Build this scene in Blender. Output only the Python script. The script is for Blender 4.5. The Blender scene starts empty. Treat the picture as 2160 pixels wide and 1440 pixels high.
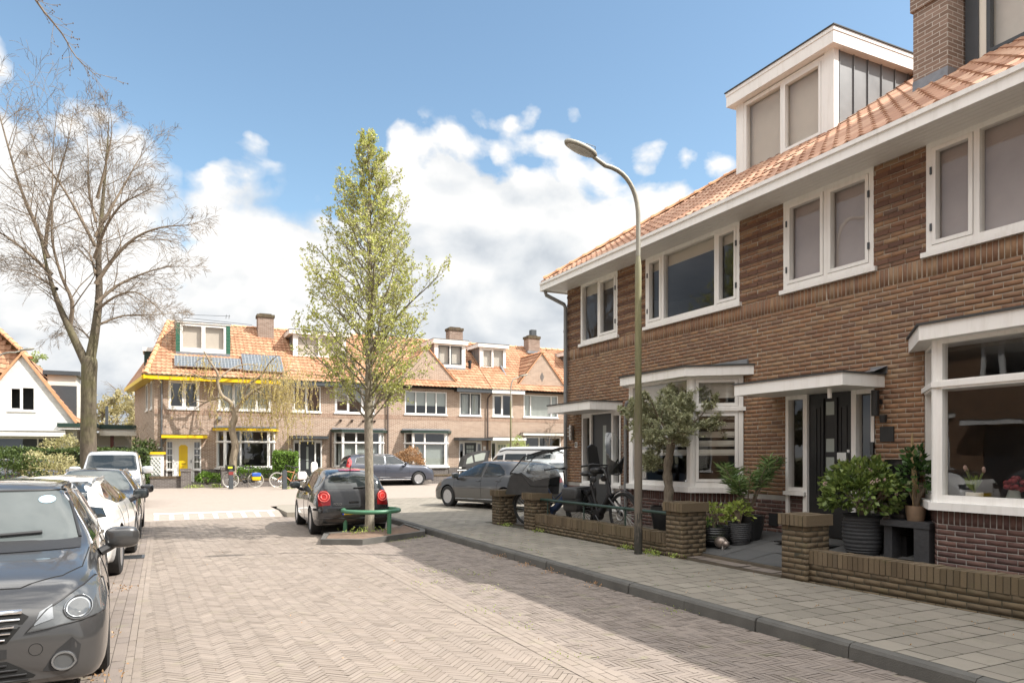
import bpy, bmesh, math, random
import numpy as np
from mathutils import Vector, Matrix
from mathutils.bvhtree import BVHTree
PI = math.pi
RND = random.Random(11)
SC = bpy.context.scene
COL = SC.collection

# ------------------------------------------------------------------ objects
ORIGIN = {}


def thing(name, label, cat, loc=(0, 0, 0), rotz=0.0, group=None):
    o = bpy.data.objects.new(name, None)
    o.empty_display_size = 0.2
    COL.objects.link(o)
    o.location = loc
    o.rotation_euler = (0, 0, rotz)
    o['label'] = label
    o['category'] = cat
    if group:
        o['group'] = group
    return o


def wthing(name, label, cat, loc, group=None):
    """A thing whose parts are modelled in world coordinates."""
    o = thing(name, label, cat, loc, 0.0, group)
    ORIGIN[o.name] = Vector(loc)
    return o


def link(name, me, parent=None, label=None):
    o = bpy.data.objects.new(name, me)
    COL.objects.link(o)
    if parent is not None:
        o.parent = parent
        if parent.name in ORIGIN:
            o.location = -ORIGIN[parent.name]
    if label:
        o['label'] = label
    return o


def tag(o, label=None, cat=None, group=None, kind=None):
    if label: o['label'] = label
    if cat: o['category'] = cat
    if group: o['group'] = group
    if kind: o['kind'] = kind
    return o


def copy_tree(o, parent=None):
    c = o.copy()
    COL.objects.link(c)
    if parent is not None:
        c.parent = parent
    for ch in [k for k in o.children]:
        copy_tree(ch, c)
    return c


def box_uv(me):
    n = len(me.loops)
    if n == 0:
        return
    co = np.empty(len(me.vertices) * 3); me.vertices.foreach_get('co', co); co = co.reshape(-1, 3)
    vi = np.empty(n, dtype=np.int32); me.loops.foreach_get('vertex_index', vi)
    npoly = len(me.polygons)
    nm = np.empty(npoly * 3); me.polygons.foreach_get('normal', nm); nm = np.abs(nm.reshape(-1, 3))
    lt = np.empty(npoly, dtype=np.int32); me.polygons.foreach_get('loop_total', lt)
    lp = np.repeat(np.arange(npoly), lt)
    ln = nm[lp]; lc = co[vi]
    uv = np.empty((n, 2))
    z = (ln[:, 2] >= ln[:, 0]) & (ln[:, 2] >= ln[:, 1])
    x = (~z) & (ln[:, 0] >= ln[:, 1])
    y = ~(z | x)
    uv[z] = lc[z][:, [0, 1]]
    uv[x] = lc[x][:, [1, 2]]
    uv[y] = lc[y][:, [0, 2]]
    lay = me.uv_layers.new(name='UVMap')
    lay.data.foreach_set('uv', uv.ravel())


class MB:
    """Collects primitives; build() links them as one mesh object."""

    def __init__(s, T=None):
        s.v = []; s.f = []; s.mi = []; s.T = T; s.m = 0

    def add(s, vs, fs):
        b = len(s.v)
        if s.T:
            s.v.extend(s.T(*p) for p in vs)
        else:
            s.v.extend(tuple(p) for p in vs)
        for f in fs:
            s.f.append(tuple(b + i for i in f)); s.mi.append(s.m)

    def box(s, x0, x1, y0, y1, z0, z1):
        s.add([(x0, y0, z0), (x1, y0, z0), (x1, y1, z0), (x0, y1, z0), (x0, y0, z1), (x1, y0, z1), (x1, y1, z1), (x0, y1, z1)],
              [(3, 2, 1, 0), (4, 5, 6, 7), (0, 1, 5, 4), (1, 2, 6, 5), (2, 3, 7, 6), (3, 0, 4, 7)])

    def quad(s, a, b, c, d):
        s.add([a, b, c, d], [(0, 1, 2, 3)])

    def poly(s, pts):
        s.add(pts, [tuple(range(len(pts)))])

    def prism(s, poly, z0, z1):
        n = len(poly)
        vs = [(p[0], p[1], z0) for p in poly] + [(p[0], p[1], z1) for p in poly]
        fs = [tuple(range(n - 1, -1, -1)), tuple(range(n, 2 * n))]
        fs += [(i, (i + 1) % n, n + (i + 1) % n, n + i) for i in range(n)]
        s.add(vs, fs)

    def extrude(s, pts, d):
        """closed solid from a planar polygon and an offset vector"""
        n = len(pts); d = Vector(d)
        vs = [tuple(p) for p in pts] + [tuple(Vector(p) + d) for p in pts]
        fs = [tuple(range(n - 1, -1, -1)), tuple(range(n, 2 * n))]
        fs += [(i, (i + 1) % n, n + (i + 1) % n, n + i) for i in range(n)]
        s.add(vs, fs)

    def tube(s, pts, rad, n=8, cap=True, closed=False):
        pts = [Vector(p) for p in pts]
        if not hasattr(rad, '__len__'):
            rad = [rad] * len(pts)
        N = len(pts); vs = []; up = None
        for i, p in enumerate(pts):
            if closed:
                t = pts[(i + 1) % N] - pts[i - 1]
            else:
                t = pts[min(i + 1, N - 1)] - pts[max(i - 1, 0)]
            if t.length < 1e-9: t = Vector((0, 0, 1))
            t.normalize()
            if up is None:
                up = Vector((0, 0, 1)) if abs(t.z) < .9 else Vector((1, 0, 0))
            a = (up - t * up.dot(t))
            if a.length < 1e-5:
                a = t.orthogonal()
            a.normalize(); b = t.cross(a); up = a
            for k in range(n):
                q = 2 * PI * k / n
                vs.append(tuple(p + (a * math.cos(q) + b * math.sin(q)) * rad[i]))
        fs = []
        for i in range(N if closed else N - 1):
            j = (i + 1) % N
            for k in range(n):
                l = (k + 1) % n
                fs.append((i * n + k, i * n + l, j * n + l, j * n + k))
        if cap and not closed:
            fs.append(tuple(range(n - 1, -1, -1))); fs.append(tuple((N - 1) * n + k for k in range(n)))
        s.add(vs, fs)

    def lathe(s, prof, c=(0, 0, 0), n=24, axis='z', closed=False):
        vs = []; m = len(prof)
        for k in range(n):
            q = 2 * PI * k / n; cq, sq = math.cos(q), math.sin(q)
            for r, h in prof:
                if axis == 'z': p = (c[0] + r * cq, c[1] + r * sq, c[2] + h)
                elif axis == 'x': p = (c[0] + h, c[1] + r * cq, c[2] + r * sq)
                else: p = (c[0] + r * cq, c[1] + h, c[2] + r * sq)
                vs.append(p)
        fs = []
        for k in range(n):
            l = (k + 1) % n
            for i in range(m if closed else m - 1):
                j = (i + 1) % m
                fs.append((k * m + i, l * m + i, l * m + j, k * m + j))
        if not closed:
            if prof[0][0] > 1e-6: fs.append(tuple(k * m for k in range(n - 1, -1, -1)))
            if prof[-1][0] > 1e-6: fs.append(tuple(k * m + m - 1 for k in range(n)))
        s.add(vs, fs)

    def blob(s, c, r, e=(1, 1), n=16, m=10, rot=None):
        """superellipsoid"""
        def pw(x, p): return math.copysign(abs(x) ** p, x)
        vs = [];
        for i in range(m + 1):
            a = -PI / 2 + PI * i / m
            for k in range(n):
                b = 2 * PI * k / n
                v = Vector((r[0] * pw(math.cos(a), e[0]) * pw(math.cos(b), e[1]), r[1] * pw(math.cos(a), e[0]) * pw(math.sin(b), e[1]), r[2] * pw(math.sin(a), e[0])))
                if rot: v = rot @ v
                vs.append((c[0] + v.x, c[1] + v.y, c[2] + v.z))
        fs = []
        for i in range(m):
            for k in range(n):
                l = (k + 1) % n
                fs.append((i * n + k, i * n + l, (i + 1) * n + l, (i + 1) * n + k))
        s.add(vs, fs)

    def build(s, name, mats, parent=None, smooth=None, label=None, recalc=True, weld=False):
        me = bpy.data.meshes.new(name)
        me.from_pydata(s.v, [], s.f)
        if not isinstance(mats, (list, tuple)): mats = [mats]
        for m in mats: me.materials.append(m)
        if len(mats) > 1: me.polygons.foreach_set('material_index', s.mi)
        if recalc or weld:
            bm = bmesh.new(); bm.from_mesh(me)
            if weld: bmesh.ops.remove_doubles(bm, verts=bm.verts, dist=1e-5)
            bmesh.ops.recalc_face_normals(bm, faces=bm.faces); bm.to_mesh(me); bm.free()
        me.update()
        box_uv(me)
        if smooth is not None:
            me.polygons.foreach_set('use_smooth', [True] * len(me.polygons))
            if smooth < 179: me.set_sharp_from_angle(angle=math.radians(smooth))
        me.update()
        return link(name, me, parent, label)


def np_obj(name, V, F, mat, parent=None, uv=None, smooth=False, label=None):
    """V (n,3) array, F (m,k) array of equal-size faces, uv per vertex"""
    V = np.asarray(V, dtype=np.float64); F = np.asarray(F, dtype=np.int32)
    me = bpy.data.meshes.new(name)
    k = F.shape[1]
    me.vertices.add(len(V)); me.vertices.foreach_set('co', V.ravel())
    me.loops.add(F.size); me.loops.foreach_set('vertex_index', F.ravel())
    me.polygons.add(len(F))
    me.polygons.foreach_set('loop_start', np.arange(0, F.size, k, dtype=np.int32))
    if smooth: me.polygons.foreach_set('use_smooth', [True] * len(F))
    for m in (mat if isinstance(mat, (list, tuple)) else [mat]): me.materials.append(m)
    me.update(calc_edges=True)
    if uv is not None:
        lay = me.uv_layers.new(name='UVMap')
        lay.data.foreach_set('uv', np.asarray(uv)[F.ravel()].ravel())
    me.validate()
    return link(name, me, parent, label)


# ------------------------------------------------------------------ materials
class NT:
    def __init__(s, name):
        s.mat = bpy.data.materials.new(name); s.mat.use_nodes = True
        s.t = s.mat.node_tree; s.t.nodes.clear()
        s.out = s.n('ShaderNodeOutputMaterial')

    def n(s, t, **k):
        nd = s.t.nodes.new(t)
        for a, b in k.items():
            if a.startswith('i_'):
                nd.inputs[a[2:].replace('_', ' ')].default_value = b
            else:
                setattr(nd, a, b)
        return nd

    def l(s, a, b): s.t.links.new(a, b)

    def val(s, x, sock):
        if isinstance(x, (int, float)): sock.default_value = x
        elif isinstance(x, (tuple, list)): sock.default_value = x if len(x) != 3 or sock.type != 'RGBA' else (*x, 1)
        else: s.l(x, sock)

    def math(s, op, a, b=0.0, c=None, clamp=False):
        nd = s.n('ShaderNodeMath', operation=op, use_clamp=clamp)
        s.val(a, nd.inputs[0]); s.val(b, nd.inputs[1])
        if c is not None: s.val(c, nd.inputs[2])
        return nd.outputs[0]

    def mix(s, f, a, b, mode='MIX'):
        nd = s.n('ShaderNodeMix', data_type='RGBA', blend_type=mode)
        s.val(f, nd.inputs[0]); s.val(a, nd.inputs[6]); s.val(b, nd.inputs[7])
        return nd.outputs[2]

    def noise(s, scale, detail=4, rough=.55, vec=None, dist=0):
        nd = s.n('ShaderNodeTexNoise'); nd.inputs['Scale'].default_value = scale
        nd.inputs['Detail'].default_value = detail; nd.inputs['Roughness'].default_value = rough
        nd.inputs['Distortion'].default_value = dist
        if vec is not None: s.l(vec, nd.inputs['Vector'])
        return nd

    def ramp(s, f, pts):
        nd = s.n('ShaderNodeValToRGB'); s.val(f, nd.inputs[0])
        e = nd.color_ramp.elements
        while len(e) < len(pts): e.new(.5)
        for k, (p, c) in enumerate(pts):
            e[k].position = p; e[k].color = (*c, 1) if len(c) == 3 else c
        return nd.outputs[0]

    def obj(s): return s.n('ShaderNodeTexCoord').outputs['Object']

    def uv(s): return s.n('ShaderNodeTexCoord').outputs['UV']

    def bump(s, h, strength=.3, dist=.01, normal=None):
        nd = s.n('ShaderNodeBump'); nd.inputs['Strength'].default_value = strength; nd.inputs['Distance'].default_value = dist
        s.l(h, nd.inputs['Height'])
        if normal is not None: s.l(normal, nd.inputs['Normal'])
        return nd.outputs[0]

    def bsdf(s, col, rough=.5, metal=0.0, normal=None, spec=.5, coat=0.0, coatr=.05, sub=None):
        p = s.n('ShaderNodeBsdfPrincipled')
        s.val(col, p.inputs['Base Color']); s.val(rough, p.inputs['Roughness']); s.val(metal, p.inputs['Metallic'])
        p.inputs['Specular IOR Level'].default_value = spec
        p.inputs['Coat Weight'].default_value = coat; p.inputs['Coat Roughness'].default_value = coatr
        if normal is not None: s.l(normal, p.inputs['Normal'])
        s.l(p.outputs[0], s.out.inputs[0])
        return p


def c3(c, k=1.0): return tuple(min(1, max(0, x * k)) for x in c)


def pm(name, col, rough=.5, metal=0.0, var=.12, scale=6.0, bump=0.0, bscale=40.0, spec=.5, coat=0.0, rvar=.1, coatr=.04):
    t = NT(name); ob = t.obj()
    n1 = t.noise(scale, 6, .6, ob)
    col2 = t.mix(n1.outputs[0], c3(col, 1 - var * 1.6), c3(col, 1 + var * 1.6))
    nm = None
    if bump:
        n2 = t.noise(bscale, 5, .6, ob)
        nm = t.bump(n2.outputs[0], bump, .01)
    r = t.math('ADD', t.math('MULTIPLY', n1.outputs[0], rvar * 2), max(0, rough - rvar))
    t.bsdf(col2, r, metal, nm, spec, coat, coatr)
    return t.mat


def brick_mat(name, cols, mortar, bw=.22, rh=.064, ms=.0055, rot=False, bump=.6, moss=None, contrast=1.0):
    """cols: dark, mid, light brick colours"""
    t = NT(name); uv = t.uv()
    mp = t.n('ShaderNodeMapping'); t.l(uv, mp.inputs[0])
    if rot: mp.inputs['Rotation'].default_value = (0, 0, PI / 2)
    wob = t.noise(9, 2, .5, mp.outputs[0])
    off = t.n('ShaderNodeVectorMath', operation='SCALE'); t.l(wob.outputs['Color'], off.inputs[0]); off.inputs['Scale'].default_value = .006
    ad = t.n('ShaderNodeVectorMath', operation='ADD'); t.l(mp.outputs[0], ad.inputs[0]); t.l(off.outputs[0], ad.inputs[1])
    b = t.n('ShaderNodeTexBrick', offset=.5, offset_frequency=2, squash=1.0)
    t.l(ad.outputs[0], b.inputs['Vector'])
    b.inputs['Scale'].default_value = 1; b.inputs['Brick Width'].default_value = bw; b.inputs['Row Height'].default_value = rh
    b.inputs['Mortar Size'].default_value = ms; b.inputs['Mortar Smooth'].default_value = .25; b.inputs['Bias'].default_value = 0
    b.inputs['Color1'].default_value = (0, 0, 0, 1); b.inputs['Color2'].default_value = (1, 1, 1, 1); b.inputs['Mortar'].default_value = (.5, .5, .5, 1)
    tone = t.ramp(b.outputs['Color'], [(0.0, cols[0]), (.2, c3(cols[1], .78)), (.5, cols[1]), (.75, (cols[1][0] * 1.08, cols[1][1] * 1.12, cols[1][2] * 1.15)), (1.0, cols[2])])
    fine = t.noise(60, 5, .65, uv)
    big = t.noise(.6, 4, .6, uv)
    tone = t.mix(t.math('MULTIPLY', fine.outputs[0], .7), tone, c3(cols[0], .7))
    tone = t.mix(t.math('MULTIPLY_ADD', big.outputs[0], .9, -.25, clamp=True), tone, c3(cols[0], .95))
    mm = t.mix(fine.outputs[0], c3(mortar, .75), c3(mortar, 1.15))
    col = t.mix(b.outputs['Fac'], tone, mm)
    if moss:
        mo = t.noise(2.2, 6, .7, t.obj())
        f = t.math('MULTIPLY_ADD', mo.outputs[0], 3.0, -1.35, clamp=True)
        col = t.mix(t.math('MULTIPLY', f, moss[1]), col, moss[0])
    h = t.math('SUBTRACT', t.math('MULTIPLY', fine.outputs[0], .5), b.outputs['Fac'])
    nm = t.bump(h, bump, .008)
    t.bsdf(col, .85, 0, nm, .3)
    return t.mat


def glass_mat(name, tint=(.8, .85, .85), base=.10, k=.9):
    t = NT(name)
    lw = t.n('ShaderNodeLayerWeight'); lw.inputs['Blend'].default_value = .5
    f = t.math('POWER', lw.outputs['Facing'], 4.0)
    f = t.math('MULTIPLY_ADD', f, k, base, clamp=True)
    tr = t.n('ShaderNodeBsdfTransparent'); tr.inputs[0].default_value = (*tint, 1)
    gl = t.n('ShaderNodeBsdfGlossy'); gl.inputs['Roughness'].default_value = .004; gl.inputs[0].default_value = (.95, .97, 1, 1)
    ns = t.noise(1.3, 2, .5, t.obj()); gn = t.bump(ns.outputs[0], .03, .05)
    t.l(gn, gl.inputs['Normal'])
    mx = t.n('ShaderNodeMixShader'); t.l(f, mx.inputs[0]); t.l(tr.outputs[0], mx.inputs[1]); t.l(gl.outputs[0], mx.inputs[2])
    t.l(mx.outputs[0], t.out.inputs[0])
    return t.mat


def leaf_mat(name, c1, c2, trans=.35, rough=.5):
    t = NT(name)
    g = t.n('ShaderNodeNewGeometry')
    col = t.mix(g.outputs['Random Per Island'], c1, c2)
    p = t.n('ShaderNodeBsdfPrincipled'); t.l(col, p.inputs['Base Color']); p.inputs['Roughness'].default_value = rough
    p.inputs['Specular IOR Level'].default_value = .35
    tl = t.n('ShaderNodeBsdfTranslucent'); t.l(col, tl.inputs[0])
    mx = t.n('ShaderNodeMixShader'); mx.inputs[0].default_value = trans
    t.l(p.outputs[0], mx.inputs[1]); t.l(tl.outputs[0], mx.inputs[2]); t.l(mx.outputs[0], t.out.inputs[0])
    return t.mat


def island_mat(name, cols, rough=.8, var=.25, bump=.3, bscale=120, stain=None, moss=None, tracks=False):
    """pavers laid piece by piece: each has its own tone"""
    t = NT(name)
    g = t.n('ShaderNodeNewGeometry'); ob = t.obj()
    col = t.ramp(g.outputs['Random Per Island'], [(i / (len(cols) - 1), c) for i, c in enumerate(cols)])
    n1 = t.noise(bscale, 5, .7, ob); n2 = t.noise(.55, 5, .6, ob); n3 = t.noise(3.5, 5, .65, ob)
    col = t.mix(t.math('MULTIPLY', n1.outputs[0], var * 2), col, c3(cols[0], .55))
    col = t.mix(t.math('MULTIPLY_ADD', n2.outputs[0], 1.4, -.45, clamp=True), col, stain or c3(cols[0], .9))
    if tracks:
        mp = t.n('ShaderNodeMapping'); t.l(ob, mp.inputs[0]); mp.inputs['Scale'].default_value = (1.5, .10, 1)
        n4 = t.noise(1.0, 5, .6, mp.outputs[0]); n5 = t.noise(1.7, 7, .7, ob)
        col = t.mix(t.math('MULTIPLY', t.math('MULTIPLY_ADD', n4.outputs[0], 4.0, -1.8, clamp=True), .30), col, c3(cols[0], .68))
        col = t.mix(t.math('MULTIPLY', t.math('MULTIPLY_ADD', n5.outputs[0], 6.0, -3.7, clamp=True), .45), col, c3(cols[0], .5))
    if moss:
        f = t.math('MULTIPLY_ADD', n3.outputs[0], 4.0, -2.3, clamp=True)
        col = t.mix(t.math('MULTIPLY', f, moss[1]), col, moss[0])
    nm = t.bump(n1.outputs[0], bump, .004)
    t.bsdf(col, rough, 0, nm, .3)
    return t.mat


def tile_mat(name, cols, dirt=.35):
    """roof tiles, uv counted in tiles"""
    t = NT(name); uv = t.uv()
    fl = t.n('ShaderNodeVectorMath', operation='FLOOR'); t.l(uv, fl.inputs[0])
    wn = t.n('ShaderNodeTexWhiteNoise', noise_dimensions='2D'); t.l(fl.outputs[0], wn.inputs['Vector'])
    col = t.ramp(wn.outputs['Value'], [(0, cols[0]), (.5, cols[1]), (1, cols[2])])
    n1 = t.noise(.7, 6, .65, t.obj()); n2 = t.noise(25, 5, .6, t.obj())
    col = t.mix(t.math('MULTIPLY', t.math('MULTIPLY_ADD', n1.outputs[0], 2.2, -.8, clamp=True), dirt), col, c3(cols[0], .5))
    col = t.mix(t.math('MULTIPLY', n2.outputs[0], .5), col, c3(cols[0], .6))
    t.bsdf(col, .75, 0, t.bump(n2.outputs[0], .3, .006), .3)
    return t.mat


M = {}
def painted_wood(name, col):
    t = NT(name); ob = t.obj(); mp = t.n('ShaderNodeMapping'); t.l(ob, mp.inputs[0]); mp.inputs['Scale'].default_value = (5, 5, .6)
    n = t.noise(2.2, 6, .65, mp.outputs[0]); n2 = t.noise(1.1, 4, .6, ob)
    c = t.mix(t.math('MULTIPLY', t.math('MULTIPLY_ADD', n.outputs[0], 3.2, -1.55, clamp=True), .38), col, (.50, .465, .41))
    c = t.mix(t.math('MULTIPLY', n2.outputs[0], .16), c, (.60, .58, .54))
    t.bsdf(c, .45, 0, t.bump(n.outputs[0], .08, .005), .4)
    return t.mat
M['white'] = painted_wood('white_paint', (.81, .795, .77))
M['cream'] = pm('cream_paint', (.72, .68, .60), .42, var=.04, scale=3)
M['soffit'] = pm('soffit_boards', (.78, .76, .73), .5, var=.03)
M['brick'] = brick_mat('brown_facing_brick', [(.155, .08, .047), (.30, .155, .078), (.39, .22, .115)], (.20, .168, .132), ms=.0075)
M['brick_sold'] = brick_mat('soldier_brick', [(.15, .08, .048), (.27, .145, .078), (.37, .21, .115)], (.20, .175, .145), bw=.235, rh=.066, rot=True, ms=.006)
M['plinth'] = brick_mat('dark_plinth_brick', [(.075, .043, .038), (.13, .072, .062), (.185, .105, .088)], (.17, .155, .14), ms=.0062)
M['band'] = pm('projecting_brick', (.15, .08, .05), .85, var=.3, scale=9, bump=.4)
M['rowbrick'] = brick_mat('pale_row_brick', [(.30, .195, .142), (.42, .285, .21), (.50, .365, .275)], (.64, .57, .48), ms=.009)
M['rowplinth'] = brick_mat('grey_row_plinth', [(.10, .085, .08), (.15, .13, .12), (.2, .17, .15)], (.28, .26, .24), ms=.008)
M['rowsold'] = brick_mat('row_soldier', [(.27, .165, .115), (.38, .24, .17), (.45, .31, .22)], (.52, .46, .39), bw=.235, rh=.066, rot=True, ms=.007)
M['whitebrick'] = brick_mat('white_painted_brick', [(.74, .73, .70), (.80, .79, .76), (.84, .83, .81)], (.66, .65, .62), ms=.005, bump=.5)
M['chimbrick'] = brick_mat('chimney_brick', [(.22, .15, .115), (.32, .225, .175), (.40, .29, .235)], (.50, .46, .41), ms=.006)
M['wallbrick'] = brick_mat('garden_wall_brick', [(.085, .062, .042), (.165, .118, .078), (.235, .17, .115)], (.075, .066, .046), ms=.007, moss=((.085, .095, .035), .55), bump=.9)
M['wallsold'] = brick_mat('garden_wall_coping', [(.095, .07, .048), (.175, .125, .083), (.25, .182, .122)], (.055, .05, .035), bw=.30, rh=.064, rot=True, ms=.008, moss=((.09, .10, .04), .5), bump=.9)
M['tile'] = tile_mat('orange_pantile', [(.36, .19, .12), (.50, .28, .18), (.62, .40, .275)], .45)
M['tile2'] = tile_mat('row_pantile', [(.37, .185, .105), (.46, .245, .145), (.53, .325, .20)], .35)
M['ridge'] = pm('ridge_tile', (.56, .29, .15), .75, var=.25, scale=4)
M['zinc'] = pm('zinc_cladding', (.20, .205, .21), .45, .35, var=.15, scale=2)
M['lead'] = pm('lead_flashing', (.24, .25, .27), .5, .5, var=.3, scale=6, bump=.3, bscale=20)
M['bitumen'] = pm('roof_felt', (.05, .05, .05), .8, var=.2)
M['pipe'] = pm('grey_pipe', (.23, .235, .24), .45, .3, var=.1)
M['pipedark'] = pm('brown_pipe', (.09, .065, .055), .5, var=.1)
M['anthracite'] = pm('anthracite_door', (.022, .025, .029), .45, var=.15)
M['anth2'] = pm('anthracite_trim', (.055, .062, .07), .45, var=.1)
M['frost'] = pm('frosted_glass', (.30, .33, .30), .25, var=.08, spec=.6)
M['black'] = pm('black_plastic', (.012, .012, .013), .45, var=.1)
M['blackgloss'] = pm('black_gloss', (.008, .008, .009), .12, var=.1)
M['yellow'] = pm('yellow_paint', (.78, .52, .01), .4, var=.04)
M['green'] = pm('green_boards', (.022, .11, .066), .5, var=.12)
M['darkgreen'] = pm('dark_green_paint', (.02, .045, .035), .45, var=.1)
M['steel'] = pm('brushed_steel', (.55, .55, .54), .3, .9, var=.08)
M['chrome'] = pm('chrome', (.75, .75, .76), .08, 1, var=.03, rvar=.03)
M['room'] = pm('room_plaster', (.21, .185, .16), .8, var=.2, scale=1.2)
M['roomw'] = pm('room_wood', (.30, .14, .06), .6, var=.3, scale=1.0)
M['blind'] = pm('roller_blind', (.62, .60, .55), .8, var=.03)
M['screen'] = pm('grey_screen', (.66, .60, .53), .85, var=.04)
M['mauve'] = pm('mauve_reflection_screen', (.45, .405, .405), .9, var=.06)
M['curtain'] = pm('curtain', (.74, .71, .66), .85, var=.08, scale=5)
M['slat'] = pm('venetian_slats', (.72, .70, .64), .5, var=.04)
M['glass'] = glass_mat('window_glass', (.87, .86, .84), base=.06)
M['glass2'] = glass_mat('row_window_glass', (.75, .8, .8), base=.10)
M['plastic'] = glass_mat('clear_plastic_hood', (.78, .8, .8), base=.07, k=.5)
# ------------------------------------------------------------------ facade kit
# facade coordinates: u along the wall (left to right seen from outside), w outwards, z up


def seg_T(T, p, q):
    """transform for a facet from plan point p to q (u,w) of facade T"""
    d = Vector((q[0] - p[0], q[1] - p[1])); L = d.length; d /= L
    n = Vector((-d.y, d.x))
    if n.y < 0 and abs(n.y) > 1e-6: n = -n
    if abs(n.y) <= 1e-6: n = n
    def f(s, w, z): return T(p[0] + d.x * s + n.x * w, p[1] + d.y * s + n.y * w, z)
    return f, L


def off_poly(P, d):
    """offset the open plan polyline P (ends on w=0) outwards by d, ends stay on w=0"""
    L = []
    for a, b in zip(P[:-1], P[1:]):
        v = Vector((b[0] - a[0], b[1] - a[1])); v.normalize(); n = Vector((-v.y, v.x))
        if n.y < 0: n = -n
        L.append((Vector(a) + n * d, v))
    out = []
    p, v = L[0]; s = -p.y / v.y; out.append((p.x + v.x * s, 0.0))
    for (p, v), (q, w) in zip(L[:-1], L[1:]):
        det = v.x * (-w.y) + w.x * v.y
        r = q - p; s = (r.x * (-w.y) + w.x * r.y) / det
        out.append((p.x + v.x * s, p.y + v.y * s))
    p, v = L[-1]; s = -p.y / v.y; out.append((p.x + v.x * s, 0.0))
    return out


def wall_face(mb, T, u0, u1, z0, z1, holes, depth=.11):
    mb.T = T
    us = sorted({u0, u1, *[min(max(h[i], u0), u1) for h in holes for i in (0, 1)]})
    zs = sorted({z0, z1, *[min(max(h[i], z0), z1) for h in holes for i in (2, 3)]})
    for a, b in zip(us[:-1], us[1:]):
        for c, d in zip(zs[:-1], zs[1:]):
            mu, mz = (a + b) / 2, (c + d) / 2
            if any(h[0] < mu < h[1] and h[2] < mz < h[3] for h in holes): continue
            mb.quad((a, 0, c), (b, 0, c), (b, 0, d), (a, 0, d))
    for h in holes:
        a, b, c, d = h
        mb.quad((a, 0, c), (a, -depth, c), (a, -depth, d), (a, 0, d))
        mb.quad((b, 0, c), (b, -depth, c), (b, -depth, d), (b, 0, d))
        mb.quad((a, 0, c), (b, 0, c), (b, -depth, c), (a, -depth, c))
        mb.quad((a, 0, d), (b, 0, d), (b, -depth, d), (a, -depth, d))


def win_geo(fr, gl, T, u0, u1, z0, z1, cols, transom=None, fw=.06, sw=.05, w0=-.09, w1=.012, sash=None, sashmb=None):
    """frame boxes into fr, panes into gl. cols: list of (weight, 'c' casement | 'f' fixed)"""
    fr.T = T; gl.T = T
    fr.box(u0, u0 + fw, w0, w1, z0, z1); fr.box(u1 - fw, u1, w0, w1, z0, z1)
    fr.box(u0 + fw, u1 - fw, w0, w1, z0, z0 + fw); fr.box(u0 + fw, u1 - fw, w0, w1, z1 - fw, z1)
    tot = sum(c[0] for c in cols); x = u0 + fw; W = u1 - u0 - 2 * fw - fw * (len(cols) - 1)
    rows = [(z0 + fw, z1 - fw)]
    if transom:
        rows = [(z0 + fw, transom - fw * .6), (transom + fw * .6, z1 - fw)]
        fr.box(u0 + fw, u1 - fw, w0, w1 + .02, transom - fw * .6, transom + fw * .6)
    for i, (wt, kind) in enumerate(cols):
        a, b = x, x + W * wt / tot
        if i: fr.box(a - fw, a, w0, w1 - .003, z0 + fw, rows[-1][1])
        for (c, d) in rows:
            ia, ib, ic, id_ = a, b, c, d
            if kind == 'c':
                g = .006; sm = sashmb or fr; sm.T = T
                sm.box(a + g, a + g + sw, w0 + .02, w1 + .008, c + g, d - g); sm.box(b - g - sw, b - g, w0 + .02, w1 + .008, c + g, d - g)
                sm.box(a + g + sw, b - g - sw, w0 + .02, w1 + .008, c + g, c + g + sw); sm.box(a + g + sw, b - g - sw, w0 + .02, w1 + .008, d - g - sw, d - g)
                ia, ib, ic, id_ = a + g + sw, b - g - sw, c + g + sw, d - g - sw
            gl.quad((ia, w0 + .045, ic), (ib, w0 + .045, ic), (ib, w0 + .045, id_), (ia, w0 + .045, id_))
        x = b + fw


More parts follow.
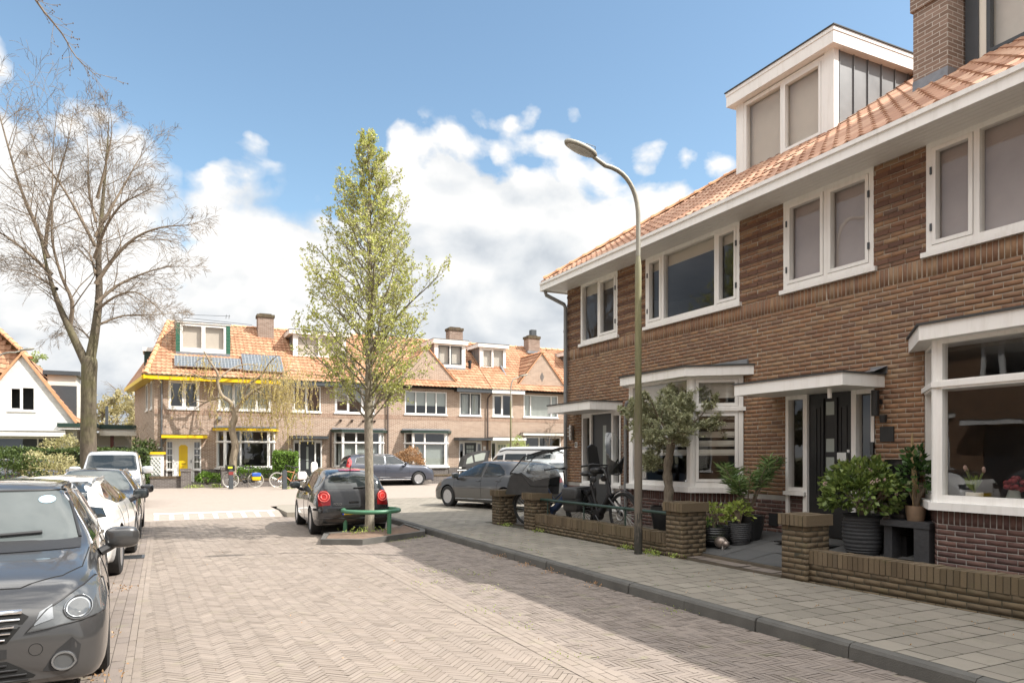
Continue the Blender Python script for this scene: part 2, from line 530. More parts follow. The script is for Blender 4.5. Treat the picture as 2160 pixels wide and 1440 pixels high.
def window(house, T, u0, u1, z0, z1, cols, transom=None, blind=None, bh=.15, glass='glass', frame='white', sill=True, sashm=None, fw=.06, sw=.05, w=0.0, blindname='roller_blind', label=None, sillmat=None, hinge=False):
    TT = (lambda a, b, c: T(a, b + w, c)) if w else T
    fr, gl = MB(), MB(); sm = MB() if sashm else None
    win_geo(fr, gl, TT, u0, u1, z0, z1, cols, transom, fw, sw, sashmb=sm)
    o = fr.build('window', M[frame], house, label=label)
    gl.build('glass', M[glass], o, recalc=False)
    if sm: sm.build('sash', M[sashm], o)
    if hinge:
        k = MB(TT); tot = sum(c[0] for c in cols); x = u0 + fw; Wd = u1 - u0 - 2 * fw - fw * (len(cols) - 1)
        for i, (wt, kind) in enumerate(cols):
            if kind == 'c':
                xx = x - .012 if i == 0 else x + Wd * wt / tot - .012
                for zz in (z0 + .25, z1 - .4): k.box(xx, xx + .024, .012, .034, zz, zz + .09)
            x += Wd * wt / tot + fw
        if k.f: k.build('hinges', M['anth2'], o)
    if sill:
        s = MB(TT); s.box(u0 - .05, u1 + .05, .0, .055, z0 - .065, z0 - .003); s.build('sill', M[sillmat or frame], o)
    if blind:
        b = MB(TT); H = z1 - z0
        if blindname == 'venetian_blind':
            k = int(H * bh / .06)
            for i in range(k):
                zz = z1 - fw - .03 - i * .06
                b.add([(u0 + fw, -.10, zz), (u1 - fw, -.10, zz), (u1 - fw, -.135, zz + .035), (u0 + fw, -.135, zz + .035)], [(0, 1, 2, 3)])
        elif blindname in ('vertical_blind', 'curtain'):
            k = max(4, int((u1 - u0) / .09)); xs = []
            for i in range(k * 4 + 1):
                xs.append((u0 + fw + (u1 - u0 - 2 * fw) * i / (k * 4), -.13 + .022 * math.sin(i * PI / 2)))
            zt, zb = z1 - fw, z1 - fw - (H - 2 * fw) * bh
            for p, q in zip(xs[:-1], xs[1:]): b.quad((p[0], p[1], zb), (q[0], q[1], zb), (q[0], q[1], zt), (p[0], p[1], zt))
        else:
            b.box(u0 + fw * .6, u1 - fw * .6, -.125, -.115, z1 - H * bh, z1 - fw * .6)
        b.build(blindname, M[blind], o, recalc=False)
    return o


def tiles(name, T, u0, u1, w0, z0, w1, z1, mat, parent, hipL=0.0, hipR=0.0, tw=.21, ch=.30, k=8, amp=.028, lift=.03, cutL=None):
    """pantile slope from eave (w0,z0) to ridge (w1,z1); hipL/R: how far the ends run in at the ridge"""
    L = math.hypot(w1 - w0, z1 - z0); n = int(L / ch); ch = L / n
    dw, dz = (w1 - w0) / L, (z1 - z0) / L
    nw, nz = (dz, -dw) if -dw > 0 else (-dz, dw)
    V = []; F = []; UV = []
    step = tw / k
    for r in range(n):
        ta, tb = r / n, min(1.0, (r + 1) / n + .02)
        ua = u0 + hipL * ta; ub = u1 - hipR * ta
        i0, i1 = math.ceil(ua / step), math.floor(ub / step)
        if i1 - i0 < 2: continue
        us = np.arange(i0, i1 + 1) * step
        ph = np.mod(us / tw, 1.0)
        h = amp * (0.5 + 0.5 * np.cos(2 * PI * (ph + .07 * np.sin(2 * PI * ph)))) ** 1.3
        sag = .006 * np.sin(us * 1.7 + r * .9)
        base = len(V)
        rows = []
        for (s, dh) in ((ta * L - .005, lift - .022), (ta * L, lift), (tb * L, .004)):
            hh = h + dh + sag
            rows.append([(u, w0 + dw * s + nw * q, z0 + dz * s + nz * q) for u, q in zip(us, hh)])
        N = len(us)
        for j, rw in enumerate(rows):
            V.extend(T(*p) for p in rw)
            UV.extend((u / tw + .25, r + (.02, .05, .95)[j]) for u in us)
        for j in range(2):
            for i in range(N - 1):
                F.append((base + j * N + i, base + j * N + i + 1, base + (j + 1) * N + i + 1, base + (j + 1) * N + i))
    o = np_obj(name, np.array(V), np.array(F), mat, parent, np.array(UV), smooth=True)
    o.data.set_sharp_from_angle(angle=math.radians(50))
    return o


def ridge(name, p0, p1, parent, r=.10, L=.36, mat=None):
    p0, p1 = Vector(p0), Vector(p1); d = p1 - p0; n = max(1, int(d.length / L)); d /= n
    mb = MB(); t = d.normalized(); side = t.cross(Vector((0, 0, 1))).normalized(); up = side.cross(t)
    for i in range(n):
        a = p0 + d * i; b = a + d * 1.08; vs = []
        for (c, rr) in ((a, r * 1.18), (a + d * .22, r * 1.12), (a + d * .26, r), (b, r * .93)):
            for q in range(9):
                g = PI * q / 8
                vs.append(tuple(c + side * math.cos(g) * rr + up * (math.sin(g) * rr * .9 - .03)))
        fs = [(j * 9 + q, j * 9 + q + 1, (j + 1) * 9 + q + 1, (j + 1) * 9 + q) for j in range(3) for q in range(8)]
        fs.append(tuple(range(9)))
        mb.add(vs, fs)
    return mb.build(name, mat or M['ridge'], parent, smooth=40, recalc=False)


def text(name, body, size, M4, mat, parent, ext=.004):
    cu = bpy.data.curves.new(name, 'FONT'); cu.body = body; cu.size = size; cu.extrude = ext; cu.align_x = 'CENTER'; cu.align_y = 'CENTER'
    ob = bpy.data.objects.new(name + '_tmp', cu); COL.objects.link(ob)
    bpy.context.view_layer.update()
    dg = bpy.context.evaluated_depsgraph_get()
    me = bpy.data.meshes.new_from_object(ob.evaluated_get(dg))
    bpy.data.objects.remove(ob); bpy.data.curves.remove(cu)
    me.transform(M4); me.materials.clear(); me.materials.append(mat); me.name = name
    return link(name, me, parent)


def face_M(T, u, w, z):
    """matrix that stands text on facade T at (u,w,z)"""
    o = Vector(T(u, w, z)); x = Vector(T(u + 1, w, z)) - o; y = Vector((0, 0, 1)); n = Vector(T(u, w + 1, z)) - o
    return Matrix(((x.x, y.x, n.x, o.x), (x.y, y.y, n.y, o.y), (x.z, y.z, n.z, o.z), (0, 0, 0, 1)))


def door(house, T, u0, u1, z0, z1, style, dmat, u_d0, u_d1, frame='white', sidez=1.05, w=-.06, glass='glass', sillbox=True, handle=True):
    """door set: frame with side lights (sub-parts) and the leaf"""
    fr, gl = MB(T), MB(T)
    f = .055
    fr.box(u0, u0 + f, -.11, .01, z0, z1); fr.box(u1 - f, u1, -.11, .01, z0, z1)
    fr.box(u0 + f, u1 - f, -.11, .01, z1 - .10, z1)
    fr.box(u_d0 - .075, u_d0, -.11, .012, z0, z1 - .10); fr.box(u_d1, u_d1 + .075, -.11, .012, z0, z1 - .10)
    for a, b in ((u0 + f, u_d0 - .075), (u_d1 + .075, u1 - f)):
        if b - a < .05: continue
        fr.box(a, b, -.10, .005, sidez - .06, sidez); fr.box(a, b, -.10, .004, z1 - .16, z1 - .10)
        if sillbox: fr.box(a - .06, b + .06, .0, .06, sidez - .12, sidez - .062)
        gl.quad((a, -.06, sidez), (b, -.06, sidez), (b, -.06, z1 - .16), (a, -.06, z1 - .16))
        if style == 'yellow' or style == 'leaded':
            for i in range(1, 4):
                zz = sidez + (z1 - .16 - sidez) * i / 4
                fr.box(a, b, -.07, -.02, zz - .022, zz + .022)
            fr.box((a + b) / 2 - .008, (a + b) / 2 + .008, -.065, -.04, sidez, z1 - .16)
    o = fr.build('door_frame', M[frame], house)
    gl.build('glass', M[glass], o, recalc=False)
    pb = MB(T)
    for a, b in ((u0 + f, u_d0 - .075), (u_d1 + .075, u1 - f)):
        if b - a > .05: pb.box(a, b, -.10, -.03, z0, sidez - .062)
    d = MB(T); a, b = u_d0 + .004, u_d1 - .004
    d.box(a, b, -.085, -.03, z0 + .03, z1 - .104)
    c = (a + b) / 2
    if style == 'panel':
        for (p, q) in ((a + .12, c - .17), (c + .17, b - .09)):
            for (zz0, zz1) in ((z0 + .62, z1 - .3),):
                d.box(p, p + .02, -.03, -.018, zz0, zz1); d.box(q - .02, q, -.03, -.018, zz0, zz1)
                d.box(p + .02, q - .02, -.03, -.018, zz0, zz0 + .02); d.box(p + .02, q - .02, -.03, -.018, zz1 - .02, zz1)
        for p in (c - .13, c + .10): d.box(p, p + .03, -.03, -.005, z0 + .5, z1 - .18)
    if style == 'grid':
        d.box(a + .1, b - .1, -.03, -.02, z0 + .25, z0 + .85)
    dl = d.build('door', M[dmat], house)
    pn = MB(T)
    if style == 'strip': pn.quad((c + .02, -.026, z0 + .72), (c + .15, -.026, z0 + .72), (c + .15, -.026, z1 - .35), (c + .02, -.026, z1 - .35)); pm_ = 'frost'
    elif style == 'panel':
        pm_ = 'frost'
        for i in range(5):
            zz = z1 - .42 - i * .265
            if i == 1: continue
            pn.quad((c - .07, -.026, zz), (c + .07, -.026, zz), (c + .07, -.026, zz + .19), (c - .07, -.026, zz + .19))
    elif style == 'grid':
        pm_ = 'frost'
        for i in range(3):
            for j in range(3):
                x = a + .13 + i * (b - a - .26) / 3; zz = z1 - .95 + j * .25
                pn.quad((x, -.026, zz), (x + .14, -.026, zz), (x + .14, -.026, zz + .2), (x, -.026, zz + .2))
    elif style == 'yellow':
        pm_ = 'yellow'; a2, b2 = c - .2, c + .2; t = z1 - .30
        pn.extrude([(a2, -.027, z0 + .3), (b2, -.027, z0 + .3), (b2, -.027, t - .1), (b2 - .1, -.027, t), (a2 + .1, -.027, t), (a2, -.027, t - .1)], (0, .004, 0))
    elif style == 'vstrip':
        pm_ = 'frost'; pn.quad((c - .05, -.026, z0 + .5), (c + .06, -.026, z0 + .5), (c + .06, -.026, z1 - .35), (c - .05, -.026, z1 - .35))
    if pn.f: pn.build('door_panel', M[pm_], dl, recalc=False)
    hd = MB(T)
    if style == 'panel':
        hd.box(b - .085, b - .045, -.03, -.015, z0 + .92, z0 + 1.28); hd.box(b - .2, b - .05, .0, .045, z0 + 1.12, z0 + 1.24)
    elif style == 'strip':
        hd.box(c - .12, c + .12, -.03, -.018, z0 + .60, z0 + .70)
    else:
        hd.box(b - .08, b - .05, -.03, .02, z0 + .95, z0 + 1.1)
        hd.box(c - .1, c + .1, -.024, -.018, z0 + .9, z0 + .93)
    hd.build('handle', M['steel'] if style in ('panel', 'strip') else M['black'], dl)
    return o, pb


def canopy(house, T, pts, z0, z1, fascia='white', top='bitumen', name='canopy', soffit=None):
    mb = MB(T); mb.prism(pts, z0, z1); o = mb.build(name, M[fascia], house)
    cx = sum(p[0] for p in pts) / len(pts)
    t = MB(T); P = [(p[0] + (.02 if p[0] > cx else -.02), p[1] + (.02 if p[1] > .05 else 0)) for p in pts]
    t.prism(P, z1, z1 + .022); t.build('canopy_roof', M[top], o)
    return o


def bay(house, T, P, zb, zs, zt, zc0, zc1, base, fascia='white', top='bitumen', glass='glass', blind=None, cfg=None, ov=.17, frame='white', name='bay_window'):
    fr, gl = MB(), MB(); cfg = cfg or [[(1, 'f')]] * (len(P) - 1)
    for i, (a, b) in enumerate(zip(P[:-1], P[1:])):
        Ts, L = seg_T(T, a, b)
        win_geo(fr, gl, Ts, 0, L, zs + .085, zc0 + .04, cfg[i], zt, fw=.085, sw=.05, w0=-.10, w1=.0)
    fr.T = T
    for p in P[1:-1]:
        fr.lathe([(.06, zs + .085), (.06, zc0 + .03)], (p[0], p[1] - .045, 0), 10)
    o = fr.build(name, M[frame], house)
    gl.build('glass', M[glass], o, recalc=False)
    s = MB(T); s.prism(off_poly(P, .07), zs, zs + .09); s.T = T
    s.build('sill', M[frame], o)
    s = MB(T); s.prism(off_poly(P, .04), zt - .025, zt + .035); s.build('transom_rail', M[frame], o)
    Pb = off_poly(P, -.0235 if base == 'plinth' else -.02); bw = MB(T); bw.prism(Pb, zb, zs); bb = bw.build('bay_base', M['mortarl' if base == 'plinth' else base], o)
    if base == 'plinth':
        k = Bricks(5)
        for p, q in zip(off_poly(P, -.022)[:-1], off_poly(P, -.022)[1:]): Ts, L = seg_T(T, p, q); k.courses(Ts, .004, L - .004, zb, zs - .16); k.soldiers(Ts, .004, L - .004, zs - .16, zs - .003, w=.0025)
        k.build('bay_bricks', M['plinthbricks'], house)
    c = MB(T); c.prism(off_poly(P, ov), zc0, zc1); c.build('bay_roof_fascia', M[fascia], o)
    t = MB(T); t.prism(off_poly(P, ov + .025), zc1, zc1 + .025); t.build('bay_roof', M[top], o)
    lf = MB(T); Q = off_poly(P, ov * .5)
    lf.box(Q[0][0], Q[-1][0], .0, .03, zc1 + .025, zc1 + .11); lf.build('flashing', M['lead'], o)
    if blind:
        b = MB()
        for (p, q) in zip(P[:-1], P[1:]):
            Ts, L = seg_T(T, p, q); b.T = Ts
            if blind == 'venetian':
                for i in range(int((zt - zs) * .95 / .055)):
                    zz = zt - .1 - i * .055
                    b.quad((.14, -.14, zz), (L - .14, -.14, zz), (L - .14, -.17, zz + .032), (.14, -.17, zz + .032))
            elif blind == 'zebra':
                z = zt - .06; i = 0
                while z > zs + .62:
                    h = .075 if i % 2 == 0 else .075
                    if i % 2 == 0: b.box(.10, L - .10, -.15, -.145, z - h, z)
                    else: b.box(.10, L - .10, -.165, -.16, z - h * .35, z)
                    z -= h; i += 1
                b.box(.10, L - .10, -.15, -.145, zt + .2, zc0); b.box(.10, L - .10, -.15, -.145, zt + .06, zt + .12)
        b.build('venetian_blind' if blind == 'venetian' else 'striped_blind', M['slat'], o, recalc=False)
    return o


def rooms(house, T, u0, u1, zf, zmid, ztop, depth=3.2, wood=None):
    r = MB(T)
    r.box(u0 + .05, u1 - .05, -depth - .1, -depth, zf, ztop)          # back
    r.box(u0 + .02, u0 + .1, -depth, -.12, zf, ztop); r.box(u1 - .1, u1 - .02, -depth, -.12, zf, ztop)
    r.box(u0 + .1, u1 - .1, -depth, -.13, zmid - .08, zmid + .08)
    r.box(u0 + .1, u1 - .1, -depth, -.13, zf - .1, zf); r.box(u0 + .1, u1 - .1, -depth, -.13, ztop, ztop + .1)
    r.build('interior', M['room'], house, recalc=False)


class Bricks:
    """real bricks laid in courses in front of a recessed mortar face"""

    def __init__(s, seed=1): s.V = []; s.F = []; s.n = 0; s.g = np.random.default_rng(seed)

    def one(s, T, a, b, c, d, w):
        g = s.g; j = lambda: g.normal(0, .0013)
        t1, t2 = g.normal(0, .0006), g.normal(0, .0002)
        P = [(a + j(), w - t1 - t2, c + j()), (b + j(), w + t1 - t2, c + j()), (b + j(), w + t1 + t2, d + j()), (a + j(), w - t1 + t2, d + j())]
        P += [(p[0], -.03, p[2]) for p in P]
        s.V.extend(T(*p) for p in P); k = s.n
        s.F.extend([(k, k + 1, k + 2, k + 3), (k, k + 4, k + 5, k + 1), (k + 1, k + 5, k + 6, k + 2), (k + 2, k + 6, k + 7, k + 3), (k + 3, k + 7, k + 4, k)]); s.n += 8

    def courses(s, T, u0, u1, z0, z1, holes=(), bw=.215, rh=.064, j=.0095, w=.0018, wj=.0007):
        n = max(1, round((z1 - z0) / rh)); rh = (z1 - z0) / n
        for i in range(n):
            c, d = z0 + i * rh + j * .5, z0 + (i + 1) * rh - j * .5
            cuts = sorted([(h[0], h[1]) for h in holes if h[2] < d - .01 and h[3] > c + .01]); x = u0; iv = []
            for (p, q) in cuts:
                if p > x: iv.append((x, p))
                x = max(x, q)
            if x < u1: iv.append((x, u1))
            off = (i % 2) * bw / 2 + s.g.uniform(-.012, .012)
            for (p, q) in iv:
                k = math.floor((p - off) / bw); x = off + k * bw
                while x < q:
                    a, b = max(x, p) + (j * .5 if x > p else 0), min(x + bw, q) - (j * .5 if x + bw < q else 0)
                    if b - a > .02: s.one(T, a, b, c, d, w + s.g.normal(0, wj))
                    x += bw

    def soldiers(s, T, u0, u1, z0, z1, pw=.066, j=.011, w=.006, holes=()):
        n = max(1, round((u1 - u0) / pw)); pw = (u1 - u0) / n
        for i in range(n): s.one(T, u0 + i * pw + j / 2, u0 + (i + 1) * pw - j / 2, z0 + .004, z1 - .004, w + s.g.normal(0, .001))

    def build(s, name, mat, parent): return np_obj(name, np.array(s.V), np.array(s.F), mat, parent)


M['bricks'] = island_mat('laid_brown_bricks', [(.15, .108, .09), (.235, .127, .08), (.31, .174, .098), (.20, .116, .08), (.275, .15, .09), (.36, .222, .122), (.22, .138, .095), (.375, .255, .155), (.255, .165, .108), (.325, .186, .105), (.18, .107, .078)], .85, .2, .35, 70, stain=(.29, .155, .085))
M['plinthbricks'] = island_mat('laid_plinth_bricks', [(.105, .063, .058), (.155, .085, .072), (.18, .102, .082), (.135, .082, .074), (.21, .122, .096)], .85, .25, .8, 70, stain=(.12, .068, .058))
M['bandbricks'] = island_mat('laid_dark_bricks', [(.13, .073, .055), (.17, .093, .065), (.205, .112, .076)], .85, .25, .8, 70)
M['gardenbricks'] = island_mat('laid_garden_bricks', [(.10, .073, .049), (.15, .108, .07), (.195, .143, .092), (.13, .098, .07), (.235, .175, .115)], .9, .35, .3, 60, stain=(.13, .105, .06), moss=((.085, .092, .035), .6))
M['mortar'] = pm('pointing_mortar', (.36, .315, .26), .95, var=.3, scale=5, bump=.4, bscale=80); M['mortarl'] = pm('light_mortar', (.33, .31, .285), .95, var=.25, scale=5); M['mortard'] = pm('mossy_mortar', (.055, .05, .035), .95, var=.3, scale=5)
# ------------------------------------------------------------------ ground
def paver_mesh(name, rects, mat, z=0.0, gap=.0020, jz=.0004, tilt=.0004, clip=None):
    """rects: array (n,5): cx, cy, hx, hy, angle -> loose quads with small height differences"""
    r = np.asarray(rects); n = len(r)
    rng = np.random.default_rng(3)
    ca, sa = np.cos(r[:, 4]), np.sin(r[:, 4])
    hx = r[:, 2] - gap; hy = r[:, 3] - gap
    V = np.empty((n, 4, 3)); zz = z + rng.normal(0, jz, n)
    tx = rng.normal(0, tilt, n); ty = rng.normal(0, tilt, n)
    for i, (a, b) in enumerate(((-1, -1), (1, -1), (1, 1), (-1, 1))):
        x = hx * a; y = hy * b
        V[:, i, 0] = r[:, 0] + x * ca - y * sa; V[:, i, 1] = r[:, 1] + x * sa + y * ca
        V[:, i, 2] = zz + tx * a + ty * b
    o = np_obj(name, V.reshape(-1, 3), np.arange(n * 4).reshape(-1, 4), mat)
    o['kind'] = 'structure'
    return o


def herring(x0, x1, y0, y1, L, W, ang):
    out = []; ca, sa = math.cos(ang), math.sin(ang)
    cx, cy = (x0 + x1) / 2, (y0 + y1) / 2; R = math.hypot(x1 - x0, y1 - y0) / 2 + L
    m_ = int(R / L) + 2; k_ = int(R / W * 1.5) + 2
    for m in range(-m_, m_ + 1):
        for k in range(-k_, k_ + 1):
            bx, by = k * W + m * L, k * W - m * L
            if abs(bx) > R + L or abs(by) > R + L: continue
            for (px, py, hx, hy) in ((bx + L / 2, by + W / 2, L / 2, W / 2), (bx - W / 2, by + L / 2, W / 2, L / 2)):
                X = cx + px * ca - py * sa; Y = cy + px * sa + py * ca
                if x0 <= X <= x1 and y0 <= Y <= y1: out.append((X, Y, hx, hy, ang))
    return out


def rows_y(x0, x1, y0, y1, L, W, stag=.5):
    out = []; n = max(1, round((x1 - x0) / W)); W = (x1 - x0) / n
    for i in range(n):
        y = y0 - (L * stag if i % 2 else 0) + RND.uniform(-.02, .02)
        while y < y1:
            out.append((x0 + W * (i + .5), y + L / 2, W / 2, L / 2, 0)); y += L
    return out


PAV = [(.222, .184, .153), (.25, .208, .173), (.275, .23, .193), (.243, .206, .175), (.30, .252, .212)]
M['paver'] = island_mat('clay_pavers', PAV, .82, .16, .35, 150, stain=(.26, .22, .188), moss=((.20, .21, .08), .30), tracks=True)
M['paver2'] = island_mat('parking_pavers', [(.195, .162, .138), (.24, .2, .172), (.272, .228, .196), (.222, .188, .166), (.292, .246, .21)], .82, .2, .35, 150, stain=(.225, .19, .165), moss=((.20, .22, .07), .5), tracks=True)
M['slab'] = island_mat('concrete_slabs', [(.215, .195, .162), (.265, .24, .20), (.31, .28, .232), (.24, .215, .18), (.285, .255, .212)], .85, .2, .4, 220, stain=(.19, .172, .14), moss=((.10, .11, .055), .35), tracks=True)
M['joint'] = pm('joint_sand', (.105, .086, .064), .95, var=.35, scale=3, bump=.3)
M['jointl'] = pm('light_joint_sand', (.06, .055, .035), .95, var=.35, scale=3, bump=.3)
M['kerb'] = pm('kerb_concrete', (.092, .088, .08), .85, var=.35, scale=3, bump=.5, bscale=90)
M['soil'] = pm('dry_soil', (.15, .10, .07), .95, var=.45, scale=9, bump=1, bscale=50)
M['terrace'] = island_mat('dark_terrace_tiles', [(.085, .085, .085), (.11, .11, .11), (.13, .128, .125)], .8, .2, .3, 180)
M['paint'] = pm('road_paint', (.62, .61, .58), .8, var=.35, scale=14, bump=.5, bscale=60)


def far_paving():
    t = NT('intersection_paving'); ob = t.obj()
    mp = t.n('ShaderNodeMapping'); t.l(ob, mp.inputs[0]); mp.inputs['Rotation'].default_value = (0, 0, .785)
    b = t.n('ShaderNodeTexBrick'); t.l(mp.outputs[0], b.inputs['Vector']); b.inputs['Scale'].default_value = 1
    b.inputs['Brick Width'].default_value = .2; b.inputs['Row Height'].default_value = .065; b.inputs['Mortar Size'].default_value = .004
    b.inputs['Color1'].default_value = (.29, .245, .208, 1); b.inputs['Color2'].default_value = (.345, .295, .255, 1); b.inputs['Mortar'].default_value = (.21, .175, .145, 1)
    n1 = t.noise(.35, 5, .6, ob); n2 = t.noise(3, 5, .65, ob)
    col = t.mix(t.math('MULTIPLY_ADD', n1.outputs[0], 1.3, -.4, clamp=True), b.outputs['Color'], (.30, .255, .22))
    col = t.mix(t.math('MULTIPLY', n2.outputs[0], .3), col, (.235, .2, .172))
    t.bsdf(col, .85, 0, t.bump(n2.outputs[0], .2, .01), .3)
    return t.mat


M['inter'] = far_paving()


def field_mat():
    t = NT('far_ground'); ob = t.obj(); n = t.noise(.05, 6, .6, ob)
    t.bsdf(t.mix(n.outputs[0], (.10, .11, .05), (.2, .17, .12)), .95)
    return t.mat


def sheet(name, pts, mat, kind='structure'):
    mb = MB(); mb.poly(pts); o = mb.build(name, mat, recalc=False)
    if o.data.polygons[0].normal.z < 0: o.data.flip_normals()
    return tag(o, kind=kind)


sheet('ground', [(-500, -300, -.06), (600, -300, -.06), (600, 900, -.06), (-500, 900, -.06)], field_mat())
sheet('road_bed', [(-2.3, -12, -.0065), (4.95, -12, -.0065), (4.95, 20.6, -.0065), (-2.3, 20.6, -.0065)], M['joint'])
L_, W_ = .186, .0465
paver_mesh('road', herring(-.22, 2.84, .6, 19.75, L_, W_, PI / 4 + .04), M['paver'], gap=.0022, jz=.0004, tilt=.0005)
paver_mesh('gutter_strip', rows_y(2.76, 3.06, .6, 13.2, L_, .075) + rows_y(-.26, -.14, .6, 19.75, L_, .06), M['paver'], z=.004)
paver_mesh('parking_bay', herring(2.98, 4.93, .6, 19.6, L_, W_, PI / 2 + .02) + rows_y(2.76, 3.05, 14.7, 19.6, L_, .07), M['paver2'], gap=.0024, jz=.0006, tilt=.0007)
paver_mesh('parking_lane', rows_y(-2.25, -.26, .6, 19.75, .205, .098), M['paver2'], gap=.0024, jz=.0006, tilt=.0007)
# raised junction
mb = MB(); mb.extrude([(-2.3, 19.75, .004), (2.9, 19.75, .004), (2.9, 20.8, .10), (-2.3, 20.8, .10)], (0, 0, -.2))
tag(mb.build('road_ramp', M['inter'], recalc=True), kind='structure')
mb = MB()
for p in ([(-45, 20.8, .10), (2.9, 20.8, .10), (2.9, 36.9, .10), (-45, 36.9, .10)], [(2.9, 22.5, .10), (4.97, 22.5, .10), (4.97, 36.9, .10), (2.9, 36.9, .10)], [(4.97, 24.6, .10), (70, 24.6, .10), (70, 36.9, .10), (4.97, 36.9, .10)]):
    mb.poly(p)
tag(mb.build('junction', M['inter'], recalc=False), kind='structure')
mb = MB()
def rz(y): return .004 + (y - 19.75) / 1.05 * .096 + .005
for i in range(9):
    x = -.18 + i * .345
    mb.quad((x, 19.85, rz(19.85)), (x + .105, 19.85, rz(19.85)), (x + .105, 20.72, rz(20.72)), (x, 20.72, rz(20.72)))
mb.quad((-.2, 20.72, rz(20.72)), (2.8, 20.72, rz(20.72)), (2.8, 20.8, .106), (-.2, 20.8, .106))
mb.quad((-.2, 20.8, .106), (2.8, 20.8, .106), (2.8, 20.97, .106), (-.2, 20.97, .106))
tag(mb.build('road_marking', M['paint'], recalc=False), kind='structure')

# right pavement: slabs laid in rows across, half slabs staggering
rects = []
y = -8.0; i = 0; S = .278
def kx(y):  # inner edge of the pavement along garden walls
    pts = [(-9, 7.6), (3.8, 7.0), (6.2, 6.83), (8.3, 6.74), (12.8, 6.64), (14.1, 6.5), (15, 6.5), (40, 6.5)]
    for (a, b), (c, d) in zip(pts[:-1], pts[1:]):
        if a <= y <= c: return b + (d - b) * (y - a) / (c - a)
while y < 24.4:
    far = y > 14.75
    x = 5.02 - (S / 2 if i % 2 else 0); xe = 22 if far else kx(y + .1)
    while x < xe:
        a, b = max(x, 5.02), min(x + S, xe)
        if b - a > .03: rects.append(((a + b) / 2, y + S / 2, (b - a) / 2, S / 2, 0))
        x += S
    y += S; i += 1
M['slab'].name = 'concrete_slabs'
paver_mesh('pavement', rects, M['slab'], z=.125, gap=.005, jz=.0006, tilt=.0005)
mb = MB(); mb.box(5.0, 7.7, -8, 14.8, -.05, .117); mb.box(5.0, 22, 14.8, 24.6, -.05, .117)
tag(mb.build('pavement_bed', M['jointl']), kind='structure')
# kerb stones, one metre each, slightly out of line
mb = MB(); y = -8.0
while y < 24.5:
    dx = RND.uniform(-.006, .006) + .0; dz = RND.uniform(-.004, .004)
    x0 = 4.905 + .008 * math.sin(y * .5) + dx
    mb.extrude([(x0, y + .004, -.06), (x0 + .012, y + .004, .095 + dz), (x0 + .03, y + .004, .118 + dz), (5.012, y + .004, .127 + dz), (5.012, y + .004, -.06)], (0, .99, 0)); y += 1.0
tag(mb.build('kerb', M['kerb']), kind='structure')
mb = MB(); mb.prism([(2.95, 19.6), (4.86, 19.35), (4.86, 22.7), (3.15, 22.7), (2.95, 21.5)], -.03, .125)
tag(mb.build('pavement_corner', M['slab']), kind='structure')
# tree pit
PIT = [(2.58, 13.25), (3.25, 12.86), (4.72, 13.7), (4.86, 14.1), (4.86, 15.5), (4.45, 14.62), (2.85, 14.3)]
mb = MB(); n = len(PIT)
cxp = sum(p[0] for p in PIT) / n; cyp = sum(p[1] for p in PIT) / n
def inn(p, d=.11):
    v = Vector((cxp - p[0], cyp - p[1])); return (p[0] + v.x / v.length * d, p[1] + v.y / v.length * d)
for i in range(n):
    a, b = PIT[i], PIT[(i + 1) % n]; c, d = inn(b), inn(a)
    mb.prism([a, b, c, d], -.03, .105 + .004 * (i % 2))
o = mb.build('tree_pit_edging', M['kerb']); tag(o, 'weathered concrete edging around the soil at the foot of the budding street tree', 'edging')
N = 26; V = []; rng = np.random.default_rng(5)
sb = MB(); ring = [inn(p, .07) for p in PIT]
bm_pts = [(cxp, cyp, .135)] + [(p[0], p[1], .085) for p in ring]
sb.add(bm_pts, [(0, 1 + i, 1 + (i + 1) % n) for i in range(n)])
o = sb.build('soil', M['soil'], recalc=False); o['kind'] = 'stuff'
# left pavement
mb = MB(); mb.box(-6.6, -2.42, -12, 24, -.05, .10); tag(mb.build('left_pavement', M['kerb']), kind='structure')
mb = MB(); mb.box(-2.42, -2.3, -12, 24, -.05, .105); tag(mb.build('left_kerb', M['kerb']), kind='structure')
# terraces behind the garden walls (they rise to the doors)
def tz(x): return .16 + .16 * (x - 6.9)
rects = []
y = 2.9
M['frontpave'] = island_mat('front_garden_pavers', [(.13, .115, .095), (.18, .16, .135), (.22, .2, .165)], .9, .25, .5, 120, moss=((.09, .1, .04), .5))
def slope_sheet(name, x0, x1, y0, y1, S1, S2, mat):
    V = []; F = []
    x = x0
    while x < x1 - .02:
        y = y0; xb = min(x + S1, x1)
        while y < y1 - .02:
            yb = min(y + S2, y1); dz = RND.gauss(0, .002); b = len(V); g = .004
            V += [(x + g, y + g, tz(x) + dz), (xb - g, y + g, tz(xb) + dz), (xb - g, yb - g, tz(xb) + dz), (x + g, yb - g, tz(x) + dz)]
            F.append((b, b + 1, b + 2, b + 3)); y = yb
        x = xb
    o = np_obj(name, np.array(V), np.array(F), mat); o['kind'] = 'structure'
    bd = MB(); bd.extrude([(x0 - .02, y0, tz(x0) - .012), (x1, y0, tz(x1) - .012), (x1, y1, tz(x1) - .012), (x0 - .02, y1, tz(x0) - .012)], (0, 0, -.3))
    tag(bd.build(name + '_bed', M['joint']), kind='structure')
slope_sheet('terrace', 7.12, 8.6, 2.9, 8.55, .5, .5, M['terrace'])
slope_sheet('front_garden', 6.85, 8.6, 8.56, 14.72, .09, .19, M['frontpave'])
# brick edge in the gateway
rects = [(6.94 + .0, 6.56 + i * .075, .11, .0375, .1) for i in range(24)]
paver_mesh('gateway_edging', rects, M['paver2'], z=.155, jz=.003)
mb = MB(); mb.box(6.82, 7.14, 6.5, 8.4, 0, .148); tag(mb.build('gateway_bed', M['joint']), kind='structure')
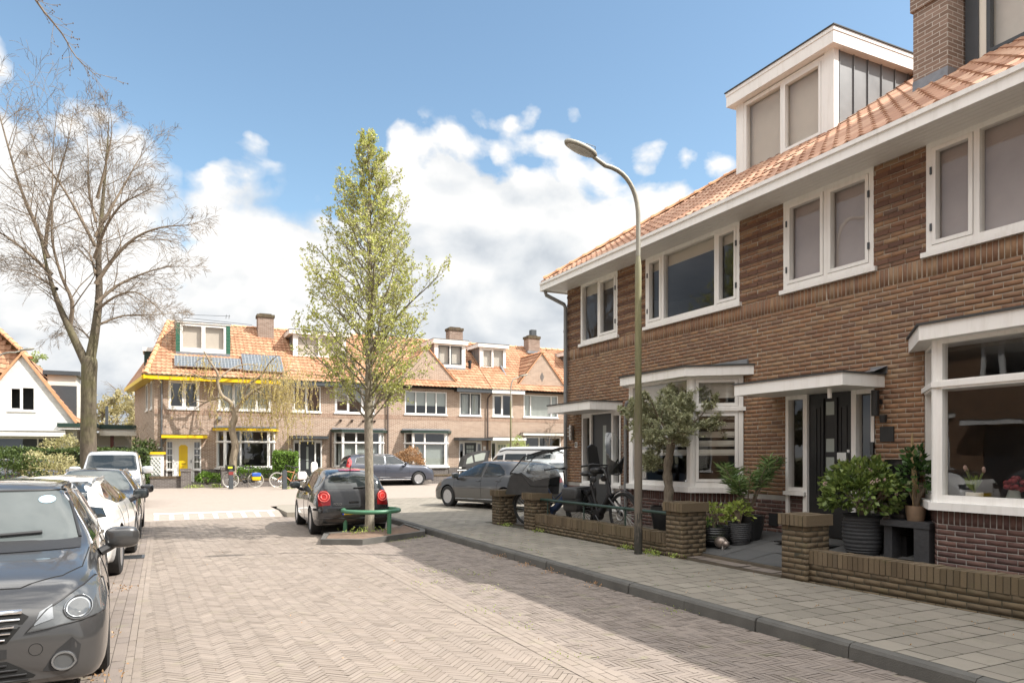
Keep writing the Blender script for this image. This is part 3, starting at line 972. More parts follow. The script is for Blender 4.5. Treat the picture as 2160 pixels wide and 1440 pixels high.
# ------------------------------------------------------------------ right-hand terrace (houses in shade)
def TR(u, w, z): return (8.6 - w, 14.72 - u, z)


SL = .652
EZ = 5.66                      # top of the gutter
CUT = [-.0, 6.05, 11.92, 18.0]


def right_house(i, name, label, holes):
    u0, u1 = CUT[i], CUT[i + 1]
    h = wthing(name, label, 'house', TR((u0 + u1) / 2, -4, 0), 'brown brick terraced houses on the right')
    w = MB(); TM = lambda u, ww, z: TR(u, ww - .0012, z); near = i < 2
    wall_face(w, TM, u0, u1, 1.0, 4.08 - .235, [q for q in holes if q[2] < 3.5])
    wall_face(w, TM, u0, u1, 4.08, 5.56, [q for q in holes if q[2] > 3.5])
    if near:
        k = Bricks(i + 3); k.courses(TR, u0, u1, 1.0, 4.08 - .235, [q for q in holes if q[2] < 3.5]); k.courses(TR, u0, u1, 4.08, 5.552, [q for q in holes if q[2] > 3.5], rh=.064); k.soldiers(TR, u0, u1, 4.08 - .235, 4.08); k.build('wall_bricks', M['bricks'], h)
        k = Bricks(i + 9); TP = lambda u, ww, z: TR(u, ww + .014, z); k.courses(TP, u0, u1, .03, .93, [(q[0], q[1], -.1, q[3]) for q in holes if q[2] < 1.0]); k.build('plinth_bricks', M['plinthbricks'], h)
    bk = MB(TR); bk.quad((u0, -8, 0), (u1, -8, 0), (u1, -8, 5.56), (u0, -8, 5.56)); bk.build('back_wall', M['brick'], h, recalc=False)
    w.T = TR
    if i == 0: w.quad((0, 0, 0), (0, -8, 0), (0, -8, 5.56), (0, 0, 5.56))
    if i == 2: w.quad((u1, 0, 0), (u1, -8, 0), (u1, -8, 5.56), (u1, 0, 5.56))
    w.build('wall', M['mortar' if near else 'brick'], h, recalc=False)
    p = MB(); p.T = TR
    wall_face(p, lambda u, ww, z: TR(u, ww + .0125, z), u0, u1, 0, 1.003, [(q[0], q[1], min(q[2], -.01) if q[2] < .9 else q[2], q[3]) for q in holes if q[2] < 1.0])
    p.build('plinth', M['mortarl' if near else 'plinth'], h, recalc=False)
    s = MB(lambda u, ww, z: TR(u, ww + .003, z)); s.box(u0, u1, -.05, 0, 4.08 - .235, 4.08); s.build('soldier_course', M['mortar' if near else 'brick_sold'], h)
    b = MB(TR)
    tops = sorted([q for q in holes if q[2] > 3.5]); x = u0
    for q in tops + [(u1, u1, 0, 0)]:
        if q[0] - x > .1:
            for k in range(7):
                z = 4.149 + k * .192
                a = x
                e = q[0]
                while a < e - .01:
                    n = min(a + .22, e)
                    b.box(a + .004, n - .004, -.01, .015 + RND.uniform(-.002, .002), z, z + .056); a = n
        x = q[1]
    b.build('projecting_brick_courses', M['bandbricks'], h)
    # eaves: gutter board, soffit, roof
    e0 = u0 - (.23 if i == 0 else 0); e1 = u1
    f = MB(TR); f.box(e0, e1, .55, .60, EZ - .19, EZ); f.box(e0, e1, .60, .625, EZ - .05, EZ + .006); f.box(e0, e1, .60, .612, EZ - .19, EZ - .165)
    if i == 0: f.box(e0 - .02, e0, -8, .60, EZ - .19, EZ)
    f.build('gutter_board', M['white'], h)
    g = MB(TR); g.box(e0, e1, .44, .55, EZ - .03, EZ - .02); g.box(e0, e1, .43, .44, EZ - .1, EZ - .0); g.build('gutter', M['zinc'], h)
    sf = MB(TR); n = 6
    for k in range(n): sf.box(e0, e1, .55 - (k + 1) * .56 / n + .006, .55 - k * .56 / n, EZ - .165, EZ - .145)
    sf.box(e0, e1, -.02, .56, EZ - .143, EZ - .12)
    if i == 0: sf.box(e0, 0, -8, -.02, EZ - .165, EZ - .12)
    sf.build('soffit', M['soffit'], h)
    rf = tiles('roof', TR, e0, e1, .57, EZ + .0, -3.9, EZ + SL * 4.47, M['tile'], h, hipL=4.47 if i == 0 else 0, tw=.2, ch=.29)
    rb = MB(TR); zr = EZ + SL * 4.47
    rb.quad((e0 + (4.47 if i == 0 else 0), -3.9, zr), (e1, -3.9, zr), (e1, -8.4, EZ), (e0, -8.4, EZ))
    if i == 0: rb.poly([(e0, .57, EZ), (e0 + 4.47, -3.9, zr), (e0, -8.4, EZ)])
    rb.build('back_roof', M['tile'], h, recalc=False)
    ul = MB(lambda u, ww, z: TR(u, ww, z - .03)); ul.poly([(e0, .5, EZ), (e1, .5, EZ), (e1, -3.9, zr - .04), (e0 + (4.4 if i == 0 else 0), -3.9, zr - .04)]); ul.build('roof_boards', M['bitumen'], rf, recalc=False)
    if i == 0:
        ridge('hip_tiles', TR(e0 + .05, .52, EZ + .10), TR(e0 + 4.47, -3.9, zr + .07), h, r=.085, L=.34)
    ridge('ridge_tiles', TR(e0 + (4.47 if i == 0 else 0), -3.9, zr + .05), TR(e1, -3.9, zr + .05), h)
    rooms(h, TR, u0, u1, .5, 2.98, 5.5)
    return h


# openings (u0,u1,z0,z1)
W1 = (.62, 2.09, 4.15, 5.5); W2 = (3.07, 5.64, 4.15, 5.5); D8 = (.66, 2.21, .40, 2.62); B2 = (2.95, 5.73, -.1, 2.97)
W3 = (6.58, 8.14, 4.15, 5.5); W4 = (8.88, 11.62, 4.15, 5.5); D6 = (6.62, 8.15, .42, 2.62); B1 = (8.86, 11.8, -.1, 2.97)
H8 = right_house(0, 'terraced_house', 'brown brick corner house number 8 with zinc-sided white dormer', [W1, W2, D8, B2])
window(H8, TR, *W1, [(1, 'f'), (1, 'c')], blind='blind', bh=.20, fw=.07, hinge=True)
window(H8, TR, *W2, [(.42, 'c'), (1.38, 'f'), (.46, 'c')], blind='blind', bh=.2, fw=.07, hinge=True)
_, pb = door(H8, TR, *D8, 'strip', 'anthracite', 1.07, 1.86, glass='glass')
pb.build('door_side_panel', M['white'], H8)
PB2 = [(2.95, 0), (3.45, .65), (5.17, .65), (5.73, 0)]
bay(H8, TR, PB2, .1, 1.0, 2.38, 2.93, 3.08, 'plinth', blind='zebra', cfg=[[(1, 'f')], [(1, 'f')], [(1, 'c')]])
canopy(H8, TR, [(.3, 0), (2.26, 0), (2.2, .76), (.42, .76)], 2.56, 2.73)
nb = MB(TR); nb.box(1.15 - .79, 1.25 - .79, .0, .012, 1.80, 1.93)
o = nb.build('house_number_plate', M['white'], H8)
text('house_number', '8', .13, face_M(TR, .41, .014, 1.865), M['black'], o)
lm = MB(TR)
lm.box(.26, .30, 0, .02, 1.98, 2.32)
lm.lathe([(.045, 0), (.045, .34)], (.28, .07, 1.98), 12)
for k in range(3): lm.box(.22, .34, .05, .135, 2.06 + k * .09, 2.075 + k * .09)
lm.build('wall_lamp', M['steel'], H8)
dp = MB(); dp.tube([TR(-.16, .50, 5.46), TR(-.16, .48, 5.38), TR(.02, .1, 5.16), TR(.04, .075, 5.08), TR(.04, .075, .35)], .045, 12)
for z in (1.6, 3.1, 4.5): dp.lathe([(.052, 0), (.052, .05)], TR(.04, .075, z), 12)
dp.build('downpipe', M['pipe'], H8, smooth=40)
dp = MB(); dp.tube([TR(3.25, .35, 2.90), TR(3.0, .12, 2.84), TR(2.52, .075, 2.68), TR(2.48, .075, 2.6), TR(2.48, .075, .35)], .038, 12)
for z in (1.0, 2.0): dp.lathe([(.044, 0), (.044, .05)], TR(2.48, .075, z), 12)
dp.build('bay_downpipe', M['pipe'], H8, smooth=40)


def dormer(house, T, u0, u1, wf, wb, z0, z1, zf, cheek, frame, cols, screen, ovs=.16, fascia='white', top='bitumen', cheekL=True, cheekR=True, sash=None, blindname='screen', seam=True, zrf=None, corner=.13, fro=.17):
    """flat dormer: front at w=wf, back at wb, glazing z0..z1, roof slab z1..zf"""
    c = MB(T)
    c.box(u0 + .05, u1 - .05, wb, wb + .03, z0 - .6, z1 - .002); c.box(u0 + .02, u0 + .05, wb, wf - .01, z0 - .6, z1); c.box(u1 - .05, u1 - .02, wb, wf - .01, z0 - .6, z1)
    if seam:
        k = 0; w = wf - .12
        while w > wb:
            for a in ((u1 - .02), (u0 + .02)):
                s = 1 if a > (u0 + u1) / 2 else -1
                c.box(min(a, a + s * .022), max(a, a + s * .022), w - .012, w, z0 - .6, z1)
            w -= .36
    o = c.build('dormer', M[cheek], house)
    window(house, T, u0 + corner, u1 - corner, z0, z1 - .02, cols, blind=None, sill=False, w=wf, frame=frame, fw=.07, sw=.05, sashm=sash, label='dormer window')
    b = MB(T); b.box(u0 + .1, u1 - .1, wf - .16, wf - .15, z0, z1); b.build(blindname, M[screen], o)
    p = MB(T); p.box(u0, u0 + corner, wf - .10, wf + .02, z0 - .12, z1); p.box(u1 - corner, u1, wf - .10, wf + .02, z0 - .12, z1)
    p.box(u0 + corner, u1 - corner, wf - .1, wf + .014, z0 - .1, z0 - .002)
    p.build('corner_boards', M[frame], o)
    f = MB(T); f.box(u0 - ovs, u1 + ovs, wb, wf + fro, z1, zf); f.box(u0 - ovs - .012, u1 + ovs + .012, wb, wf + fro + .012, zf - .07, zf - .004)
    f.build('dormer_fascia', M[fascia], o)
    t = MB(T); t.box(u0 - ovs - .03, u1 + ovs + .03, wb, wf + fro + .03, zf, zf + .02); t.build('dormer_roof', M[top], o)
    l = MB(T); l.box(u0 + .01, u1 - .01, wf - .05, wf + .05, z0 - .26, z0 - .1); l.build('flashing', M['lead'], o)
    return o


dormer(H8, TR, 3.66, 6.0, -1.80, -4.2, 7.17, 8.62, 8.9, 'zinc', 'white', [(1, 'f'), (1, 'c')], 'screen', ovs=.12, corner=.2)

H6 = right_house(1, 'terraced_house', 'brown brick house with black panelled front door and dark grey dormer, beside the corner house', [W3, W4, D6, B1])
window(H6, TR, *W3, [(1, 'c'), (1, 'c')], blind='mauve', bh=.97, fw=.07, blindname='roller_blind', hinge=True)
window(H6, TR, *W4, [(.5, 'c'), (1.4, 'f'), (.5, 'c')], fw=.07, blind='mauve', bh=.97, hinge=True)  # mauve sheet puts the reflection on these panes into its colour
_, pb = door(H6, TR, *D6, 'panel', 'black', 7.03, 7.79, glass='glass', sidez=1.14)
pb.build('door_side_panel', M['plinth'], H6)
PB1 = [(8.86, 0), (9.42, .65), (11.27, .65), (11.8, 0)]
bay(H6, TR, PB1, .1, 1.0, 2.42, 2.93, 3.10, 'plinth', cfg=[[(1, 'f')], [(1, 'f')], [(1, 'f')]])
ib = MB(TR); ib.prism([(8.95, -.25), (11.7, -.25), (11.2, .5), (9.5, .5)], 1.06, 1.085); ib.build('window_board', M['white'], H6)
ib = MB(TR); ib.prism([(3.05, -.25), (5.65, -.25), (5.1, .5), (3.55, .5)], 1.06, 1.085); ib.build('window_board', M['white'], H8)
canopy(H6, TR, [(6.37, 0), (8.3, 0), (8.3, .8), (6.37, .8)], 2.52, 2.68)
lf = MB(TR); lf.box(8.1, 8.34, 0, .02, 2.70, 2.8); lf.add([(7.7, .02, 2.72), (8.36, .02, 2.80), (8.36, .30, 2.71), (7.7, .30, 2.71)], [(0, 1, 2, 3)]); lf.build('flashing', M['lead'], H6)
pc = MB(TR); pc.lathe([(.028, 0), (.028, .13)], (7.95, .62, 2.38), 10); pc.build('canopy_drip_pipe', M['white'], H6)
wl = MB(TR); wl.box(8.20, 8.27, 0, .05, 2.3, 2.36); wl.lathe([(.05, 0), (.05, .34)], (8.24, .11, 2.14), 14); wl.lathe([(.04, 0), (.05, .1)], (8.35, .1, 2.05), 12); wl.build('wall_lamp', M['black'], H6)
pl = MB(TR); pl.box(8.24, 8.44, 0, .02, 1.80, 2.0); pl.build('blank_black_plaque', M['black'], H6)
db = MB(TR); db.box(8.10, 8.15, .01, .035, 1.62, 1.8); db.box(8.115, 8.155, .01, .03, 1.42, 1.6); db.build('doorbell', M['blackgloss'], H6)
vg = MB(TR); vg.box(6.3, 6.48, .012, .03, .52, .72); vg.build('air_vent', M['black'], H6)
dormer(H6, TR, 8.3, 11.3, -1.80, -4.2, 7.16, 8.62, 8.9, 'anth2', 'cream', [(1, 'c'), (1, 'c')], 'curtain', ovs=.1, sash='anth2', seam=False, blindname='curtain_cloth', corner=.17)
gp = MB(TR); gp.box(8.27, 8.45, -1.95, -1.75, 6.95, 8.62); gp.build('dormer_corner_post', M['anth2'], H6)
ch = MB(TR); ch.box(7.72, 8.24, -2.2, -1.4, 6.4, 8.16); o = ch.build('chimney', M['chimbrick'], H6)
cc = MB(TR); cc.box(7.69, 8.27, -2.23, -1.37, 8.16, 8.42); cc.build('chimney_cap', M['chimbrick'], o)
cl = MB(TR); cl.box(7.715, 8.245, -2.205, -1.392, 6.5, 7.13); cl.build('flashing', M['lead'], o)
# next house in the row (runs out of the frame)
H4 = right_house(2, 'terraced_house', 'brown brick house at the near end of the right-hand row, mostly outside the picture', [(12.6, 14.1, 4.15, 5.5), (15.0, 17.4, 4.15, 5.5), (12.6, 14.1, .42, 2.62), (14.9, 17.5, 1.0, 2.9)])
window(H4, TR, 12.6, 14.1, 4.15, 5.5, [(1, 'c'), (1, 'c')]); window(H4, TR, 15.0, 17.4, 4.15, 5.5, [(1, 'f'), (1, 'f')]); window(H4, TR, 14.9, 17.5, 1.0, 2.9, [(1, 'f')], transom=2.4)
_, pb = door(H4, TR, 12.6, 14.1, .42, 2.62, 'vstrip', 'anthracite', 12.95, 13.75); pb.build('door_side_panel', M['white'], H4)

# ------------------------------------------------------------------ garden walls and gate pillars
def pillar(x, y, z1, label, yaw=.04, sx=.42, sy=.36):
    """front-left-near corner of the shaft at (x,y)"""
    t = thing('gate_pillar', label, 'pillar', (x + sx / 2, y + sy / 2, .0), yaw, 'weathered brick gate pillars along the pavement')
    a = MB(); d_ = .002; a.box(-sx / 2 + d_, sx / 2 - d_, -sy / 2 + d_, sy / 2 - d_, 0, z1 - .13)
    sh = a.build('shaft', M['mortard'], t); k = Bricks(int(y * 10))
    k.courses(lambda u, w, z: (-sx / 2 - w, sy / 2 - u, z), 0, sy, 0, z1 - .13, w=.0, bw=.2); k.courses(lambda u, w, z: (-sx / 2 + u, -sy / 2 - w, z), 0, sx, 0, z1 - .13, w=.0, bw=.2); k.courses(lambda u, w, z: (sx / 2 - u, sy / 2 + w, z), 0, sx, 0, z1 - .13, w=0, bw=.2)
    k.build('shaft_bricks', M['gardenbricks'], sh)
    c = MB(); n = 7; d = .035
    for i in range(n):
        y0 = -sy / 2 - d + (sy + 2 * d) * i / n; y1 = y0 + (sy + 2 * d) / n
        c.box(-sx / 2 - d + RND.uniform(-.004, .004), sx / 2 + d + RND.uniform(-.004, .004), y0 + .005, y1 - .005, z1 - .13, z1 + RND.uniform(-.006, .004))
    cp = c.build('cap', M['gardenbricks'], t); c = MB(); c.box(-sx / 2 - d + .008, sx / 2 + d - .008, -sy / 2 - d + .006, sy / 2 + d - .006, z1 - .128, z1 - .009); c.build('cap_mortar', M['mortard'], cp)
    return t
P_A = pillar(6.5, 14.02, .87, 'brick pillar farthest along, between the grey hatchback and the upright blue bicycle')
P_B = pillar(6.64, 12.75, .86, 'brick pillar where the green railing starts at its far end', sx=.4)
P_C = pillar(6.74, 8.28, .93, 'mossy brick pillar just behind the street lamp, beside the paved gateway', sx=.45)
P_D = pillar(6.83, 6.14, .91, 'brick pillar in front of the black front door, joined to the nearest low wall', sx=.40)


def low_wall(p, q, z1, label, th=.20, side=1):
    d = Vector((q[0] - p[0], q[1] - p[1])); L = d.length
    t = thing('garden_wall', label, 'wall', (p[0], p[1], 0), math.atan2(d.y, d.x), 'low brick garden walls')
    a = MB(); a.box(0, L, .003, th, 0, z1 - .16); wl_ = a.build('wall', M['mortard'], t); k = Bricks(int(L * 10)); k.courses(lambda u, w, z: (u, -w, z), 0, L, 0, z1 - .16, w=.0, bw=.2); k.build('wall_bricks', M['gardenbricks'], wl_)
    c = MB(); n = int(L / .064)
    for i in range(n):
        x = L * i / n; c.box(x + .004, x + L / n - .004, -.008 + RND.uniform(-.005, .005), th + .006 + RND.uniform(-.005, .005), z1 - .16, z1 + RND.uniform(-.006, .006))
    cp = c.build('coping', M['gardenbricks'], t); c = MB(); c.box(0, L, .001, th - .002, z1 - .158, z1 - .008); c.build('coping_mortar', M['mortard'], cp)
    return t
low_wall((6.70, 12.75), (6.78, 8.66), .46, 'mossy low brick wall under the green railing, between two pillars')
low_wall((6.89, 6.14), (7.20, 1.2), .50, 'low brick wall with upright brick coping running out of the picture at lower right')
ra = thing('railing', 'dark green pipe railing above the low brick wall in front of the bicycles', 'railing', (6.82, 12.8, .74))
rb = MB(); rb.tube([(0, 0, 0), (.10, -4.15, 0)], .026, 12); rb.build('rail', M['darkgreen'], ra, smooth=40)
for k in (.35, 1.65, 2.9):
    rb = MB(); rb.tube([(.024 * k, -k, 0), (.024 * k, -k, -.32)], .014, 8); rb.lathe([(.033, -.02), (.033, .02)], (.024 * k, -k, 0), 12, axis='y'); rb.build('post', M['darkgreen'], ra, smooth=40)

# ------------------------------------------------------------------ street lamp
def street_lamp(name, label, x, y, z0, H, ang, arm=1.24, gp=None, r=.085, mat=None):
    t = thing(name, label, 'street lamp', (x, y, z0), ang, gp)
    zs = H - 1.6
    p = MB(); p.lathe([(r * 1.05, 0), (r, .02), (r * .98, 2.3), (r * .82, 2.42), (r * .80, zs - .35), (r * .80, zs - .15), (r * .55, zs - .02), (r * .45, zs + .02), (r * .42, zs + .05)], (0, 0, 0), 20)
    p.build('pole', M['lampmetal'], t, smooth=50)
    a = MB(); pts = [(0, 0, zs)]
    for i in range(0, 11):
        q = i / 10; pts.append((-(q ** 2.0) * arm * .62, 0, zs + .55 + .80 * math.sin(q * PI / 2) ** .9 * .9))
    ex = pts[-1]; pts.append((ex[0] - .22, 0, ex[2] + .10))
    a.tube(pts, [.034] * (len(pts) - 1) + [.028], 12); o = a.build('arm', M['lampmetal2'], t, smooth=50)
    hx, hz = pts[-1][0], pts[-1][2]
    h = MB(); rot = Matrix.Rotation(.24, 3, 'Y')
    h.blob((hx - .20, 0, hz + .075), (.28, .12, .04), (.5, 1.0), 28, 8, rot); hd = h.build('lamp_head', M['lampmetal2'], t, smooth=60)
    g = MB(); g.blob((hx - .205, 0, hz + .048), (.235, .095, .03), (.6, 1.0), 24, 6, rot); g.build('lamp_glass', M['lens'], hd, smooth=60)
    c = MB(); c.tube([(hx + .02, -.03, hz + .02), (hx + .03, -.03, hz + .13), (hx - .1, -.02, hz + .15), (hx - .22, 0, hz + .14)], .006, 6); c.tube([(hx + .05, .02, hz + .0), (hx + .06, .03, hz + .12)], .006, 6); c.build('bird_wire', M['black'], hd)
    return t


def lamp_metal():
    t = NT('algae_streaked_pole'); ob = t.obj(); s = t.n('ShaderNodeSeparateXYZ'); t.l(ob, s.inputs[0])
    mp = t.n('ShaderNodeMapping'); t.l(ob, mp.inputs[0]); mp.inputs['Scale'].default_value = (10, 10, 1.2)
    n = t.noise(3, 6, .65, mp.outputs[0]); n2 = t.noise(60, 4, .6, ob)
    zf = t.math('ADD', s.outputs[2], t.math('MULTIPLY_ADD', n.outputs[0], 2.4, -1.2))
    col = t.ramp(t.math('DIVIDE', zf, 6.0, clamp=True), [(0, (.035, .033, .03)), (.07, (.045, .042, .038)), (.10, (.15, .125, .105)), (.28, (.19, .16, .125)), (.36, (.125, .12, .06)), (.62, (.27, .255, .14)), (.95, (.34, .33, .26))])
    col = t.mix(t.math('MULTIPLY', n2.outputs[0], .4), col, (.06, .055, .035))
    t.bsdf(col, .7, .1, t.bump(n2.outputs[0], .2, .004), .3)
    return t.mat
M['lampmetal'] = lamp_metal()
M['lampmetal2'] = pm('galvanised_arm', (.30, .285, .24), .6, .35, var=.2)
M['lens'] = pm('lamp_lens', (.50, .50, .47), .25, var=.08)
street_lamp('street_lamp', 'tall algae-green street lamp on the right pavement in front of the olive tree', 6.5, 9.0, .12, 6.12, .0, .96, None, .061)
# ------------------------------------------------------------------ sunlit terrace at the end of the street
def TW(u, w, z): return (u, 39.0 - w, z)


RSL = .74
REZ = 5.47
RR = REZ + RSL * 4.5         # ridge height, at w = -4


def row_house(label, u0, u1, holes, eave='anth2', eaves=None, hipL=0, roof=True, mat='rowbrick', sold=True):
    h = wthing('terraced_house', label, 'house', TW((u0 + u1) / 2, -4, 0), 'sunlit terraced houses across the junction')
    w = MB()
    wall_face(w, TW, u0, u1, .9, 5.42, holes); w.T = TW
    bk = MB(TW); bk.quad((u0, -8.5, 0), (u1, -8.5, 0), (u1, -8.5, 5.4), (u0, -8.5, 5.4)); bk.build('back_wall', M[mat], h, recalc=False)
    w.build('wall', M[mat], h, recalc=False)
    p = MB(); wall_face(p, lambda u, ww, z: TW(u, ww + .012, z), u0, u1, 0, .93, [(q[0], q[1], -.1, q[3]) for q in holes if q[2] < .9])
    p.build('plinth', M['rowplinth'], h, recalc=False)
    if sold:
        s = MB(lambda u, ww, z: TW(u, ww + .008, z)); s.box(u0, u1, -.05, 0, 3.62, 3.85); s.build('soldier_course', M['rowsold'], h)
    for (a, b, fm) in (eaves or [(u0, u1, eave)]):
        f = MB(TW); f.box(a, b, .46, .52, REZ - .2, REZ); f.box(a, b, -.02, .46, REZ - .17, REZ - .13); f.build('gutter_board', M[fm], h)
        g = MB(TW); g.box(a - .01, b + .01, .45, .55, REZ, REZ + .03); g.build('gutter', M['darkgreen' if fm != 'white' else 'zinc'], h)
    if roof:
        tiles('roof', TW, u0 - (.5 if hipL else 0), u1, .5, REZ + .02, -4.0, RR, M['tile2'], h, hipL=hipL, tw=.21, ch=.30, amp=.03, lift=.042)
        rb = MB(TW); rb.quad((u0 + hipL, -4, RR), (u1, -4, RR), (u1, -8.9, REZ), (u0, -8.9, REZ)); rb.build('back_roof', M['tile2'], h, recalc=False)
        ul = MB(TW); ul.poly([(u0 - .2, .4, REZ - .06), (u1, .4, REZ - .06), (u1, -4, RR - .08), (u0 + hipL, -4, RR - .08)]); ul.build('roof_boards', M['bitumen'], h, recalc=False)
        ridge('ridge_tiles', TW(u0 + max(0, hipL - .5), -4, RR + .02), TW(u1, -4, RR + .02), h, r=.12, L=.45)
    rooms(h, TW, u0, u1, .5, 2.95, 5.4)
    return h


def row_chimney(h, u, w, z0, z1, s=.42, pot=False):
    c = MB(TW); c.box(u - s, u + s, w - .35, w + .35, z0, z1 - .16); o = c.build('chimney', M['chimbrick'], h)
    k = MB(TW); k.box(u - s - .05, u + s + .05, w - .40, w + .40, z1 - .16, z1); k.box(u - s + .1, u + s - .1, w - .2, w + .2, z1, z1 + .08); k.build('chimney_cap', M['wallsold'], o)
    l = MB(TW); l.box(u - s - .1, u + s + .1, w - .1, w + .42, z0 + .35, z0 + .5); l.build('flashing', M['lead'], o)
    if pot:
        p = MB(TW); p.box(u - .12, u + .25, w - .15, w + .2, z1 + .08, z1 + .45); p.build('chimney_cowl', M['anth2'], o)


def bayw(h, u0, u1, blind, fascia='darkgreen', zc=2.86, d=.55, frame='white'):
    return bay(h, TW, [(u0, 0), (u0 + .35, d), (u1 - .35, d), (u1, 0)], .1, .92, 2.30, zc, zc + .13, 'rowplinth', fascia=fascia, top='zinc', blind=blind, cfg=[[(1, 'f')], [(.8, 'f'), (1.6, 'f'), ], [(1, 'f')]], ov=.16, glass='glass2')


# --- yellow house (41), on a splayed corner
HY_h = [(.28, 1.66, 3.92, 5.28), (2.52, 5.08, 3.92, 5.28), (.18, 1.74, .3, 2.44), (2.5, 5.2, -.1, 2.9)]
HY = row_house('pale brick corner house with yellow door, yellow gutter board and solar panels', -.35, 5.5, HY_h, eave='yellow', eaves=[(-.88, 5.5, 'yellow')], hipL=1.15, roof=True)
window(HY, TW, .28, 1.66, 3.92, 5.28, [(1, 'c'), (1, 'c')], glass='glass2')
window(HY, TW, 2.52, 5.08, 3.92, 5.28, [(.9, 'c'), (1.3, 'f'), (.9, 'c')], glass='glass2', blind='curtain', bh=1.0, blindname='curtain')
_, pb = door(HY, TW, .18, 1.74, .3, 2.44, 'yellow', 'white', .52, 1.36, sidez=.98, glass='glass2'); pb.build('door_side_panel', M['rowplinth'], HY)
canopy(HY, TW, [(-.05, 0), (2.02, 0), (2.0, .62), (-.03, .62)], 2.46, 2.62, fascia='yellow')
bayw(HY, 2.45, 5.25, None, fascia='yellow')
pl = MB(TW); pl.box(-.16, .06, 0, .02, 1.86, 2.04); o = pl.build('house_number_plate', M['white'], HY); text('house_number', '41', .15, face_M(TW, -.05, .022, 1.95), M['black'], o)
dp = MB(); dp.tube([TW(-.02, .1, 5.3), TW(-.02, .08, 5.2), TW(-.02, .08, .3)], .045, 10); dp.tube([TW(.2, .3, 2.46), TW(-.02, .09, 2.1)], .035, 8); dp.build('downpipe', M['zinc'], HY, smooth=40)
ml = MB(TW); ml.box(2.52, 2.68, .0, .16, 3.42, 3.56); ml.build('floodlight', M['steel'], HY)
dormer(HY, TW, .62, 3.2, -1.2, -4.4, 6.98, 8.36, 8.42, 'green', 'white', [(1, 'c'), (1, 'c')], 'screen', ovs=.02, fascia='white', seam=False, corner=.2, fro=.05)
gb = MB(TW)
for k in range(9):
    for a in (.62, 3.0): gb.box(a, a + .2, -1.19, -1.165, 6.86 + k * .167, 6.86 + k * .167 + .155)
gb.build('green_shiplap', M['green'], HY)
row_chimney(HY, 5.2, -3.4, 7.6, 9.45)


def solar(h, u0, u1, s0, s1, sk, nx, ny):
    o = MB(); c = MB()
    def P(u, s, q): # s: distance up the slope
        w = .5 - s * .804; z = REZ + .02 + s * .595; return TW(u + (s - s0) * sk, w + q * .595, z + q * .804)
    o.T = P
    o.box(u0, u1, s0, s1, .16, .20); ob = o.build('solar_panel', M['panelframe'], h)
    c.T = P
    a = (u1 - u0) / nx; b = (s1 - s0) / ny
    for i in range(nx):
        for j in range(ny):
            c.quad((u0 + a * i + .006, s0 + b * j + .006, .203), (u0 + a * (i + 1) - .006, s0 + b * j + .006, .203), (u0 + a * (i + 1) - .006, s0 + b * (j + 1) - .006, .203), (u0 + a * i + .006, s0 + b * (j + 1) - .006, .203))
    c.build('solar_cells', M['cells'], ob, recalc=False)
M['panelframe'] = pm('panel_frame', (.55, .57, .58), .4, .3); M['cells'] = pm('solar_cells', (.12, .135, .15), .2, spec=.6, var=.2)
for k in range(2): solar(HY, .55 + k * 1.56, .55 + k * 1.56 + 1.53, .60, 1.62, 0, 10, 6)
for k in range(2): solar(HY, 3.72 + k * 1.0, 3.72 + k * 1.0 + .98, .50, 2.16, 0, 6, 10)
# splayed side wall with its own eave and hip
sa, sb_ = (-.35, 39.0), (-1.42, 46.9)
w = MB(); dv = Vector((sb_[0] - sa[0], sb_[1] - sa[1])); SL_ = dv.length; dv /= SL_; nv = Vector((-dv.y, dv.x))
def TS(u, ww, z): return (sb_[0] - dv.x * u + nv.x * ww, sb_[1] - dv.y * u + nv.y * ww, z)
holes = [(SL_ - 3.0, SL_ - 2.2, 3.92, 5.3), (SL_ - 1.3, SL_ - .6, 3.92, 5.3)]
wall_face(w, TS, 0, SL_, 0, 5.42, holes); w.build('side_wall', M['rowbrick'], HY, recalc=False)
for q in holes: window(HY, TS, *q, [(1, 'c')], glass='glass2')
f = MB(TS); f.box(-.2, SL_ + .52, .46, .52, REZ - .2, REZ); f.box(-.2, SL_ + .5, -.02, .46, REZ - .17, REZ - .13); f.build('side_gutter_board', M['yellow'], HY)
e0, e1 = Vector(TS(SL_ + .5, .5, REZ)), Vector(TS(-.2, .5, REZ)); r0 = Vector(TW(.30, -4, RR))
hp = MB(); hp.poly([tuple(e0), tuple(e1), tuple(r0 + Vector((0, 2.5, 0))), tuple(r0)]); hp.build('hip_roof', M['tile2'], HY, recalc=False)
ridge('hip_tiles', tuple(e0 + Vector((.05, .05, .06))), tuple(r0 + Vector((0, 0, .05))), HY, r=.12, L=.42)
gd = MB(); gd.box(-.85, .2, 42.6, 44.0, 6.2, 7.1); o = gd.build('side_dormer', M['darkgreen'], HY); gd = MB(); gd.box(-.92, .2, 42.5, 44.1, 7.1, 7.3); gd.build('side_dormer_fascia', M['white'], o)

ta = MB()
for (a, b) in (((.9, -2.6, 9.0), (3.3, -2.6, 9.12)), ((1.0, -2.6, 8.86), (4.4, -2.4, 8.7))): ta.tube([TW(*a), TW(*b)], .012, 5)
ta.tube([TW(.95, -2.6, 8.4), TW(.95, -2.6, 9.0)], .014, 5)
for x in (3.1, 3.25): ta.tube([TW(x, -2.75, 9.0), TW(x, -2.4, 9.14)], .012, 5)
ta.build('aerial', M['anth2'], HY)
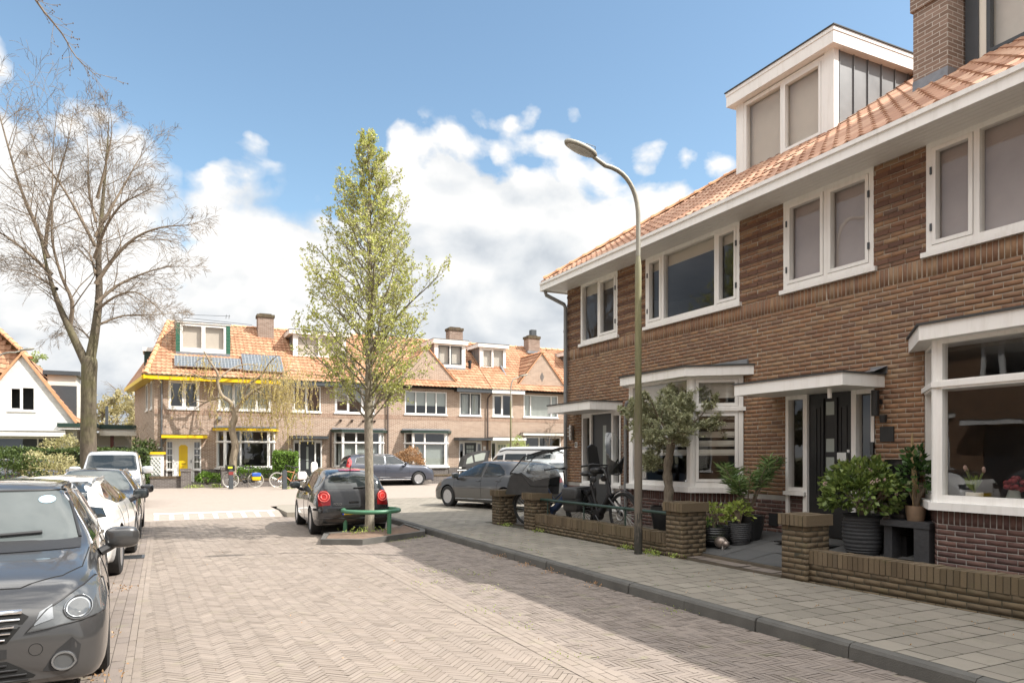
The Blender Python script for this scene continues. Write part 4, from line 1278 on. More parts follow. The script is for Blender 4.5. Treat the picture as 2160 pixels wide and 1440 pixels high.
# --- house 43
H43 = row_house('pale brick house with charcoal door and four small wooden brackets above its green-topped bay', 5.5, 11.4, [(6.15, 7.6, 3.92, 5.28), (8.35, 10.55, 3.92, 5.28), (6.2, 7.66, .4, 2.44), (8.3, 11.05, -.1, 2.9)], eaves=[(5.5, 11.4, 'anth2')])
window(H43, TW, 6.15, 7.6, 3.92, 5.28, [(1, 'c'), (1, 'f')], glass='glass2'); window(H43, TW, 8.35, 10.55, 3.92, 5.28, [(1, 'c'), (1, 'f'), (1, 'c')], glass='glass2', blind='blind', bh=.55)
_, pb = door(H43, TW, 6.2, 7.66, .4, 2.44, 'vstrip', 'anthracite', 6.54, 7.28, sidez=.98, glass='glass2'); pb.build('door_side_panel', M['rowplinth'], H43)
canopy(H43, TW, [(6.0, 0), (8.0, 0), (7.9, .6), (6.1, .6)], 2.5, 2.62, fascia='anth2')
bayw(H43, 8.3, 11.05, 'venetian')
pl = MB(TW); pl.box(5.95, 6.12, 0, .02, 1.8, 1.98); o = pl.build('house_number_plate', M['white'], H43); text('house_number', '43', .14, face_M(TW, 6.035, .022, 1.89), M['black'], o)
for k in range(4):
    b = MB(TW); b.add([(8.6 + k * .62, 0, 3.55), (8.7 + k * .62, 0, 3.55), (8.7 + k * .62, .22, 3.55), (8.6 + k * .62, .22, 3.55), (8.6 + k * .62, 0, 3.42), (8.7 + k * .62, 0, 3.42)], [(0, 1, 2, 3), (0, 3, 4), (1, 5, 2), (4, 5, 1, 0), (3, 2, 5, 4)]); b.build('wall_bracket', M['pipedark'], H43)
dp = MB(); dp.tube([TW(11.25, .09, 5.3), TW(11.25, .09, .1)], .045, 8); dp.build('downpipe', M['pipedark'], H43)
dp = MB(); dp.tube([TW(8.12, .09, 2.9), TW(8.12, .09, .1)], .04, 8); dp.build('bay_downpipe', M['pipedark'], H43)
dormer(H43, TW, 6.42, 9.3, -1.55, -4.4, 7.0, 8.24, 8.46, 'zinc', 'white', [(1, 'c'), (1, 'c')], 'screen', ovs=.22, corner=.13, fascia='white')

# --- house 45 with front gable, house 47 with front gable
def gable(h, ua, ub, za, apex, base=5.42, wb=-4.0, mat='rowbrick'):
    """front gable: wall triangle plus two roof slopes running back into the main roof"""
    ux, zx = apex
    g = MB(TW); g.extrude([(ua, .0, za), (ub, .0, za), (ux, .0, zx)], (0, -.2, 0)) if False else None
    g = MB(TW); g.poly([(ua, .004, za), (ub, .004, za), (ux, .004, zx)]); g.poly([(ua, -.2, za), (ub, -.2, za), (ux, -.2, zx)]); g.build('gable_wall', M[mat], h, recalc=False)
    for (a, s) in ((ua, 1), (ub, -1)):
        def TG(q, ww, z, a=a, s=s): return TW(a + s * ww * -1, -q, z)
        run = abs(ux - a); q0 = -.06
        tiles('gable_roof', lambda q, ww, z, a=a, s=s: TW(a - s * ww, -q, z), q0, -wb, .12, za - .06, -run, zx + .03, M['tile2'], h, tw=.26, ch=.33, amp=.035, lift=.05)
        v = MB(TW); d = Vector((ux - a, 0, zx - za)); d.normalize(); nrm = Vector((-d.z * (1 if s > 0 else -1), 0, abs(d.x)))
        p0 = Vector((a - d.x * .25, .07, za - d.z * .25)); p1 = Vector((ux, .07, zx))
        off = Vector((0, 0, .07)); v.add([tuple(p0), tuple(p1), tuple(p1 + off), tuple(p0 + off), (p0.x, -.05, p0.z), (p1.x, -.05, p1.z), (p1.x, -.05, p1.z + .07), (p0.x, -.05, p0.z + .07)], [(0, 1, 2, 3), (4, 5, 6, 7), (0, 1, 5, 4), (3, 2, 6, 7)])
        v.build('verge_tiles', M['ridge'], h, recalc=False)
    ridge('gable_ridge_tiles', TW(ux, .1, zx + .05), TW(ux, wb, zx + .05), h, r=.11, L=.42)


H45 = row_house('pale brick house with tall front gable half hidden by the budding street tree', 11.4, 17.4, [(12.25, 14.75, 3.95, 5.25), (15.55, 16.9, 3.95, 5.28), (15.52, 16.95, .4, 2.46), (12.2, 14.85, -.1, 2.9)], eaves=[(15.2, 17.4, 'anth2')])
window(H45, TW, 12.25, 14.75, 3.95, 5.25, [(1, 'f'), (1, 'f'), (1, 'f'), (1, 'f')], glass='glass2', blind='blind', bh=.62)
window(H45, TW, 15.55, 16.9, 3.95, 5.28, [(1, 'c'), (1, 'c')], sashm='anth2', glass='glass2', blind='curtain', bh=1.0, blindname='curtain')
_, pb = door(H45, TW, 15.52, 16.95, .4, 2.46, 'grid', 'anthracite', 15.86, 16.6, sidez=.98, glass='glass2'); pb.build('door_side_panel', M['rowplinth'], H45)
canopy(H45, TW, [(15.2, 0), (17.4, 0), (17.4, .6), (15.3, .6)], 2.5, 2.62, fascia='anth2')
bayw(H45, 12.2, 14.85, 'venetian', zc=2.88)
dormer(H45, TW, 14.45, 16.4, -1.2, -4.4, 6.95, 8.22, 8.48, 'zinc', 'white', [(1, 'c'), (1, 'c')], 'blind', ovs=.12, corner=.16, sash='anth2')
gable(H45, 11.42, 15.7, 5.45, (13.55, 7.75))
row_chimney(H45, 16.9, -4.3, 8.3, 9.75, s=.45)
pl = MB(TW); pl.box(17.05, 17.2, 0, .02, 1.95, 2.15); pl.box(17.05, 17.2, 0, .02, 1.6, 1.78); pl.build('house_number_plate', M['white'], H45)
vp = MB(); vp.tube([TW(16.75, -1.35, 6.7), TW(16.75, -1.35, 7.35)], .09, 10); vp.lathe([(.13, 0), (.13, .12)], TW(16.75, -1.35, 7.2), 10); vp.build('vent_pipe', M['black'], H45)
dp = MB(); dp.tube([TW(17.42, .48, 5.3), TW(17.3, .12, 5.0), TW(17.3, .09, 4.8), TW(17.3, .09, .1)], .045, 8); dp.build('downpipe', M['pipedark'], H45)

H47 = row_house('pale brick house with pointed front gable, small brick diamond and vertical blinds', 17.4, 23.4, [(17.65, 18.95, 3.95, 5.25), (19.72, 22.1, 3.95, 5.3), (17.55, 18.9, .4, 2.5), (19.8, 22.3, .5, 2.8)], eaves=[(17.4, 19.55, 'white')])
window(H47, TW, 17.65, 18.95, 3.95, 5.25, [(1, 'c'), (1, 'f')], glass='glass2')
window(H47, TW, 19.72, 22.1, 3.95, 5.3, [(.45, 'f'), (1.6, 'f'), (.45, 'f')], glass='glass2', blind='curtain', bh=1.0, blindname='vertical_blind')
_, pb = door(H47, TW, 17.55, 18.9, .4, 2.5, 'grid', 'cream', 17.9, 18.7, sidez=.98); pb.build('door_side_panel', M['white'], H47)
canopy(H47, TW, [(17.4, 0), (19.6, 0), (19.6, .6), (17.4, .6)], 2.5, 2.68, fascia='white')
window(H47, TW, 19.8, 22.3, .9, 2.75, [(1, 'f'), (1.6, 'f')], glass='glass2')
canopy(H47, TW, [(19.5, 0), (22.6, 0), (22.6, .4), (19.5, .4)], 2.82, 2.98, fascia='cream')
gable(H47, 19.05, 22.92, 5.5, (20.98, 7.88))
dmd = MB(TW); dmd.poly([(20.98, .012, 6.1), (21.13, .012, 6.42), (20.98, .012, 6.74), (20.83, .012, 6.42)]); dmd.build('brick_diamond', M['rowplinth'], H47)
dormer(H47, TW, 17.5, 19.25, -1.55, -4.4, 6.95, 8.24, 8.46, 'zinc', 'white', [(1, 'c'), (1, 'f')], 'blind', ovs=.16, corner=.1)
vl = MB(); vl.tube([TW(19.0, .05, 5.5), TW(18.92, -1.55, 7.15)], .07, 8); vl.build('valley_flashing', M['lead'], H47)
row_chimney(H47, 22.15, -3.6, 8.0, 9.5, pot=True)
H49 = row_house('pale brick house mostly hidden behind the corner of the shaded row', 23.4, 29.4, [(24, 25.5, 3.95, 5.28), (26, 28.4, 3.95, 5.28), (26, 28.4, .9, 2.8)], eave='white')
window(H49, TW, 24, 25.5, 3.95, 5.28, [(1, 'c'), (1, 'c')], glass='glass2'); window(H49, TW, 26, 28.4, 3.95, 5.28, [(1, 'f'), (1, 'f')], glass='glass2'); window(H49, TW, 26, 28.4, .9, 2.8, [(1, 'f')], glass='glass2')
dormer(H49, TW, 24.0, 27, -1.55, -4.4, 6.95, 8.2, 8.44, 'zinc', 'white', [(1, 'c'), (1, 'c')], 'blind', ovs=.16)

# ------------------------------------------------------------------ front gardens of the row
mb = MB(); mb.box(-1.5, 30, 37.0, 39, -.05, .22); tag(mb.build('front_gardens', M['frontpave']), kind='structure')
def rwall(x0, x1, z1, label):
    t = thing('garden_wall', label, 'wall', (x0, 36.95, 0), 0, 'low garden walls of the sunlit row'); a = MB(); a.box(0, x1 - x0, -.1, .1, 0, z1 - .1); a.build('wall', M['rowplinth'], t)
    c = MB(); c.box(-.02, x1 - x0 + .02, -.125, .125, z1 - .1, z1); c.build('coping', M['wallsold'], t)
def rpillar(x, z1, label):
    t = thing('gate_pillar', label, 'pillar', (x, 36.9, 0), 0, 'brick gate pillars of the sunlit row'); a = MB(); a.box(-.22, .22, -.2, .2, 0, z1 - .12); a.build('shaft', M['rowplinth'], t)
    c = MB(); c.box(-.25, .25, -.23, .23, z1 - .12, z1); c.build('cap', M['rowplinth'], t)
rwall(-.5, .78, .66, 'curved low brick wall left of the pillar before the yellow door')
rpillar(1.0, 1.0, 'small brick pillar in front of the yellow door')
rpillar(2.75, 1.05, 'pale brick pillar left of the parked city bicycles')
rwall(2.97, 5.3, .5, 'low brick wall behind the parked city bicycles')
rpillar(7.0, 1.0, 'brick pillar below the charcoal door, behind the black hatchback')
rwall(9.0, 14.9, .6, 'low brick wall behind the dark blue estate car')
rwall(15.0, 19.5, .55, 'low brick wall with steel rail in front of the door with small panes')
ra = thing('railing', 'steel rail on the low wall beside the hooded cargo bicycle', 'railing', (15.0, 36.95, .8)); rb = MB(); rb.tube([(-.4, 0, 0), (4.4, 0, 0)], .03, 8); rb.build('rail', M['steel'], ra)
for k in (0, 2.0, 4.2): rb = MB(); rb.tube([(k, 0, 0), (k, 0, -.25)], .025, 6); rb.build('post', M['steel'], ra)
# yellow-topped leaded glass meter cupboard by the yellow door
t = thing('garden_cupboard', 'white cupboard with diamond leaded panes and a yellow lid beside the hedge', 'cupboard', (-.35, 37.6, .22))
a = MB(); a.box(-.4, .42, -.2, .2, .30, 1.45); a.build('cabinet', M['white'], t)
a = MB(); a.box(-.5, .5, -.26, .26, 1.45, 1.56); a.build('lid', M['yellow'], t)
a = MB(); a.box(-.28, .3, -.215, -.2, .45, 1.32); p = a.build('leaded_pane', M['frost'], t)
a = MB()
for k in range(-4, 6):
    for s in (1, -1):
        x0, x1 = -.28, .3; z0 = .45 + k * .2
        pts = []
        for q in np.linspace(0, 1, 20):
            x = x0 + (x1 - x0) * q; z = z0 + (q if s > 0 else 1 - q) * .58 * 1.3
            if .45 <= z <= 1.32: pts.append((x, -.222, z))
        if len(pts) > 1: a.tube(pts, .014, 4)
a.build('lattice', M['white'], p)
a = MB(); a.box(-.36, -.3, -.15, -.1, 0, .3); a.box(.32, .38, -.15, -.1, 0, .3); a.build('stand', M['black'], t)
for (x, y, s) in ((2.80, 34.9, 'with a dark red band, in front of the black city bicycle'), (4.95, 33.6, 'plain dark grey, between the two city bicycles and the black hatchback')):
    t = thing('bollard', 'short square wooden bollard ' + s, 'bollard', (x, y, .1), .1, 'bollards at the junction')
    a = MB(); a.box(-.09, .09, -.09, .09, 0, .84); a.box(-.06, .06, -.06, .06, .84, .88); a.build('post', M['anth2'], t)
    if x < 4: a = MB(); a.box(-.094, .094, -.094, .094, .64, .78); a.build('band', pm('red_band', (.22, .03, .025), .5), t)

# ------------------------------------------------------------------ white house and carport on the left
TLh = lambda u, w, z: (u, 45 - w, z)
HL = wthing('white_house', 'white painted brick house with steep orange roof at the left edge', 'house', (-8, 48, 0))
w = MB(); holes = [(-7.15, -6.0, 3.95, 5.2), (-9.6, -4.9, .6, 2.55)]
wall_face(w, TLh, -10.5, -4.1, 0, 3.4, [(-9.6, -4.9, .6, 2.55)])
w.T = TLh
# gable with its window opening, built from strips
def edge(z): return 2.42 * (6.82 - z) / 3.42
zs = [3.4, 3.95, 5.2, 6.82]; cx = -6.58
for (z0, z1) in zip(zs[:-1], zs[1:]):
    l0, r0, l1, r1 = cx - edge(z0), cx + edge(z0), cx - edge(z1), cx + edge(z1)
    if z0 == 3.95:
        w.poly([(l0, 0, z0), (-7.15, 0, z0), (-7.15, 0, z1), (l1, 0, z1)]); w.poly([(-6.0, 0, z0), (r0, 0, z0), (r1, 0, z1), (-6.0, 0, z1)])
    else: w.poly([(l0, 0, z0), (r0, 0, z0), (r1, 0, z1), (l1, 0, z1)])
w.quad((-4.1, 0, 0), (-4.1, -9, 0), (-4.1, -9, 3.4), (-4.1, 0, 3.4)); w.quad((-10.5, -9, 0), (-4.1, -9, 0), (-4.1, -9, 3.4), (-10.5, -9, 3.4))
w.build('wall', M['whitebrick'], HL, recalc=False)
window(HL, TLh, -7.15, -6.0, 3.95, 5.2, [(1, 'c'), (1, 'f')], glass='glass2', frame='white')
window(HL, TLh, -9.6, -4.9, .6, 2.55, [(1, 'f'), (1, 'f'), (.5, 'f')], glass='glass2', frame='cream')
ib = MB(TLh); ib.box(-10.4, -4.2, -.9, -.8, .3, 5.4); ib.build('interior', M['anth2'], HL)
f = MB(TLh); f.box(-10.5, -4.6, 0, .5, 2.62, 2.9); f.box(-10.5, -4.6, 0, .55, 2.9, 2.93); f.build('bay_fascia', M['white'], HL)
for s, a in ((-1, -4.15), (1, -9.01)):
    tiles('gable_roof', lambda q, ww, z, a=a, s=s: (a - s * ww, 45 + q, z), -.12, 6, .1, 3.35, -2.46, 6.9, M['tile2'], HL, tw=.26, ch=.33, amp=.035, lift=.05)
    v = MB(TLh); b = (a, .14, 3.3); e = (cx, .14, 6.85)
    v.add([b, e, (e[0], .14, e[2] + .16), (b[0] - s * .1, .14, b[2] + .12), (b[0], -.05, b[2]), (e[0], -.05, e[2]), (e[0], -.05, e[2] + .16), (b[0] - s * .1, -.05, b[2] + .12)], [(0, 1, 2, 3), (4, 5, 6, 7), (0, 1, 5, 4), (3, 2, 6, 7)]); v.build('verge_tiles', M['ridge'], HL, recalc=False)
# main roof rising behind the gable to the left
tiles('roof', lambda u, ww, z: (u, 45 - ww, z), -14, -6.25, -1.6, 6.0, -4.6, 9.6, M['tile2'], HL, hipR=3.2, tw=.3, ch=.36, amp=.035, lift=.05)
ridge('hip_tiles', (-6.4, 46.2, 6.85), (-8.8, 49, 9.3), HL, r=.14, L=.45)
mb = MB(); mb.poly([(-14, 49, 9.2), (-8.9, 49, 9.2), (-4.1, 54, 3.4), (-14, 54, 3.4)]); mb.poly([(-6.4, 46.1, 6.8), (-8.9, 49, 9.2), (-4.1, 54, 3.4), (-4.1, 48, 3.4)]); mb.build('back_roof', M['tile2'], HL, recalc=False)
d = MB(); d.box(-5.6, -4.25, 46.2, 48.5, 3.6, 6.0); o = d.build('side_dormer', M['cream'], HL); d = MB(); d.box(-5.8, -4.05, 46.0, 48.7, 6.0, 6.22); d.build('side_dormer_fascia', M['anth2'], o)
cp = wthing('carport', 'flat-roofed white carport with dark roof edge beside the white gabled house', 'carport', (-3, 49, 0))
a = MB(); a.box(-4.1, -1.6, 47.2, 47.4, .1, 2.9); a.build('back_wall', M['cream'], cp)
a = MB(); a.box(-4.9, -3.15, 44.4, 47.3, 3.0, 3.12); a.box(-3.15, -1.2, 46.2, 47.4, 2.95, 3.1); o = a.build('roof', M['white'], cp)
a = MB(); a.box(-4.95, -3.1, 44.35, 47.3, 3.12, 3.32); a.box(-3.1, -1.2, 46.1, 47.4, 3.1, 3.34); a.build('roof_edge', M['darkgreen'], o)
a = MB(); a.box(-3.15, -1.2, 46.15, 46.2, 2.72, 2.95); a.build('fascia', M['cream'], o)
a = MB(); a.box(-2.62, -2.45, 46.3, 46.5, .1, 2.9); a.build('post', pm('oxblood_post', (.10, .025, .018), .5), cp)
for k in range(3):
    a = MB(); x = -3.9 + k * .75; a.box(x, x + .68, 47.14, 47.2, .2, 2.2); o = a.build('garage_door', M['white'], cp); b = MB(); b.box(x + .07, x + .6, 47.12, 47.14, 1.5, 2.1); b.build('pane', M['blackgloss'], o)
a = MB(); a.box(-3.1, -2.95, 50, 50.4, 3.3, 4.6); a.build('flue', M['anth2'], cp)

# ------------------------------------------------------------------ terrace across the street (behind the parked cars; seen in window reflections)
TO = lambda u, w, z: (-7.2 + w, u, z)
for k, (u0, lab) in enumerate(((-18, 'far'), (-12, 'third'), (-6, 'second'), (0, 'first'), (6, 'near'), (12, 'end'))):
    u1 = u0 + 6
    h = wthing('opposite_house', 'brown brick house of the opposite terrace, left of the street and outside the picture', 'house', TO((u0 + u1) / 2, -4, 0), 'opposite terrace')
    hs = [(u0 + .6, u0 + 2.0, 3.95, 5.3), (u0 + 3.1, u0 + 5.5, 3.95, 5.3), (u0 + .7, u0 + 1.9, .4, 2.5), (u0 + 3.0, u0 + 5.5, .9, 2.8)]
    w = MB(); wall_face(w, TO, u0, u1, 0, 5.6, hs); w.T = TO; w.build('wall', M['brick'], h, recalc=False)
    window(h, TO, *hs[0], [(1, 'c'), (1, 'c')], blind='blind', bh=.4); window(h, TO, *hs[1], [(1, 'c'), (1, 'f'), (1, 'c')], blind='curtain', bh=1, blindname='curtain'); window(h, TO, *hs[3], [(1, 'f')], transom=2.3, blind='slat', bh=.9, blindname='venetian_blind')
    d = MB(TO); d.box(hs[2][0], hs[2][1], -.1, -.05, .4, 2.5); d.build('door', M['anthracite'], h)
    canopy(h, TO, [(u0 + .4, 0), (u0 + 2.2, 0), (u0 + 2.2, .7), (u0 + .4, .7)], 2.55, 2.7); canopy(h, TO, [(u0 + 2.8, 0), (u0 + 5.7, 0), (u0 + 5.5, .5), (u0 + 3.0, .5)], 2.85, 3.0)
    f = MB(TO); f.box(u0, u1, -.02, .6, 5.45, 5.64); f.build('gutter_board', M['white'], h)
    r = MB(TO); r.quad((u0, .6, 5.65), (u1, .6, 5.65), (u1, -4, 8.6), (u0, -4, 8.6)); r.quad((u0, -4, 8.6), (u1, -4, 8.6), (u1, -8.3, 5.65), (u0, -8.3, 5.65)); r.build('roof', M['tile'], h, recalc=False)
    rooms(h, TO, u0, u1, .4, 2.95, 5.4)
# ------------------------------------------------------------------ cars
def pchip(xs, ys):
    n = len(xs); h = [xs[i + 1] - xs[i] for i in range(n - 1)]; dl = [(ys[i + 1] - ys[i]) / h[i] for i in range(n - 1)]
    d = [0.0] * n
    for i in range(1, n - 1):
        if dl[i - 1] * dl[i] > 0:
            w1, w2 = 2 * h[i] + h[i - 1], h[i] + 2 * h[i - 1]; d[i] = (w1 + w2) / (w1 / dl[i - 1] + w2 / dl[i])
    d[0], d[-1] = dl[0], dl[-1]
    def f(x):
        if x <= xs[0]: return ys[0]
        if x >= xs[-1]: return ys[-1]
        i = max(j for j in range(n - 1) if xs[j] <= x); t = (x - xs[i]) / h[i]
        return ys[i] * (1 + 2 * t) * (1 - t) ** 2 + h[i] * d[i] * t * (1 - t) ** 2 + ys[i + 1] * t * t * (3 - 2 * t) + h[i] * d[i + 1] * t * t * (t - 1)
    return f


def catmull(P, sub):
    out = []; n = len(P)
    for i in range(n - 1):
        p0, p1, p2, p3 = P[max(i - 1, 0)], P[i], P[i + 1], P[min(i + 2, n - 1)]
        for k in range(sub):
            t = k / sub
            out.append(tuple(.5 * (2 * b + (c - a) * t + (2 * a - 5 * b + 4 * c - e) * t * t + (-a + 3 * b - 3 * c + e) * t ** 3) for a, b, c, e in zip(p0, p1, p2, p3)))
    out.append(P[-1])
    return out


def carpaint(name, col, metal=.0, rough=.32, flake=True):
    t = NT(name); ob = t.obj(); n = t.noise(3, 5, .6, ob); n2 = t.noise(900, 2, .5, ob)
    c = t.mix(t.math('MULTIPLY', n2.outputs[0], .35 if flake else 0), col, c3(col, 1.7))
    c = t.mix(t.math('MULTIPLY', n.outputs[0], .035), c, (.30, .27, .23))
    t.bsdf(c, rough, metal, None, .5, 1.0, .03)
    return t.mat


def carglass(name, col=(.012, .015, .016), spec=.6, coat=.3):
    t = NT(name); ob = t.obj(); n = t.noise(1.7, 3, .5, ob)
    p = t.bsdf(t.mix(n.outputs[0], col, c3(col, 2.2)), .03, 0, None, spec, coat, .02)
    return t.mat
M['carglass'] = carglass('car_glass'); M['screen_glass'] = carglass('windscreen_glass', (.05, .057, .057), .2, 0)
M['tyre'] = pm('tyre_rubber', (.018, .018, .018), .85, var=.25, bump=.3, bscale=60)
M['alloy'] = pm('alloy_rim', (.42, .42, .43), .3, .7, var=.1); M['trim'] = pm('black_trim', (.016, .016, .017), .55, var=.15)
M['headlamp'] = carglass('headlamp_lens', (.045, .048, .05), .5, .5); M['redlamp'] = carglass('tail_lamp_red', (.30, .006, .008), .8); M['redring'] = pm('tail_lamp_ring', (.75, .16, .14), .2, var=.05)
M['redlamp2'] = carglass('dark_red_lens', (.10, .004, .005), .5); M['lamp_in'] = pm('lamp_reflector', (.26, .27, .28), .2, .8, var=.15, scale=14); M['dark'] = pm('dark_recess', (.006, .006, .006), .9)
M['plate'] = pm('yellow_plate', (.72, .47, .02), .45, var=.04); M['plateblue'] = pm('plate_blue_band', (.01, .04, .35), .45)


class Car:
    def __init__(c, name, label, paint, loc, rot, st, wheels, L, W, sc=.93, rim='alloy', rimn=10, group=None, sub=6, wr=.31, arch=1.13, low=None):
        """st: stations (y, zbot, ztop, zbelt, wmid, wbelt, wroof, zedge); wheels: (yf, yr)"""
        c.t = thing(name, label, 'car', loc, rot, group); c.t.scale = (1, 1, 1); c.sc = sc; c.paint = paint
        ys = [s[0] for s in st]; F = [pchip(ys, [s[k] for s in st]) for k in range(1, 8)]
        Y = []
        for a, b in zip(ys[:-1], ys[1:]):
            n = max(2, int((b - a) / .07))
            Y += [a + (b - a) * i / n for i in range(n)]
        Y.append(ys[-1])
        vs = []; m = None
        for y in Y:
            zb, zt, zl, wm, wb, wr_, ze = [f(y) for f in F]
            half = [(0, zb), (.80 * wm, zb), (.965 * wm, zb + .05), (wm, zb + (zl - zb) * .45), (wm * .997, zb + (zl - zb) * .72), (wb, zl), (wb * .55 + wr_ * .45, zl + (ze - zl) * .50), (wr_, ze), (wr_ * .62, ze + (zt - ze) * .72), (0, zt)]
            half = catmull(half, 4)
            ring = [(x, y, z) for x, z in half] + [(-x, y, z) for x, z in half[-2:0:-1]]
            m = len(ring); vs += [(x * sc, yy * sc, z * sc) for x, yy, z in ring]
        fs = [(i * m + k, i * m + (k + 1) % m, (i + 1) * m + (k + 1) % m, (i + 1) * m + k) for i in range(len(Y) - 1) for k in range(m)]
        n = len(Y)
        for base in (0, (n - 1) * m):
            ctr = tuple(sum(vs[base + k][j] for k in range(m)) / m for j in range(3)); vs.append(ctr); ci = len(vs) - 1
            fs += [(base + k, base + (k + 1) % m, ci) for k in range(m)]
        mb = MB(); mb.add(vs, fs)
        body = mb.build('body', [paint, M['dark']], None)
        c.bvh = BVHTree.FromPolygons([v.co.copy() for v in body.data.vertices], [tuple(p.vertices) for p in body.data.polygons])
        R = wr * sc
        cut = MB()
        for yw in wheels:
            for s in (-1, 1):
                x0, x1 = sorted((s * (W / 2 + .2) * sc, s * (W / 2 - .30) * sc))
                cut.lathe([(R * arch, x0), (R * arch, x1)], (0, yw * sc, R * 1.02), 28, axis='x')
        co = cut.build('cut', [M['dark']], None)
        # move cutter faces to material 1
        co.data.materials.clear(); co.data.materials.append(paint); co.data.materials.append(M['dark']); co.data.polygons.foreach_set('material_index', [1] * len(co.data.polygons))
        md = body.modifiers.new('b', 'BOOLEAN'); md.object = co; md.operation = 'DIFFERENCE'; md.solver = 'EXACT'
        bpy.context.view_layer.update(); dg = bpy.context.evaluated_depsgraph_get()
        me = bpy.data.meshes.new_from_object(body.evaluated_get(dg)); me.name = 'body'
        bpy.data.objects.remove(body); bpy.data.objects.remove(co)
        me.polygons.foreach_set('use_smooth', [True] * len(me.polygons)); me.set_sharp_from_angle(angle=math.radians(38))
        c.body = link('body', me, c.t)
        for yw in wheels:
            for s in (-1, 1): c.wheel(s * (W / 2 - .115) * sc, yw * sc, R, s, rim, rimn)

    def wheel(c, x, y, R, s, rim, n):
        mb = MB(); w = .105; r0 = R * .66
        prof = [(r0, -w), (R * .9, -w * 1.02), (R * .985, -w * .85), (R, -w * .5), (R, w * .5), (R * .985, w * .85), (R * .9, w * 1.02), (r0, w)]
        mb.lathe(prof, (0, 0, 0), 40, axis='x', closed=True); o = mb.build('wheel', M['tyre'], c.t, smooth=35); o.location = (x, y, R)
        r = MB(); q = s * .055
        r.lathe([(r0 * 1.01, s * .09), (r0 * .95, s * .085), (r0 * .93, s * .02), (.001, s * .015)], (0, 0, 0), 36, axis='x')
        ro = r.build('rim_barrel', M['dark'], o, smooth=40)
        r = MB(); r.lathe([(r0 * 1.02, s * .095), (r0 * 1.0, s * .10), (r0 * .92, s * .092), (r0 * .90, s * .07)], (0, 0, 0), 36, axis='x')
        for k in range(n):
            a = 2 * PI * k / n; ca, sa = math.cos(a), math.sin(a); hw = r0 * (.095 if n > 6 else .15)
            pts = []
            for rr, xx, ww in ((r0 * .12, .075, hw * 1.0), (r0 * .93, .088, hw * (1.1 if n > 6 else .75))):
                for e in (-1, 1): pts.append((s * xx, rr * ca - e * ww * sa, rr * sa + e * ww * ca))
            a_, b_, c_, d_ = pts; r.extrude([a_, b_, d_, c_], (-s * .03, 0, 0))
        r.lathe([(.001, s * .085), (r0 * .2, s * .085), (r0 * .24, s * .06)], (0, 0, 0), 16, axis='x')
        r.build('rim', M[rim], o, smooth=35)

    AX = {'L': ((-3, None, None), (1, 0, 0)), 'R': ((3, None, None), (-1, 0, 0)), 'F': ((None, 4, None), (0, -1, 0)), 'B': ((None, -4, None), (0, 1, 0)), 'T': ((None, None, 4), (0, 0, -1))}

    def proj(c, ax, a, b, off):
        o, d = c.AX[ax]; d = Vector(d); p = []; k = 0
        for i in range(3):
            if o[i] is None: p.append((a, b)[k]); k += 1
            else: p.append(o[i])
        h, nrm, i_, dist = c.bvh.ray_cast(Vector(p), d)
        if h is None:
            q = Vector(p); q[[i for i in range(3) if o[i] is not None][0]] = 0
            h, nrm, i_, dist = c.bvh.find_nearest(q)
        if nrm.dot(d) > 0: nrm = -nrm
        return h + nrm * off, nrm

    def decal(c, name, ax, pts, mat, off=.004, res=.05, parent=None, smooth=True):
        sc = c.sc; pts = [(a * sc, b * sc) for a, b in pts]
        bm = bmesh.new(); vs = [bm.verts.new((a, b, 0)) for a, b in pts]
        f = bm.faces.new(vs); bmesh.ops.triangulate(bm, faces=[f], ngon_method='EAR_CLIP')
        # slice into a grid so the patch can follow the body
        xs = [p[0] for p in pts]; ys = [p[1] for p in pts]
        for axis, lo, hi in ((0, min(xs), max(xs)), (1, min(ys), max(ys))):
            k = max(1, int((hi - lo) / res))
            for i in range(1, k):
                co = [0, 0, 0]; no = [0, 0, 0]; co[axis] = lo + (hi - lo) * i / k; no[axis] = 1
                bmesh.ops.bisect_plane(bm, geom=bm.verts[:] + bm.edges[:] + bm.faces[:], plane_co=co, plane_no=no, dist=1e-6)
        bmesh.ops.remove_doubles(bm, verts=bm.verts, dist=1e-5)
        for v in bm.verts:
            h, n = c.proj(ax, v.co.x, v.co.y, off); v.co = h
        bmesh.ops.recalc_face_normals(bm, faces=bm.faces)
        me = bpy.data.meshes.new(name); bm.to_mesh(me); bm.free()
        if smooth: me.polygons.foreach_set('use_smooth', [True] * len(me.polygons))
        me.materials.append(mat)
        d = Vector(c.AX[ax][1])
        if len(me.polygons) and sum(p.normal.dot(d) for p in me.polygons) > 0: me.flip_normals()
        return link(name, me, parent or c.t)

    def line(c, name, ax, pts, w, mat, off=.003, parent=None, closed=False, sub=6, tube=False):
        sc = c.sc; P = [(a * sc, b * sc) for a, b in pts]
        if closed: P.append(P[0])
        Q = []
        for (a, b), (e, f) in zip(P[:-1], P[1:]):
            k = max(1, int(math.hypot(e - a, f - b) / .05))
            Q += [(a + (e - a) * i / k, b + (f - b) * i / k) for i in range(k)]
        if not closed: Q.append(P[-1])
        mb = MB(); mb.tube([c.proj(ax, a, b, off)[0] for a, b in Q], w * sc / 2, 6, closed=closed)
        return mb.build(name, mat, parent or c.t, smooth=60)

